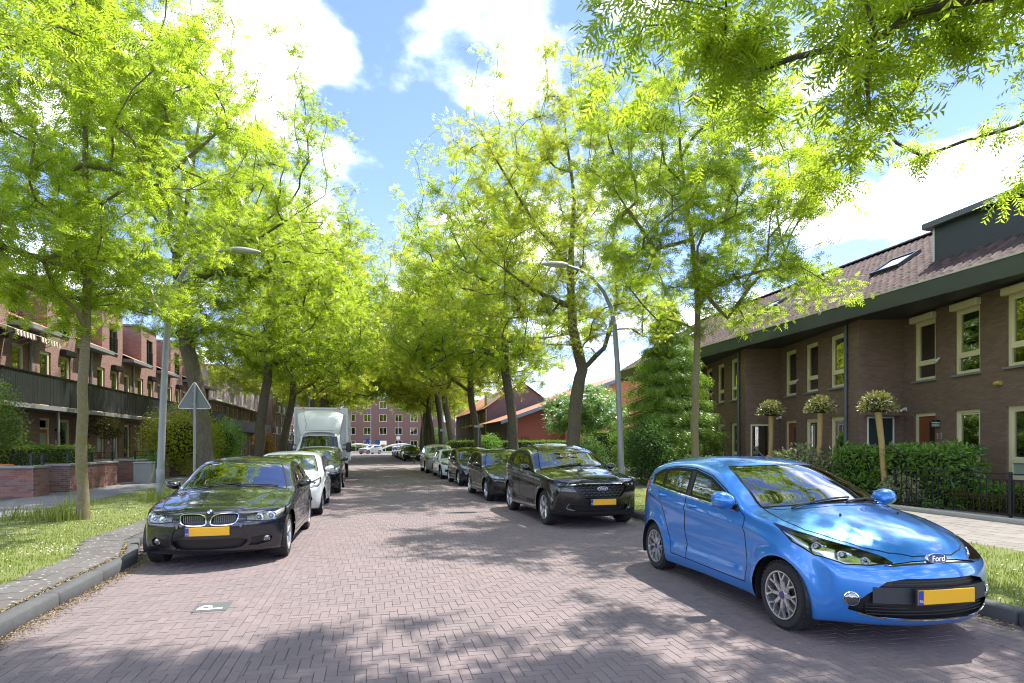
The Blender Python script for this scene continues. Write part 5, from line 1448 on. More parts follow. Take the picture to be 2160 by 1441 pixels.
class Car:
    """shape dict: L, C (centre outline s,z), E (edge outline s,z), W (half width by s), belt (z by s), tum (tumblehome slope), axles, wr"""
    def __init__(s, D, paint_m, name, label, group, loc, rz, dens=1.0, hero=True, scale=(1, 1, 1), extras=True, rim='multi', rim_m=None, cat="car"):
        s.D = D; s.L = D['L']; s.paint = paint_m; s.hero = hero
        s.root = empty(name, loc, rz); tag(s.root, label, cat, group); s.root.scale = scale
        s.bm = bmesh.new(); s.lab = s.bm.faces.layers.int.new("lab"); s.nl = s.bm.verts.layers.float_vector.new("nn")
        s.names = ["body"]; s.build_grid(dens)
    def X(s, q): return s.L / 2 - q              # distance from the nose -> local x
    def side_y(s, q, z):
        D = s.D
        W = interp(D['W'], q); zb = interp(D['belt'], q)
        y = W.copy()
        low = np.clip((0.42 - z) / 0.25, 0, 1.5); y -= 0.045 * low ** 2
        # shoulder line and gentle body side crown
        y -= 0.018 * np.clip((z - 0.62) / (zb - 0.62 + 1e-3), 0, 1) ** 2
        u = np.clip((z - zb) / 0.06, 0, 1); up = np.clip(z - zb, 0, 3)
        y -= D.get('step', .03) * u * u * (3 - 2 * u) + D['tum'] * up + D.get('tum2', .12) * up * up
        # waist crease and wheel arch flares
        y += D.get('crease', .012) * np.exp(-(np.abs(z - (zb - .13)) / .035) ** 1.4) * np.clip((q - .7) / .4, 0, 1) * np.clip((s.L - .3 - q) / .4, 0, 1)
        y -= D.get('scoop', .012) * np.exp(-((z - .47) / .10) ** 2) * np.clip((q - D['axles'][0] - .35) / .2, 0, 1) * np.clip((D['axles'][1] - .35 - q) / .2, 0, 1)
        for a in D['axles']:
            d = np.hypot(q - a, z - D['wr'])
            y += D.get('flare', .02) * np.exp(-((d - D['wr'] - .05) / .09) ** 2) * (z < zb)
        return y
    def build_grid(s, dens):
        D = s.D; C, E = np.array(D['C']), np.array(D['E'])
        seg = np.maximum(np.linalg.norm(np.roll(C, -1, 0) - C, axis=1), np.linalg.norm(np.roll(E, -1, 0) - E, axis=1))
        per = np.maximum(3, (seg / (0.030 / dens)).astype(int)); per = np.minimum(per, 14 if dens >= .8 else 7)
        c = crspline(C, True, per); e = crspline(E, True, per)
        pe = crspline(np.stack([np.array(D.get('px', [2.2] * len(C))), np.array(D.get('pz', [2.4] * len(C)))], 1), True, per)
        n = len(c); Nu = int(18 * dens) + 4; Nv = int(20 * dens) + 4
        ye = s.side_y(e[:, 0], e[:, 1])
        rows = []
        for k in range(Nu):
            u = k / Nu
            uu = 1 - (1 - u) ** 1.25            # denser towards the edge
            rows.append(np.stack([c[:, 0] + (e[:, 0] - c[:, 0]) * uu ** pe[:, 0], ye * uu, c[:, 1] + (e[:, 1] - c[:, 1]) * uu ** pe[:, 1]], 1))
        ms = np.clip(e[:, 0], .95, s.L - .95); mz = np.full(n, .52)
        for k in range(Nv + 1):
            v = (k / Nv) ** 1.15
            q = e[:, 0] + (ms - e[:, 0]) * v; z = e[:, 1] + (mz - e[:, 1]) * v
            rows.append(np.stack([q, s.side_y(q, z), z], 1))
        G = np.array(rows)                      # (rows, n, 3) as (s, y, z)
        for it in range(D.get('round', 5) if dens >= .8 else 2):
            for w in range(-3, 4):
                j = Nu + w; 
            H = G.copy()
            for j in range(Nu - 4, Nu + 5):
                f = max(0, 1 - abs(j - Nu) / 5)
                G[j] = H[j] * (1 - .5 * f) + (H[j - 1] + H[j + 1]) * .25 * f
        hb_ = D.get('hood')
        if hb_:                                  # raised bonnet centre with a crisp edge
            s0, y0, s1, y1, am = hb_
            u = np.clip((G[:Nu, :, 0] - s0) / (s1 - s0), 0, 1); yl = y0 + (y1 - y0) * u
            on = np.clip((G[:Nu, :, 0] - s0) / .12, 0, 1) * np.clip((s1 - G[:Nu, :, 0]) / .12, 0, 1) * (G[:Nu, :, 2] > D['hz'])
            G[:Nu, :, 2] += am * on / (1 + np.exp(-(yl - G[:Nu, :, 1]) / .011))
        G[0, :, 1] = 0
        nr = G.shape[0]
        V = np.stack([s.L / 2 - G[:, :, 0], G[:, :, 1], G[:, :, 2]], 2).reshape(-1, 3)
        # vertex normals of the smooth whole
        A = G.copy(); A[:, :, 0] = s.L / 2 - G[:, :, 0]
        dt = np.roll(A, -1, 1) - np.roll(A, 1, 1); du = np.gradient(A, axis=0)
        N_ = np.cross(dt, du); N_ = N_ / np.maximum(np.linalg.norm(N_, axis=2, keepdims=True), 1e-9)
        cen = np.array([0, 0, .6]); 
        sgn = np.sign(np.sum(N_ * (A - cen), axis=2).mean()); N_ *= sgn
        bad = np.linalg.norm(np.cross(dt, du), axis=2) < 1e-9
        N_[0, :, 1] = 0; N_[0] = N_[0] / np.maximum(np.linalg.norm(N_[0], axis=1, keepdims=True), 1e-9)
        for k in (nr - 1, nr - 2):
            N_[k] = np.array([0, 1., 0])
        bm = s.bm; vv = [bm.verts.new(p) for p in V]
        for i, v in enumerate(vv): v[s.nl] = tuple(N_.reshape(-1, 3)[i])
        flip = sgn > 0
        for j in range(nr - 1):
            for i in range(n):
                a, b = j * n + i, j * n + (i + 1) % n; q = (vv[a], vv[b], vv[b + n], vv[a + n])
                try: bm.faces.new(q if not flip else q[::-1])
                except ValueError: pass
        bm.normal_update()
        # make sure faces look outward
        sm = sum(1 if f.normal.y > 0 else -1 for f in bm.faces if f.calc_center_median().y > .6)
        if sm < 0:
            bmesh.ops.reverse_faces(bm, faces=bm.faces[:]); bm.normal_update()
    # ---- projection cut: pts3 (s,y,z) polygon, d view direction (local xyz, pointing outward)
    def cut(s, pts, d, label, only=None, ndot=0.05, smin=None, smax=None):
        bm = s.bm
        d = Vector(d).normalized()
        P = [Vector((s.X(p[0]), p[1], p[2])) for p in pts]
        ex = d.orthogonal().normalized() if abs(d.z) > .9 else Vector((0, 0, 1)).cross(d).normalized()
        ez = d.cross(ex)
        p2 = [(p.dot(ex), p.dot(ez)) for p in P]
        lo = (min(p[0] for p in p2) - .01, min(p[1] for p in p2) - .01); hi = (max(p[0] for p in p2) + .01, max(p[1] for p in p2) + .01)
        oi = None if only is None else [s.names.index(n_) for n_ in only]
        def sel():
            r = []
            for f in bm.faces:
                if f.normal.dot(d) < ndot: continue
                if oi is not None and f[s.lab] not in oi: continue
                c = f.calc_center_median()
                if smin is not None and s.L / 2 - c.x < smin: continue
                if smax is not None and s.L / 2 - c.x > smax: continue
                us = [v.co.dot(ex) for v in f.verts]; ws = [v.co.dot(ez) for v in f.verts]
                if max(us) < lo[0] or min(us) > hi[0] or max(ws) < lo[1] or min(ws) > hi[1]: continue
                r.append(f)
            return r
        fs = sel()
        n = len(P)
        for i in range(n):
            a, b = P[i], P[(i + 1) % n]
            no = (b - a).cross(d)
            if no.length < 1e-6: continue
            no.normalize()
            # only faces near this edge
            a2, b2 = p2[i], p2[(i + 1) % n]
            l2 = (min(a2[0], b2[0]) - .005, min(a2[1], b2[1]) - .005); h2 = (max(a2[0], b2[0]) + .005, max(a2[1], b2[1]) + .005)
            fset = []
            for f in fs:
                if not f.is_valid: continue
                dd = [(v.co - a).dot(no) for v in f.verts]
                if min(dd) > -1e-6 or max(dd) < 1e-6: continue
                us = [v.co.dot(ex) for v in f.verts]; ws = [v.co.dot(ez) for v in f.verts]
                if max(us) < l2[0] or min(us) > h2[0] or max(ws) < l2[1] or min(ws) > h2[1]: continue
                fset.append(f)
            if not fset: continue
            es = {e for f in fset for e in f.edges}; vs = {v for f in fset for v in f.verts}
            bmesh.ops.bisect_plane(bm, geom=list(vs) + list(es) + fset, dist=1e-5, plane_co=a, plane_no=no)
            fs = sel()
        if label not in s.names: s.names.append(label)
        li = s.names.index(label)
        cs = [f.calc_center_median() for f in fs]
        if not cs: return []
        ux = np.array([c.dot(ex) for c in cs]); wz = np.array([c.dot(ez) for c in cs])
        ins = pip(ux, wz, p2); r = []
        for f, k in zip(fs, ins):
            if k: f[s.lab] = li; r.append(f)
        return r
    def recess(s, label, vec):
        """push a labelled region inwards with side walls"""
        bm = s.bm; li = s.names.index(label)
        fs = [f for f in bm.faces if f[s.lab] == li]
        if not fs: return
        g = bmesh.ops.extrude_face_region(bm, geom=fs)
        nv = [x for x in g['geom'] if isinstance(x, bmesh.types.BMVert)]
        bmesh.ops.translate(bm, verts=nv, vec=Vector(vec))
        for f in g['geom']:
            if isinstance(f, bmesh.types.BMFace): f[s.lab] = li
        nvs = set(nv)
        dead = [f for f in fs if f.is_valid]
        if dead: bmesh.ops.delete(bm, geom=dead, context='FACES')
        side = {f for v in nv for f in v.link_faces}
        for f in side: f[s.lab] = li
        bmesh.ops.delete(bm, geom=[f for f in side if all(abs(v.co.y) < 1e-4 for v in f.verts)], context='FACES')
        bm.normal_update()
    def arches(s, gap=.045):
        bm = s.bm; D = s.D; r = D['wr'] + gap
        for a in D['axles']:
            n = 30
            pts = [(a + r * math.cos(2 * math.pi * k / n), .8, D['wr'] + r * math.sin(2 * math.pi * k / n)) for k in range(n)]
            fs = s.cut(pts, (0, 1, 0), "arch_hole", ndot=.02)
            fs = [f for f in fs if f.is_valid and f.calc_center_median().y > .35]
            bmesh.ops.delete(bm, geom=fs, context='FACES')
            # everything below between the opening and the sill line (open bottom of the arch)
            fs = [f for f in bm.faces if abs((s.L / 2 - f.calc_center_median().x) - a) < r * .96 and f.calc_center_median().z < D['wr'] * .9 and f.calc_center_median().y > .42]
            bmesh.ops.delete(bm, geom=fs, context='FACES')
            m = 22
            for sd in (1, -1):
                liner = MB()
                vs = []
                y1 = float(s.side_y(np.array([a]), np.array([.6]))[0])
                for k in range(m + 1):
                    an = math.pi * (-.12 + 1.24 * k / m)
                    x, z = s.X(a) - r * .995 * math.cos(an), D['wr'] + r * .995 * math.sin(an)
                    vs.append((x, sd * (y1 - .015), z)); vs.append((x, sd * (y1 - .38), z))
                liner.add(vs, [(2 * k, 2 * k + 1, 2 * k + 3, 2 * k + 2) for k in range(m)])
                c_ = [(vs[2 * k + 1]) for k in range(m + 1)]
                liner.add(c_, [tuple(range(m + 1))])
                liner.build("wheel_arch", black_plastic, s.root)
    def finish(s, mats, split=(), shutlines=True):
        """labelled faces -> parts; split labels become a left and a right part"""
        bm = s.bm
        bm.faces.ensure_lookup_table(); bm.verts.ensure_lookup_table(); bm.verts.index_update()
        parts = {}
        for f in bm.faces: parts.setdefault(f[s.lab], []).append(f)
        objs = {}
        for li, fs in parts.items():
            nm = s.names[li]
            if nm == "arch_hole": continue
            ids = {}; vs = []; ns = []; faces = []
            for f in fs:
                t_ = []
                for v in f.verts:
                    if v.index not in ids:
                        ids[v.index] = len(vs); vs.append(tuple(v.co)); ns.append(tuple(v[s.nl]))
                    t_.append(ids[v.index])
                faces.append(tuple(t_))
            sides = (1, -1) if nm in split else (0,)
            for sd in sides:
                if sd == 1: V_, F_, N_ = vs, faces, ns
                elif sd == -1:
                    V_ = [(x, -y, z) for x, y, z in vs]; F_ = [f[::-1] for f in faces]; N_ = [(x, -y, z) for x, y, z in ns]
                else:
                    n0 = len(vs)
                    V_ = vs + [(x, -y, z) for x, y, z in vs]; F_ = faces + [tuple(i + n0 for i in f[::-1]) for f in faces]; N_ = ns + [(x, -y, z) for x, y, z in ns]
                me = bpy.data.meshes.new(nm); me.from_pydata(V_, [], F_)
                me.polygons.foreach_set("use_smooth", np.ones(len(F_), bool))
                m_ = mats.get(nm, s.paint); me.materials.append(m_)
                if nm not in ("grille", "lower_grille", "fog_recess"):
                    try: me.normals_split_custom_set_from_vertices([Vector(q).normalized() if Vector(q).length > .1 else Vector((0, 0, 1)) for q in N_])
                    except Exception as ex: print("normals", ex)
                else: me.set_sharp_from_angle(angle=R(35))
                me.update()
                pub = nm.split("#")[0]
                o = link(pub, me, s.root); objs[(nm, sd)] = o
        # dark gaps between panels, rubber round the glass
        if shutlines:
            gp = MB()
            for e in bm.edges:
                if len(e.link_faces) != 2: continue
                a, b = e.link_faces[0][s.lab], e.link_faces[1][s.lab]
                if a == b: continue
                na, nb = s.names[a], s.names[b]
                if "arch_hole" in (na, nb) or "grille" in na or "grille" in nb or "fog" in na or "fog" in nb: continue
                g = ("glass" in na) or ("glass" in nb) or ("windscreen" in na) or ("windscreen" in nb) or ('window' in na) or ('window' in nb)
                w = .011 if g else .0052
                v0, v1 = e.verts; nn = (e.link_faces[0].normal + e.link_faces[1].normal).normalized()
                t_ = (v1.co - v0.co)
                if t_.length < 1e-5: continue
                sv = nn.cross(t_.normalized()) * w; o_ = nn * (.0022 if g else .0014)
                q = [v0.co + sv + o_, v1.co + sv + o_, v1.co - sv + o_, v0.co - sv + o_]
                gp.add(q, [(0, 1, 2, 3)]); gp.add([(p.x, -p.y, p.z) for p in q], [(3, 2, 1, 0)])
            if gp.f: o = gp.build("seam", gap_m, s.root); tag(o, kind="stuff")
        # ray target for placing details
        allv = [tuple(v.co) for v in bm.verts]; allf = [tuple(v.index for v in f.verts) for f in bm.faces]
        n0 = len(allv)
        s.bvh = BVHTree.FromPolygons(allv + [(x, -y, z) for x, y, z in allv], allf + [tuple(i + n0 for i in f[::-1]) for f in allf])
        s.objs = objs; bm.free()
        return objs
    def hit(s, p, d):
        """first surface point looking along d from p (s,y,z)"""
        r = s.bvh.ray_cast(Vector((s.X(p[0]), p[1], p[2])), Vector(d).normalized())
        return r[0], r[1]
    # ---- common fittings
    def wheels(s, rim_m=None, style='multi', spokes=8, rim_r=None, width=.205, hub=None):
        D = s.D; wr = D['wr']; rr = rim_r or wr * .685
        tb = MB().lathe([(rr * .97, -width / 2 + .01), (rr + .012, -width / 2), (wr - .03, -width / 2 - .004), (wr - .008, -width / 2 + .022), (wr, -width / 2 + .05), (wr, width / 2 - .05), (wr - .008, width / 2 - .022), (wr - .03, width / 2 + .004), (rr + .012, width / 2), (rr * .97, width / 2 - .01)], 40, caps=False)
        if s.hero:
            for k in range(40):
                for o_ in (-.055, .055):
                    a = 2 * math.pi * (k + .5) / 40
                    M_ = Matrix.Rotation(a, 4, 'Z') @ Matrix.Translation((wr - .004, 0, o_))
                    tb.box(-.004, .0065, -.014, .014, -.032, .032, M_)
        tme = tb.mesh("wheel", rubber, smooth=True, ang=35)
        rb_ = MB().lathe([(rr * .98, width / 2 - .004), (rr * .99, width / 2 + .004), (rr * .93, width / 2 + .002), (rr * .90, width / 2 - .04), (rr * .88, -width / 2 + .01)], 40, caps=False)
        z1 = width / 2 - .022
        def spoke(a, w0, w1, r0, r1, z0, zz1, twist=0.0):
            M_ = Matrix.Rotation(a, 4, 'Z'); d = .02
            vs = [(r0, -w0, z0), (r0, w0, z0), (r1, w1 + twist, zz1), (r1, -w1 + twist, zz1), (r0, -w0 * .7, z0 + d), (r0, w0 * .7, z0 + d), (r1, w1 * .7 + twist, zz1 + d), (r1, -w1 * .7 + twist, zz1 + d)]
            rb_.add([tuple(M_ @ Vector(v)) for v in vs], [(4, 5, 6, 7), (0, 1, 5, 4), (1, 2, 6, 5), (2, 3, 7, 6), (3, 0, 4, 7)])
        for k in range(spokes):
            a = 2 * math.pi * k / spokes
            if style == 'multi':
                spoke(a, .022, .018, rr * .2, rr * .56, z1 - .012, z1 - .002)
                spoke(a, .012, .013, rr * .54, rr * .93, z1 - .002, z1 - .004, .042); spoke(a, .012, .013, rr * .54, rr * .93, z1 - .002, z1 - .004, -.042)
            elif style == 'five':
                spoke(a, .035, .022, rr * .16, rr * .93, z1 - .014, z1 - .002, 0)
            else:
                spoke(a, .016, .013, rr * .2, rr * .93, z1 - .012, z1 - .004, .024); spoke(a, .016, .013, rr * .2, rr * .93, z1 - .012, z1 - .004, -.024)
        rb_.lathe([(rr * .27, z1 - .03), (rr * .27, z1), (rr * .2, z1 + .008), (.0, z1 + .008)], 20)
        rme = rb_.mesh("rim", rim_m or alloy, smooth=True, ang=30)
        hb = MB().lathe([(.032, z1 + .008), (.03, z1 + .014), (0, z1 + .015)], 16).mesh("hub_cap", hub or badge_blue, smooth=True)
        dk = MB().lathe([(rr * .80, .0), (rr * .80, .02), (rr * .2, .02)], 24, caps=False).lathe([(rr * .9, -.06), (0, -.06)], 20).mesh("brake_disc", brake_m, smooth=True, ang=30)
        for a in D['axles']:
            yw = float(s.side_y(np.array([a]), np.array([.5]))[0]) - width / 2 - .012
            for sd in (1, -1):
                st = s.D.get('steer', 0) if a == D['axles'][0] else 0
                o = link("wheel", tme, s.root, (s.X(a), sd * yw, wr), None)
                o.rotation_euler = (R(-90) * sd, 0, R(st)) if sd == 1 else (R(90), 0, R(st))
                o.rotation_mode = 'XYZ'
                for me, nm in ((rme, "rim"), (hb, "hub_cap"), (dk, "brake_disc")): link(nm, me, o)
    def interior(s):
        D = s.D; i = D['int']        # dict: dash s, front seat s, rear seat s, floor z, belt half width, seat z
        m = MB(); w = i['w']
        m.box(s.X(i['rear'] + .25), s.X(i['dash'] - .1), -w, w, .26, .30)
        m.box(s.X(i['rear'] + .28), s.X(i['rear'] + .2), -w, w, .28, i['belt'] - .1)
        m.build("floor_pan", interior_m, s.root)
        d = MB()
        dl = [(s.X(i['dash'] - .30), .55), (s.X(i['dash'] - .30), i['belt'] - .055), (s.X(i['dash'] + .10), i['belt'] + .0), (s.X(i['dash'] + .26), i['belt'] - .06), (s.X(i['dash'] + .24), .55)]
        n = len(dl); vs = [(x, -w + .03, z) for x, z in dl] + [(x, w - .03, z) for x, z in dl]
        d.add(vs, [tuple(range(n)), tuple(range(2 * n - 1, n - 1, -1))] + [(k, n + k, n + (k + 1) % n, (k + 1) % n) for k in range(n)])
        db = d.build("dashboard", interior_m, s.root, bevel=.03, smooth=True)
        sx = s.X(i['dash'] + .40); zc = i['belt'] - .07; yc = .36
        pts = []
        for k in range(21):
            a = 2 * math.pi * k / 20
            pts.append((sx + .17 * math.sin(a) * .42, yc + .18 * math.cos(a), zc + .17 * math.sin(a) * .9))
        sw = MB().tube(pts, .014, 6, cap=False).tube([(sx, yc, zc), (sx + .2, yc, zc - .08)], .03, 8).box(sx - .01, sx + .02, yc - .165, yc + .165, zc - .03, zc + .03)
        sw.build("steering_wheel", interior_m, db, smooth=True)
        for (q, ys, wd) in ((i['front'], (.36, -.36), .25), (i['rear'], (.36, -.36), .30)):
            for y in ys:
                M_ = Matrix.Translation((s.X(q), y, .3))
                st = MB().box(-.22, .26, -wd, wd, .1, .28, M_)
                M2 = Matrix.Translation((s.X(q) - .2, y, .5)) @ Matrix.Rotation(R(-16), 4, 'Y')
                st.box(-.07, .06, -wd, wd, -.1, i['belt'] - .42, M2)
                hz = i['belt'] - .36
                st.box(-.05, .05, -.13, .13, hz, hz + .19, M2)
                st.box(-.012, .012, -.06, -.04, hz - .07, hz, M2).box(-.012, .012, .04, .06, hz - .07, hz, M2)
                st.build("seat", interior_m, s.root, bevel=.035, smooth=True, ang=60)
    def mirror_pair(s, q, z, m_cap, size=(.12, .23, .15), stalk=None):
        for sd in (1, -1):
            y = float(s.side_y(np.array([q]), np.array([z]))[0]) - .01
            lx, ly, lz = size
            mb = MB(); n = 14
            prof = []
            # shell: superellipsoid, flat towards the rear
            vs = []; nu, nv = 12, 18
            for i in range(nu + 1):
                a = math.pi * i / nu - math.pi / 2
                for j in range(nv):
                    b = 2 * math.pi * j / nv
                    cx = math.copysign(abs(math.cos(a)) ** .8, math.cos(a)); 
                    xx = lx * max(-.35, cx * math.cos(b)) if True else 0
                    yy = ly / 2 * math.sin(a); zz = lz / 2 * cx * math.sin(b)
                    yy2 = y + .05 + ly / 2 + yy
                    vs.append((s.X(q) + xx, sd * yy2, z + zz + .03 * (yy / ly)))
            fs = [(i * nv + j, i * nv + (j + 1) % nv, (i + 1) * nv + (j + 1) % nv, (i + 1) * nv + j) for i in range(nu) for j in range(nv)]
            if sd < 0: fs = [f[::-1] for f in fs]
            o = MB().add(vs, fs).build("wing_mirror", m_cap, s.root, smooth=True, ang=50)
            a_ = MB().add([(s.X(q) + .06, sd * (y - .03), z - .09), (s.X(q) - .05, sd * (y - .03), z - .09), (s.X(q) - .04, sd * (y + .10), z - .03), (s.X(q) + .06, sd * (y + .10), z - .03),
                           (s.X(q) + .06, sd * (y - .03), z - .045), (s.X(q) - .05, sd * (y - .03), z - .045), (s.X(q) - .04, sd * (y + .10), z - .0), (s.X(q) + .06, sd * (y + .10), z - .0)],
                          [(0, 1, 2, 3), (4, 7, 6, 5), (0, 4, 5, 1), (1, 5, 6, 2), (2, 6, 7, 3), (3, 7, 4, 0)])
            a_.build("mirror_arm", black_plastic, o, bevel=.008)
            g = MB().box(s.X(q) - lx * .37, s.X(q) - lx * .36, min(sd * (y + .08), sd * (y + .02 + ly)), max(sd * (y + .08), sd * (y + .02 + ly)), z - lz * .35, z + lz * .38)
            g.build("mirror_glass", chrome, o)
    def plate(s, z, off=.012, w=.52, h=.11, y=0.0, tilt=0):
        p, n = s.hit((-1, y, z), (-1, 0, 0))
        x = (p.x if p else s.L / 2) + off
        o = MB().box(x - .006, x + .006, y - w / 2, y + w / 2, z - h / 2, z + h / 2).build("number_plate", plate_m, s.root, bevel=.003)
        MB().box(x - .005, x + .0068, y - w / 2 + 0, y - w / 2 + .045, z - h / 2 + .002, z + h / 2 - .002).build("plate_band", plate_blue, o)
        cu = bpy.data.curves.new("NL", 'FONT'); cu.body = "NL"; cu.size = .032; cu.extrude = .0004; cu.materials.append(white_paint)
        link("plate_letters", text_mesh(cu), o, (x + .0075, y - w / 2 + .006, z - h / 2 + .018), (R(90), 0, R(90)))
        MB().box(x - .016, x - .0062, y - w / 2 - .012, y + w / 2 + .012, z - h / 2 - .012, z + h / 2 + .012).build("plate_holder", black_plastic, o)
        return x
    def strip(s, pts, d, w, off, m, name, parent=None, mirror=True, n=24):
        """thin trim laid on the surface along a projected polyline pts (s,y,z)"""
        P = crspline(np.array(pts, float), False, max(2, n // (len(pts) - 1)))
        row = []
        dv = Vector(d).normalized()
        for p in P:
            st = Vector((s.X(p[0]), p[1], p[2])) + dv * 1.0
            r = s.bvh.ray_cast(st, -dv)
            if r[0] is not None: row.append((r[0] + r[1] * off, r[1]))
        if len(row) < 2: return None
        mb = MB(); vs = []
        for i, (p, nn) in enumerate(row):
            t_ = (row[min(i + 1, len(row) - 1)][0] - row[max(i - 1, 0)][0])
            if t_.length < 1e-6: t_ = Vector((1, 0, 0))
            sv = nn.cross(t_.normalized()) * w / 2
            vs += [p + sv, p - sv, p - sv - nn * (off + .004), p + sv - nn * (off + .004)]
        fs = []
        for i in range(len(row) - 1):
            a = 4 * i
            for k in range(4): fs.append((a + k, a + (k + 1) % 4, a + 4 + (k + 1) % 4, a + 4 + k))
        mb.add(vs, fs)
        o2 = mb.build(name, m, parent or s.root, smooth=True)
        if mirror: MB().add([(v[0], -v[1], v[2]) for v in vs], [f[::-1] for f in fs]).build(name, m, parent or s.root, smooth=True)
        return o2
    def disc(s, p, d, r, m, name, parent=None, depth=.01, ry=1.0, n=24, ring=None):
        """round fitting set on the surface, both sides; p (s,y,z)"""
        outs = []
        dv = Vector(d).normalized()
        for sd in ((1, -1) if abs(p[1]) > 1e-3 else (1,)):
            dd = Vector((dv.x, dv.y * sd, dv.z))
            st = Vector((s.X(p[0]), p[1] * sd, p[2])) + dd * 1.0
            h = s.bvh.ray_cast(st, -dd)
            if h[0] is None: continue
            M_ = Matrix.Translation(h[0]) @ dd.to_track_quat('Z', 'Y').to_matrix().to_4x4() @ Matrix.Diagonal((1, ry, 1, 1))
            prof = [(r, -.03), (r, depth), (r * .86, depth + .006), (r * .6, depth + .010), (0, depth + .012)]
            o = MB().lathe(prof, n, M_).build(name, m, parent or s.root, smooth=True, ang=50)
            if ring: MB().lathe([(r * 1.12, -.02), (r * 1.12, depth + .004), (r * 1.0, depth + .006), (r * 1.0, -.02)], n, M_).build("lamp_ring", ring, o, smooth=True, ang=40)
            outs.append(o)
        return outs
    def head_insides(s, label, bulbs, depth=.05, tint=None, bezel=None):
        """the cut headlight faces stay as the clear lens; a reflector bowl sits behind, with bulbs"""
        for sd in (1, -1):
            o = s.objs.get((label, sd))
            if o is None: continue
            me = o.data.copy(); n = len(me.vertices)
            co = np.zeros(n * 3); me.vertices.foreach_get("co", co); co = co.reshape(-1, 3)
            cen = co.mean(0)
            inn = np.array([-.85, -.45 * sd, -.25]); inn /= np.linalg.norm(inn)
            co = cen + (co - cen) * .97 + inn * depth
            me.vertices.foreach_set("co", co.ravel()); me.materials.clear(); me.materials.append(bezel or reflector_m); me.update()
            link("reflector", me, o)
            for (q, y, z, r) in bulbs:
                p = Vector((s.X(q), y * sd, z)); 
                dd = Vector((.80, .42 * sd, .36)).normalized()
                h = s.bvh.ray_cast(p + dd * .8, -dd)
                c = (h[0] if h[0] is not None else p) - dd * (depth * .62 + .012)
                M_ = Matrix.Translation(c) @ dd.to_track_quat('Z', 'Y').to_matrix().to_4x4()
                MB().lathe([(r * .9, -.01), (r * .9, .006), (r * .8, .002), (r * .45, -.012), (0, -.014)], 20, M_).build("lamp_bowl", chrome, o, smooth=True)
                MB().lathe([(r * .5, -.01), (r * .46, .0), (r * .3, .008), (0, .011)], 16, M_).build("bulb_lens", lamp_glass, o, smooth=True)
    def wipers(s, pts):
        for (a, b) in pts:
            row = []
            for k in range(9):
                u = k / 8; p = [a[i] + (b[i] - a[i]) * u for i in range(3)]
                h = s.bvh.ray_cast(Vector((s.X(p[0]) + .6, p[1], p[2] + .9)), Vector((-.6, 0, -.9)).normalized())
                if h[0] is not None: row.append(tuple(h[0] + h[1] * .014))
            if len(row) > 2: MB().tube(row, .009, 6).build("wiper", black_plastic, s.root)
    def handle(s, q, z, m, ln=.17):
        for sd in (1, -1):
            y = float(s.side_y(np.array([q]), np.array([z]))[0])
            x0 = s.X(q)
            o = MB().tube([(x0 - ln / 2, sd * (y - .012), z), (x0 - ln / 2 + .02, sd * (y + .022), z), (x0, sd * (y + .028), z + .002), (x0 + ln / 2 - .02, sd * (y + .022), z), (x0 + ln / 2, sd * (y - .012), z)], [.012, .015, .016, .015, .012], 8)
            o.build("door_handle", m, s.root, smooth=True)
def place(x_out, y_f, side, L, axf, half):
    """world location/rotation for a car facing the camera: outer (road side) wheel face at x_out, front axle at y_f"""
    pass
# ---------------------------------------------------------------- shapes
HATCH = dict(hood=(.14,.30,1.05,.58,.016), hz=.7, L=3.95, axles=(.80, 3.289), wr=.300, tum=.30, tum2=.18, step=.02, flare=.030, crease=.026, scoop=.03, round=4,
  C=[(.22,.19),(.06,.22),(.0,.36),(.005,.52),(.035,.66),(.12,.77),(.36,.89),(.66,.98),(.93,1.04),(1.34,1.225),(1.84,1.405),(2.26,1.468),(2.85,1.478),(3.40,1.44),(3.70,1.395),(3.82,1.08),(3.92,.86),(3.95,.56),(3.92,.36),(3.80,.24),(3.3,.19),(2.0,.18),(1.0,.18)],
  E=[(.46,.18),(.36,.22),(.285,.36),(.275,.52),(.30,.63),(.40,.715),(.64,.825),(.96,.918),(1.27,.968),(1.66,1.15),(2.06,1.315),(2.42,1.385),(2.9,1.392),(3.35,1.335),(3.58,1.26),(3.70,1.03),(3.76,.86),(3.78,.56),(3.75,.36),(3.65,.25),(3.3,.19),(2.0,.19),(1.0,.19)],
  px=[2.3]*5+[2.0]*3+[2.1]*3+[2.0]*12, pz=[2.0]*5+[2.0]*3+[2.2]*3+[2.8]*4+[2.2]*8,
  W=[(0,.60),(.28,.735),(.5,.80),(.8,.845),(1.4,.86),(2.2,.862),(3.0,.86),(3.4,.835),(3.8,.76),(3.95,.72)],
  belt=[(0,.72),(.6,.82),(1.2,.94),(2.0,.985),(3.0,1.055),(3.6,1.12),(3.95,1.12)],
  int=dict(dash=1.30, front=2.08, rear=2.92, belt=1.0, w=.70))
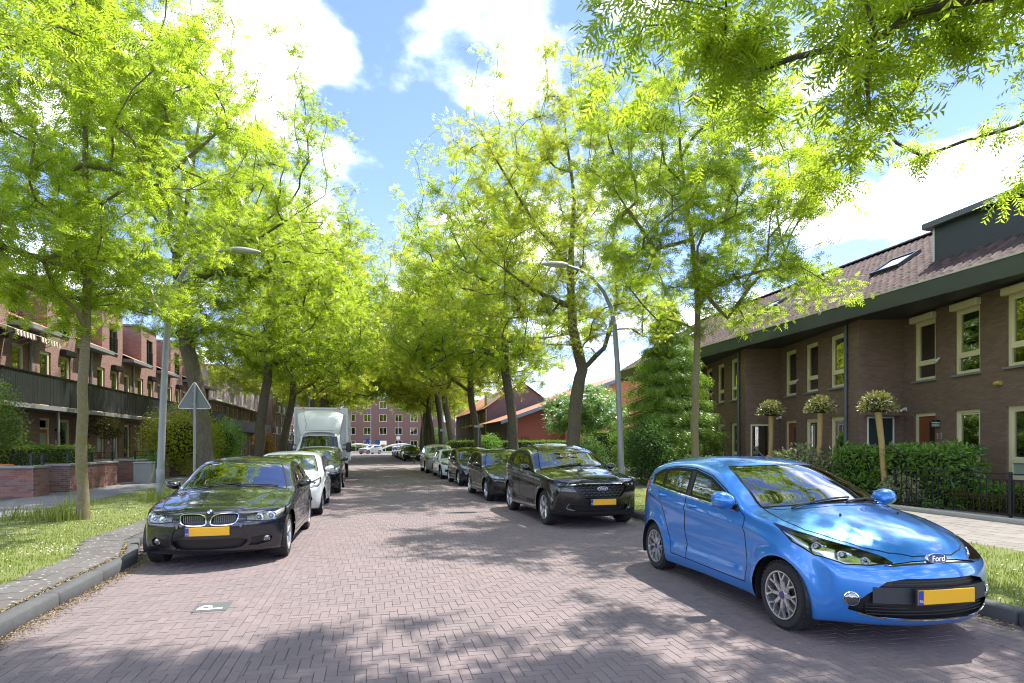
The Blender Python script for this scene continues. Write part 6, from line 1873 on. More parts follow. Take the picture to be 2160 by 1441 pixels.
SEDAN = dict(hood=(.08,.33,1.4,.66,.015), hz=.68, L=4.53, axles=(.77, 3.53), wr=.318, tum=.36, tum2=.16, step=.025, flare=.026, crease=.014, scoop=.016, round=5,
  C=[(.20,.17),(.07,.20),(.03,.33),(.0,.48),(.01,.62),(.07,.71),(.40,.815),(.85,.90),(1.28,.965),(1.65,1.135),(2.08,1.325),(2.50,1.405),(3.0,1.405),(3.45,1.33),(3.85,1.16),(4.10,1.06),(4.38,1.05),(4.48,.93),(4.53,.62),(4.50,.36),(4.38,.24),(3.6,.18),(2.2,.17),(1.0,.17)],
  E=[(.50,.17),(.40,.20),(.34,.33),(.30,.48),(.30,.60),(.36,.675),(.72,.765),(1.15,.845),(1.60,.905),(1.92,1.06),(2.26,1.235),(2.62,1.325),(3.0,1.325),(3.38,1.25),(3.72,1.10),(3.98,1.0),(4.22,.985),(4.32,.88),(4.36,.62),(4.34,.36),(4.24,.25),(3.6,.18),(2.2,.18),(1.0,.18)],
  px=[2.3]*6+[2.0]*3+[2.1]*3+[2.0]*12, pz=[2.0]*6+[2.0]*3+[2.2]*3+[2.8]*4+[2.2]*8,
  W=[(0,.66),(.3,.80),(.5,.855),(.8,.895),(1.5,.908),(2.4,.908),(3.4,.905),(3.9,.87),(4.3,.80),(4.53,.74)],
  belt=[(0,.70),(.6,.77),(1.5,.875),(2.4,.92),(3.4,.955),(4.0,.97),(4.53,.97)],
  int=dict(dash=1.65, front=2.40, rear=3.15, belt=.93, w=.74))
SUV = dict(hood=(.12,.40,1.35,.62,.018), hz=.88, L=4.61, axles=(.88, 3.59), wr=.352, tum=.28, tum2=.14, step=.025, flare=.03, crease=.014, scoop=.022, round=5,
  C=[(.22,.22),(.07,.26),(.02,.42),(.0,.62),(.02,.82),(.09,.93),(.42,1.03),(.85,1.095),(1.22,1.135),(1.62,1.325),(2.05,1.525),(2.5,1.625),(3.1,1.645),(3.7,1.605),(4.08,1.55),(4.30,1.25),(4.48,1.0),(4.60,.80),(4.61,.55),(4.56,.38),(4.40,.28),(3.6,.23),(2.2,.22),(1.1,.22)],
  E=[(.55,.23),(.44,.27),(.36,.42),(.31,.62),(.31,.78),(.36,.87),(.72,.96),(1.12,1.015),(1.52,1.055),(1.92,1.24),(2.28,1.42),(2.66,1.515),(3.1,1.53),(3.6,1.48),(3.95,1.39),(4.16,1.17),(4.32,.97),(4.40,.79),(4.42,.55),(4.38,.38),(4.26,.28),(3.6,.24),(2.2,.24),(1.1,.24)],
  px=[2.3]*6+[2.0]*3+[2.1]*3+[2.0]*12, pz=[2.0]*6+[2.0]*3+[2.2]*3+[2.8]*4+[2.2]*8,
  W=[(0,.68),(.3,.83),(.5,.88),(.9,.92),(1.5,.935),(2.4,.94),(3.5,.935),(4.0,.90),(4.4,.82),(4.61,.76)],
  belt=[(0,.88),(.6,.95),(1.5,1.02),(2.4,1.06),(3.4,1.11),(4.1,1.17),(4.61,1.17)],
  int=dict(dash=1.62, front=2.38, rear=3.20, belt=1.07, w=.76))
WAGON = dict(hood=(.12,.34,1.3,.6,.014), hz=.7, L=4.50, axles=(.86, 3.51), wr=.318, tum=.30, tum2=.14, step=.022, flare=.024, crease=.012, scoop=.018, round=5,
  C=[(.22,.18),(.07,.21),(.02,.36),(.0,.52),(.02,.66),(.08,.74),(.42,.86),(.85,.955),(1.18,1.01),(1.58,1.20),(2.0,1.39),(2.4,1.47),(3.0,1.485),(3.7,1.455),(4.15,1.41),(4.30,1.12),(4.42,.92),(4.50,.72),(4.50,.5),(4.46,.34),(4.32,.24),(3.6,.19),(2.2,.18),(1.1,.18)],
  E=[(.52,.18),(.41,.21),(.34,.36),(.30,.52),(.30,.63),(.36,.70),(.74,.81),(1.12,.90),(1.52,.95),(1.88,1.13),(2.22,1.30),(2.55,1.385),(3.0,1.395),(3.6,1.355),(4.02,1.28),(4.16,1.06),(4.24,.90),(4.30,.71),(4.32,.5),(4.28,.34),(4.18,.24),(3.6,.19),(2.2,.19),(1.1,.19)],
  px=[2.3]*6+[2.0]*3+[2.1]*3+[2.0]*12, pz=[2.0]*6+[2.0]*3+[2.2]*3+[2.8]*4+[2.2]*8,
  W=[(0,.64),(.3,.78),(.5,.83),(.9,.87),(1.5,.888),(2.4,.89),(3.5,.885),(4.0,.86),(4.3,.80),(4.5,.75)],
  belt=[(0,.72),(.6,.80),(1.5,.91),(2.4,.955),(3.4,1.0),(4.1,1.05),(4.5,1.05)],
  int=dict(dash=1.58, front=2.30, rear=3.10, belt=.97, w=.73))

def side_poly(c, pts): return [(q, 1.0, z) for q, z in pts]
def generic_glass(c, A, B, top, belt_off=.012, dlo=None):
    pass

# ================================================================ blue hatchback
def blue_hatch():
    P_ = paint("blue_paint", (0.028, 0.21, 0.62), .4, .28)
    c = Car(HATCH, P_, "hatchback_car", "bright blue five-door hatchback parked on the right, nearest car", "cars parked along the street", (0, 0, 0), 0)
    c.arches()
    S = lambda pts: [(q, 1.0, z) for q, z in pts]
    # side glass area in black, then the panes
    c.cut(S([(1.42,.965),(1.76,1.125),(2.08,1.25),(2.46,1.322),(2.9,1.328),(3.25,1.285),(3.46,1.215),(3.40,1.115),(3.0,1.075),(2.4,1.025)]), (0,1,0), "window_surround", ndot=.3)
    c.cut(S([(1.49,.985),(1.70,1.080),(1.69,1.0)]), (0,1,0), "quarter_window", only=["window_surround"], ndot=.3)
    c.cut(S([(1.745,1.008),(1.765,1.108),(2.09,1.238),(2.42,1.300),(2.40,1.040)]), (0,1,0), "side_window#f", only=["window_surround"], ndot=.3)
    c.cut(S([(2.50,1.048),(2.52,1.308),(2.9,1.312),(3.10,1.292),(3.07,1.094)]), (0,1,0), "side_window#r", only=["window_surround"], ndot=.3)
    c.cut(S([(3.115,1.10),(3.145,1.285),(3.26,1.265),(3.41,1.205),(3.37,1.125)]), (0,1,0), "quarter_window#r", only=["window_surround"], ndot=.3)
    # doors
    c.cut(S([(1.30,.30),(1.27,.60),(1.32,.93),(1.40,.97),(1.74,1.145),(2.07,1.275),(2.46,1.345),(2.455,1.0),(2.455,.60),(2.44,.30)]), (0,1,0), "door#f", only=["body"], ndot=.2)
    c.cut(S([(2.445,.30),(2.46,.60),(2.46,1.0),(2.465,1.345),(2.9,1.352),(3.20,1.312),(3.17,1.05),(3.06,.85),(2.93,.68),(2.84,.48),(2.80,.30)]), (0,1,0), "door#r", only=["body"], ndot=.2)
    # windscreen, rear glass
    WS = [(0,-.02,1.075),(0,.30,1.065),(0,.60,1.03),(0,.70,1.015),(0,.685,1.065),(0,.625,1.23),(0,.57,1.345),(0,.54,1.378),(0,.25,1.398),(0,-.02,1.402)]
    c.cut(WS, (1,0,0), "windscreen", only=["body"], ndot=.18, smin=.85, smax=2.2)
    c.cut([(3.9,-.02,1.34),(3.9,.5,1.30),(3.9,.6,1.10),(3.9,-.02,1.09)], (-1,0,.1), "rear_windscreen", only=["body"], ndot=.2, smin=3.2)
    # headlights: long swept-back
    HL = [(.92,.82,.925),(.70,.79,.905),(.46,.68,.855),(.28,.54,.80),(.15,.41,.75),(.12,.36,.695),(.19,.50,.660),(.30,.63,.645),(.48,.755,.69),(.68,.815,.785)]
    c.cut(HL, (.62,.55,.50), "headlight", only=["body"], ndot=.05, smax=1.15)
    # bonnet
    c.cut([(.92,-.02,1),(.97,.35,1),(1.13,.62,1),(1.24,.70,1),(.90,.725,1),(.68,.69,1),(.45,.58,1),(.28,.47,1),(.18,.34,1),(.11,.18,1),(.09,-.02,1)], (0,0,1), "bonnet", only=["body"], ndot=.25, smax=1.45)
    # front openings
    c.cut([(0,-.02,.59),(0,.30,.59),(0,.44,.56),(0,.56,.46),(0,.66,.355),(0,.66,.325),(0,.50,.285),(0,.25,.275),(0,-.02,.272)], (1,0,0), "grille", only=["body"], ndot=.2, smax=.6)
    c.cut([(0,-.02,.735),(0,.20,.732),(0,.40,.712),(0,.44,.70),(0,.38,.692),(0,.2,.70),(0,-.02,.702)], (1,0,.2), "upper_grille", only=["body"], ndot=.2, smax=.6)
    c.recess("grille", (-.055, 0, 0)); c.recess("upper_grille", (-.02, 0, 0))
    c.cut([(3.72,.8,1.13),(3.52,.8,1.17),(3.60,.8,.98),(3.66,.8,.84),(3.80,.7,.82),(3.84,.65,1.0)], (-.55,.83,0), "tail_light", only=["body"], ndot=.1, smin=3.3)
    c.finish({"window_surround": black_plastic, "side_window#f": side_glass, "side_window#r": side_glass, "quarter_window": side_glass, "quarter_window#r": side_glass, "windscreen": car_glass, "rear_windscreen": side_glass,
              "headlight": lens_m, "grille": grille_m, "upper_grille": grille_m, "tail_light": red_lens},
             split=("side_window#f", "side_window#r", "quarter_window", "quarter_window#r", "door#f", "door#r", "headlight", "tail_light", "window_surround"))
    c.head_insides("headlight", [(.50,.71,.775,.075),(.33,.61,.735,.07),(.22,.50,.71,.04)], depth=.06, bezel=chrome)
    c.wheels(spokes=8, rim_r=.212); c.interior()
    c.mirror_pair(1.54, 1.06, P_, (.125,.22,.185))
    # bumper blade across the grille, lower slats, chrome lip
    gx = c.X(.03)
    def bar(z, h, w, x, nm, m): 
        pts = [(x - .20 * (abs(y) / .66) ** 2.2 * .9, y, z) for y in np.linspace(-w, w, 17)]
        mb = MB()
        for (a, b) in zip(pts, pts[1:]): mb.add([(a[0], a[1], z - h), (b[0], b[1], z - h), (b[0], b[1], z + h), (a[0], a[1], z + h), (a[0] - .04, a[1], z - h), (b[0] - .04, b[1], z - h), (b[0] - .04, b[1], z + h), (a[0] - .04, a[1], z + h)], [(0, 1, 2, 3), (3, 2, 6, 7), (0, 4, 5, 1)])
        return mb.build(nm, m, c.root, smooth=True)
    bar(.455, .062, .53, gx + .012, "bumper_blade", mat("dark_trim", (0.03, 0.032, 0.036), .5))
    for z in (.545, .525, .565): bar(z, .004, .36, gx - .03, "grille_slat", black_plastic)
    for z in (.30, .325, .35, .375): bar(z, .004, .55, gx - .03, "grille_slat", black_plastic)
    c.strip([(0,.0,.268),(0,.25,.270),(0,.48,.280),(0,.60,.305)], (1,0,0), .012, .006, chrome, "chrome_lip", n=40)
    c.strip([(0,.09,.718),(0,.25,.716),(0,.40,.703)], (1,0,.2), .010, .004, chrome, "chrome_bar", n=20)
    c.plate(.455, off=.062)
    # oval badge with lettering
    p, n = c.hit((-1, 0, .735), (-1, 0, 0)); bx = p.x
    M_ = Matrix.Translation((bx + .004, 0, .725)) @ Matrix.Rotation(R(72), 4, 'Y') @ Matrix.Diagonal((.042, .096, 1, 1))
    b = MB().lathe([(1.0, -.02), (1.0, .012), (.93, .017)], 32, M_).build("badge", chrome, c.root, smooth=True, ang=50)
    MB().lathe([(.91, .0), (.91, .0172), (0, .019)], 32, M_).build("badge_field", badge_blue, b, smooth=True)
    cu = bpy.data.curves.new("badge_text", 'FONT'); cu.body = "Ford"; cu.size = .062; cu.shear = .35; cu.extrude = .0008; cu.align_x = 'CENTER'; cu.align_y = 'CENTER'; cu.materials.append(chrome)
    link("badge_letters", text_mesh(cu), b, (bx + .0235, 0, .729), (R(72), 0, R(90)))
    # fog lamps in dimples, washer nozzles, aerial, handles, waist chrome
    c.disc((.2, .655, .415), (.80, .6, 0), .050, lamp_glass, "fog_lamp", ring=chrome, depth=.0)
    c.disc((.72, .30, 1.0), (0, 0, 1), .012, black_plastic, "washer_nozzle", ry=.6)
    c.handle(2.30, .925, P_); c.handle(3.05, .985, P_)
    c.strip([(1.42,1,.958),(1.9,1,.990),(2.6,1,1.036),(3.1,1,1.078),(3.42,1,1.108)], (0,1,0), .013, .006, chrome, "waist_trim", n=40)
    MB().tube([(c.X(2.16), 0, 1.44), (c.X(2.42), 0, 1.60)], [.008, .003], 6).lathe([(.03, 0), (.02, .02), (0, .03)], 10, Matrix.Translation((c.X(2.16), 0, 1.435))).build("aerial", black_plastic, c.root)
    c.wipers([((1.03, -.52, 1.07), (1.10, .12, 1.10)), ((1.01, .02, 1.07), (1.22, .58, 1.08))])
    MB().box(c.X(1.98), c.X(1.94), -.11, .11, 1.27, 1.33).build("rear_view_mirror", black_plastic, c.root, bevel=.01)
    return c
bc = blue_hatch()
fx, fy, rx_, ry_ = 3.49, 4.27, 3.60, 6.80       # outer tyre contact, front and rear
ang = math.atan2(fy - ry_, fx - rx_)
dirv = Vector((math.cos(ang), math.sin(ang))); left = Vector((-dirv.y, dirv.x))
# outer wheels are on the car's right-hand side when it faces the camera and stands right of the road
mid = Vector(((fx + rx_) / 2, (fy + ry_) / 2)); cs = (HATCH['axles'][0] + HATCH['axles'][1]) / 2
cent = mid - dirv * (HATCH['L'] / 2 - cs) + left * .83
bc.root.location = (cent.x, cent.y, 0); bc.root.rotation_euler = (0, 0, ang)

def stand(c, f, r, side):
    """park a car: f, r = road-side tyre contacts of the front and rear wheel; side=+1 when the car stands right of the road"""
    D = c.D; ang = math.atan2(f[1] - r[1], f[0] - r[0])
    d = Vector((math.cos(ang), math.sin(ang))); left = Vector((-d.y, d.x))
    w = float(c.side_y(np.array([D['axles'][0]]), np.array([.5]))[0]) - .04
    sc_ = c.root.scale
    mid = Vector(((f[0] + r[0]) / 2, (f[1] + r[1]) / 2)); cs = (D['axles'][0] + D['axles'][1]) / 2
    cent = mid - d * (D['L'] / 2 - cs) * sc_[0] + left * (w * sc_[1] * side)
    c.root.location = (cent.x, cent.y, 0); c.root.rotation_euler = (0, 0, ang)

SIDE = {
 'sedan': dict(dlo=[(1.72,.905),(1.98,1.035),(2.28,1.185),(2.64,1.268),(3.0,1.27),(3.34,1.205),(3.62,1.09),(3.70,1.01),(3.50,.985),(2.6,.935)],
   panes=[("side_window#f",[(1.84,.925),(2.0,1.02),(2.29,1.165),(2.56,1.238),(2.55,.952)]),("side_window#r",[(2.63,.957),(2.65,1.25),(3.0,1.252),(3.22,1.215),(3.34,.995)]),("quarter_window",[(3.39,1.0),(3.29,1.195),(3.58,1.08),(3.62,1.02)])],
   doors=[("door#f",[(1.46,.28),(1.44,.6),(1.50,.86),(1.70,.915),(1.97,1.06),(2.27,1.21),(2.60,1.285),(2.59,.9),(2.59,.6),(2.58,.28)]),("door#r",[(2.585,.28),(2.595,.6),(2.595,.9),(2.605,1.287),(3.0,1.29),(3.28,1.238),(3.42,.99),(3.36,.8),(3.18,.66),(3.10,.5),(3.06,.28)])],
   ws=([(0,-.02,1.0),(0,.35,.985),(0,.66,.945),(0,.745,.93),(0,.73,.98),(0,.66,1.14),(0,.60,1.262),(0,.565,1.295),(0,.3,1.318),(0,-.02,1.325)],1.15,2.35),
   rw=([(0,-.02,1.31),(0,.5,1.28),(0,.62,1.08),(0,-.02,1.1)],3.3),
   bonnet=[(1.27,-.02,1),(1.32,.4,1),(1.50,.72,1),(1.58,.78,1),(1.1,.78,1),(.75,.735,1),(.50,.68,1),(.30,.56,1),(.18,.42,1),(.10,.25,1),(.055,-.02,1)], bmax=1.65),
 'suv': dict(dlo=[(1.66,1.045),(1.98,1.205),(2.30,1.36),(2.68,1.45),(3.1,1.465),(3.55,1.42),(3.90,1.335),(4.02,1.21),(3.5,1.155),(2.5,1.085)],
   panes=[("side_window#f",[(1.82,1.075),(2.0,1.19),(2.32,1.338),(2.60,1.408),(2.59,1.11)]),("side_window#r",[(2.68,1.115),(2.70,1.425),(3.1,1.44),(3.42,1.41),(3.40,1.165)]),("quarter_window",[(3.47,1.175),(3.49,1.40),(3.82,1.32),(3.93,1.225)])],
   doors=[("door#f",[(1.52,.36),(1.48,.7),(1.52,1.0),(1.64,1.055),(1.96,1.23),(2.29,1.385),(2.64,1.468),(2.63,1.0),(2.63,.7),(2.62,.36)]),("door#r",[(2.625,.36),(2.635,.7),(2.635,1.0),(2.645,1.47),(3.1,1.485),(3.45,1.45),(3.45,1.15),(3.38,.95),(3.22,.8),(3.14,.6),(3.12,.36)])],
   ws=([(0,-.02,1.17),(0,.35,1.155),(0,.68,1.11),(0,.775,1.09),(0,.755,1.145),(0,.69,1.31),(0,.63,1.45),(0,.59,1.488),(0,.3,1.515),(0,-.02,1.522)],1.1,2.45),
   rw=([(0,-.02,1.5),(0,.55,1.46),(0,.68,1.22),(0,-.02,1.25)],3.8),
   bonnet=[(1.21,-.02,1),(1.26,.4,1),(1.42,.70,1),(1.50,.78,1),(1.1,.79,1),(.80,.765,1),(.55,.70,1),(.34,.58,1),(.20,.42,1),(.12,.22,1),(.085,-.02,1)], bmax=1.6),
 'wagon': dict(dlo=[(1.66,.945),(1.94,1.095),(2.25,1.245),(2.58,1.325),(3.0,1.335),(3.55,1.295),(3.95,1.225),(4.02,1.085),(3.5,1.04),(2.5,.98)],
   panes=[("side_window#f",[(1.80,.97),(1.96,1.08),(2.26,1.222),(2.52,1.285),(2.51,1.0)]),("side_window#r",[(2.59,1.004),(2.61,1.30),(3.0,1.312),(3.28,1.295),(3.26,1.045)]),("quarter_window",[(3.33,1.05),(3.35,1.29),(3.88,1.21),(3.94,1.10)])],
   doors=[("door#f",[(1.50,.28),(1.46,.6),(1.50,.9),(1.64,.955),(1.92,1.12),(2.24,1.265),(2.55,1.345),(2.545,.9),(2.545,.6),(2.54,.28)]),("door#r",[(2.545,.28),(2.55,.6),(2.55,.9),(2.555,1.345),(3.0,1.355),(3.31,1.33),(3.31,1.02),(3.26,.84),(3.12,.7),(3.06,.5),(3.04,.28)])],
   ws=([(0,-.02,1.05),(0,.35,1.035),(0,.64,.995),(0,.725,.98),(0,.71,1.03),(0,.645,1.2),(0,.585,1.33),(0,.55,1.362),(0,.3,1.385),(0,-.02,1.392)],1.05,2.35),
   rw=([(0,-.02,1.37),(0,.5,1.33),(0,.62,1.1),(0,-.02,1.12)],3.8),
   bonnet=[(1.17,-.02,1),(1.22,.4,1),(1.38,.68,1),(1.46,.75,1),(1.06,.75,1),(.78,.715,1),(.52,.64,1),(.33,.54,1),(.20,.40,1),(.12,.22,1),(.08,-.02,1)], bmax=1.55),
 'hatch': dict(dlo=[(1.42,.965),(1.76,1.125),(2.08,1.25),(2.46,1.322),(2.9,1.328),(3.25,1.285),(3.46,1.215),(3.40,1.115),(3.0,1.075),(2.4,1.025)],
   panes=[("side_window#f",[(1.56,1.0),(1.765,1.108),(2.09,1.238),(2.42,1.300),(2.40,1.040)]),("side_window#r",[(2.50,1.048),(2.52,1.308),(2.9,1.312),(3.2,1.28),(3.3,1.12)])],
   doors=[("door#f",[(1.30,.30),(1.27,.60),(1.32,.93),(1.40,.97),(1.74,1.145),(2.07,1.275),(2.46,1.345),(2.455,1.0),(2.455,.60),(2.44,.30)]),("door#r",[(2.445,.30),(2.46,.60),(2.46,1.0),(2.465,1.345),(2.9,1.352),(3.20,1.312),(3.17,1.05),(3.06,.85),(2.93,.68),(2.84,.48),(2.80,.30)])],
   ws=([(0,-.02,1.075),(0,.30,1.065),(0,.60,1.03),(0,.70,1.015),(0,.685,1.065),(0,.625,1.23),(0,.57,1.345),(0,.54,1.378),(0,.25,1.398),(0,-.02,1.402)],.85,2.2),
   rw=([(0,-.02,1.34),(0,.5,1.30),(0,.6,1.10),(0,-.02,1.09)],3.2),
   bonnet=[(.92,-.02,1),(.97,.35,1),(1.13,.62,1),(1.24,.70,1),(.90,.725,1),(.68,.69,1),(.45,.58,1),(.28,.47,1),(.18,.34,1),(.11,.18,1),(.09,-.02,1)], bmax=1.45),
}
TEMPL = dict(sedan=SEDAN, suv=SUV, wagon=WAGON, hatch=HATCH)
GLM = {"window_surround": black_plastic, "side_window#f": side_glass, "side_window#r": side_glass, "quarter_window": side_glass, "windscreen": car_glass, "rear_windscreen": side_glass, "headlight": lens_m,
       "grille": grille_m, "lower_grille": grille_m, "fog_recess": grille_m, "kidney": grille_m, "skirt": black_plastic, "tail_light": red_lens}
def common(kind, paint_m, name, label, front, dens=1.0, hero=True, scale=(1, 1, 1), doors=True, rim='twin', spokes=5, rim_m=None, shut=True, inter=True, mirror_m=None, mz=None, ms=None, plate_z=.45, plate_off=.02, handles=True, cat="car"):
    c = Car(TEMPL[kind], paint_m, name, label, "cars parked along the street", (0, 0, 0), 0, dens=dens, hero=hero, scale=scale, cat=cat)
    T = SIDE[kind]; S = lambda pts: [(q, 1.0, z) for q, z in pts]
    c.arches()
    c.cut(S(T['dlo']), (0, 1, 0), "window_surround", ndot=.3)
    for nm, p in T['panes']: c.cut(S(p), (0, 1, 0), nm, only=["window_surround"], ndot=.3)
    if doors:
        for nm, p in T['doors']: c.cut(S(p), (0, 1, 0), nm, only=["body"], ndot=.2)
    c.cut(T['ws'][0], (1, 0, 0), "windscreen", only=["body"], ndot=.18, smin=T['ws'][1], smax=T['ws'][2])
    c.cut(T['rw'][0], (-1, 0, .1), "rear_windscreen", only=["body"], ndot=.2, smin=T['rw'][1])
    front(c, 'cut')
    if doors: c.cut(T['bonnet'], (0, 0, 1), "bonnet", only=["body"], ndot=.25, smax=T['bmax'])
    c.finish(GLM, split=("side_window#f", "side_window#r", "quarter_window", "door#f", "door#r", "headlight", "tail_light", "window_surround", "fog_recess", "kidney"), shutlines=shut)
    c.wheels(style=rim, spokes=spokes, rim_m=rim_m, hub=black_plastic)
    if inter: c.interior()
    i = c.D['int']
    c.mirror_pair(ms or i['dash'] + .27, mz or i['belt'] + .055, mirror_m or paint_m, (.12, .21, .15))
    c.plate(plate_z, off=plate_off)
    if handles:
        zb = i['belt']; d0 = T['doors'][0][1]; d1 = T['doors'][1][1]
        c.handle(max(p[0] for p in d0) - .16, zb - .09, paint_m); c.handle(max(p[0] for p in d1) - .16, zb - .05, paint_m)
    front(c, 'add')
    return c

# ---------------------------------------------------------------- black sedan, left
def sedan_front(c, st):
    KP = [(0, .185 + .148 * math.copysign(abs(math.cos(R(a))) ** .62, math.cos(R(a))) + .03 * math.sin(R(a)), .643 + .066 * math.copysign(abs(math.sin(R(a))) ** .62, math.sin(R(a)))) for a in range(0, 360, 20)]
    if st == 'cut':
        c.cut([(.64,.86,.76),(.40,.80,.748),(.20,.62,.722),(.135,.43,.692),(.14,.405,.60),(.25,.60,.572),(.36,.74,.572),(.54,.84,.62)], (.75,.55,.25), "headlight", only=["body"], ndot=.05, smax=.8)
        c.cut(KP, (1,0,0), "kidney", only=["body"], ndot=.15, smax=.5)
        c.cut([(0,-.02,.395),(0,.36,.395),(0,.46,.36),(0,.40,.275),(0,.30,.255),(0,-.02,.25)], (1,0,0), "lower_grille", only=["body"], ndot=.15, smax=.5)
        c.cut([(0,.52,.39),(0,.74,.415),(0,.80,.37),(0,.78,.31),(0,.60,.275),(0,.48,.285)], (1,.25,0), "fog_recess", only=["body"], ndot=.15, smax=.7)
        c.recess("kidney", (-.03, 0, 0)); c.recess("lower_grille", (-.05, 0, 0)); c.recess("fog_recess", (-.04, 0, 0))
    else:
        c.head_insides("headlight", [(.30,.72,.655,.075),(.20,.585,.65,.07)], depth=.05, bezel=mat("warm_reflector", (0.55, 0.53, 0.44), .3, .3))
        c.strip([(0, .185 + (p[1] - .185) * 1.05, .643 + (p[2] - .643) * 1.08) for p in KP + KP[:1]], (1,0,0), .012, .006, chrome, "kidney_ring", n=72)
        for sd in (1, -1):
            for k in range(11):
                y = .07 + k * .0235; x0 = c.X(.03 + .28 * (y / .8) ** 2.3)
                MB().box(x0 - .02, x0 - .006, sd * y - .003, sd * y + .003, .585, .695).build("grille_bar", alloy_dark, c.objs.get(("kidney", sd)))
        p, n = c.hit((-1, 0, .722), (-1, 0, 0))
        M_ = Matrix.Translation((p.x - .01, 0, .738)) @ Matrix.Rotation(R(60), 4, 'Y')
        b = MB().lathe([(.041, -.01), (.041, .010), (.036, .013)], 28, M_).build("badge", mat("badge_black", (.01, .01, .012), .3), c.root, smooth=True, ang=40)
        for k in range(4):
            pts = [(0, 0, .0145)] + [(.029 * math.cos(math.pi / 2 * k + math.pi / 2 * j / 8), .029 * math.sin(math.pi / 2 * k + math.pi / 2 * j / 8), .0145) for j in range(9)]
            MB().add([tuple(M_ @ Vector(q)) for q in pts], [tuple(range(10))]).build("badge_quarter", (white_paint if k % 2 else plate_blue), b)
        c.disc((.2, .69, .36), (.9, .35, 0), .045, lamp_glass, "fog_lamp", ring=chrome, depth=.0)
        c.strip([(0,.36,.555),(0,.45,.47),(0,.47,.39),(0,.40,.27)], (1,0,0), .045, .012, c.paint, "bumper_blade", n=24)
        c.strip([(0,.52,.43),(0,.70,.452),(0,.82,.43)], (1,.25,0), .03, .008, c.paint, "bumper_edge", n=20)
        c.wipers([((1.36, -.55, 1.0), (1.45, .1, 1.02)), ((1.34, .05, 1.0), (1.52, .62, .99))])
P_blk = paint("black_sapphire", (0.008, 0.010, 0.016), .3, .2)
sed = common('sedan', P_blk, "sedan_car", "black sedan with twin kidney grilles parked on the left, nearest car there", sedan_front, rim='twin', spokes=7, plate_z=.50, plate_off=.03)
stand(sed, (-1.21, 8.85), (-1.22, 11.61), -1)

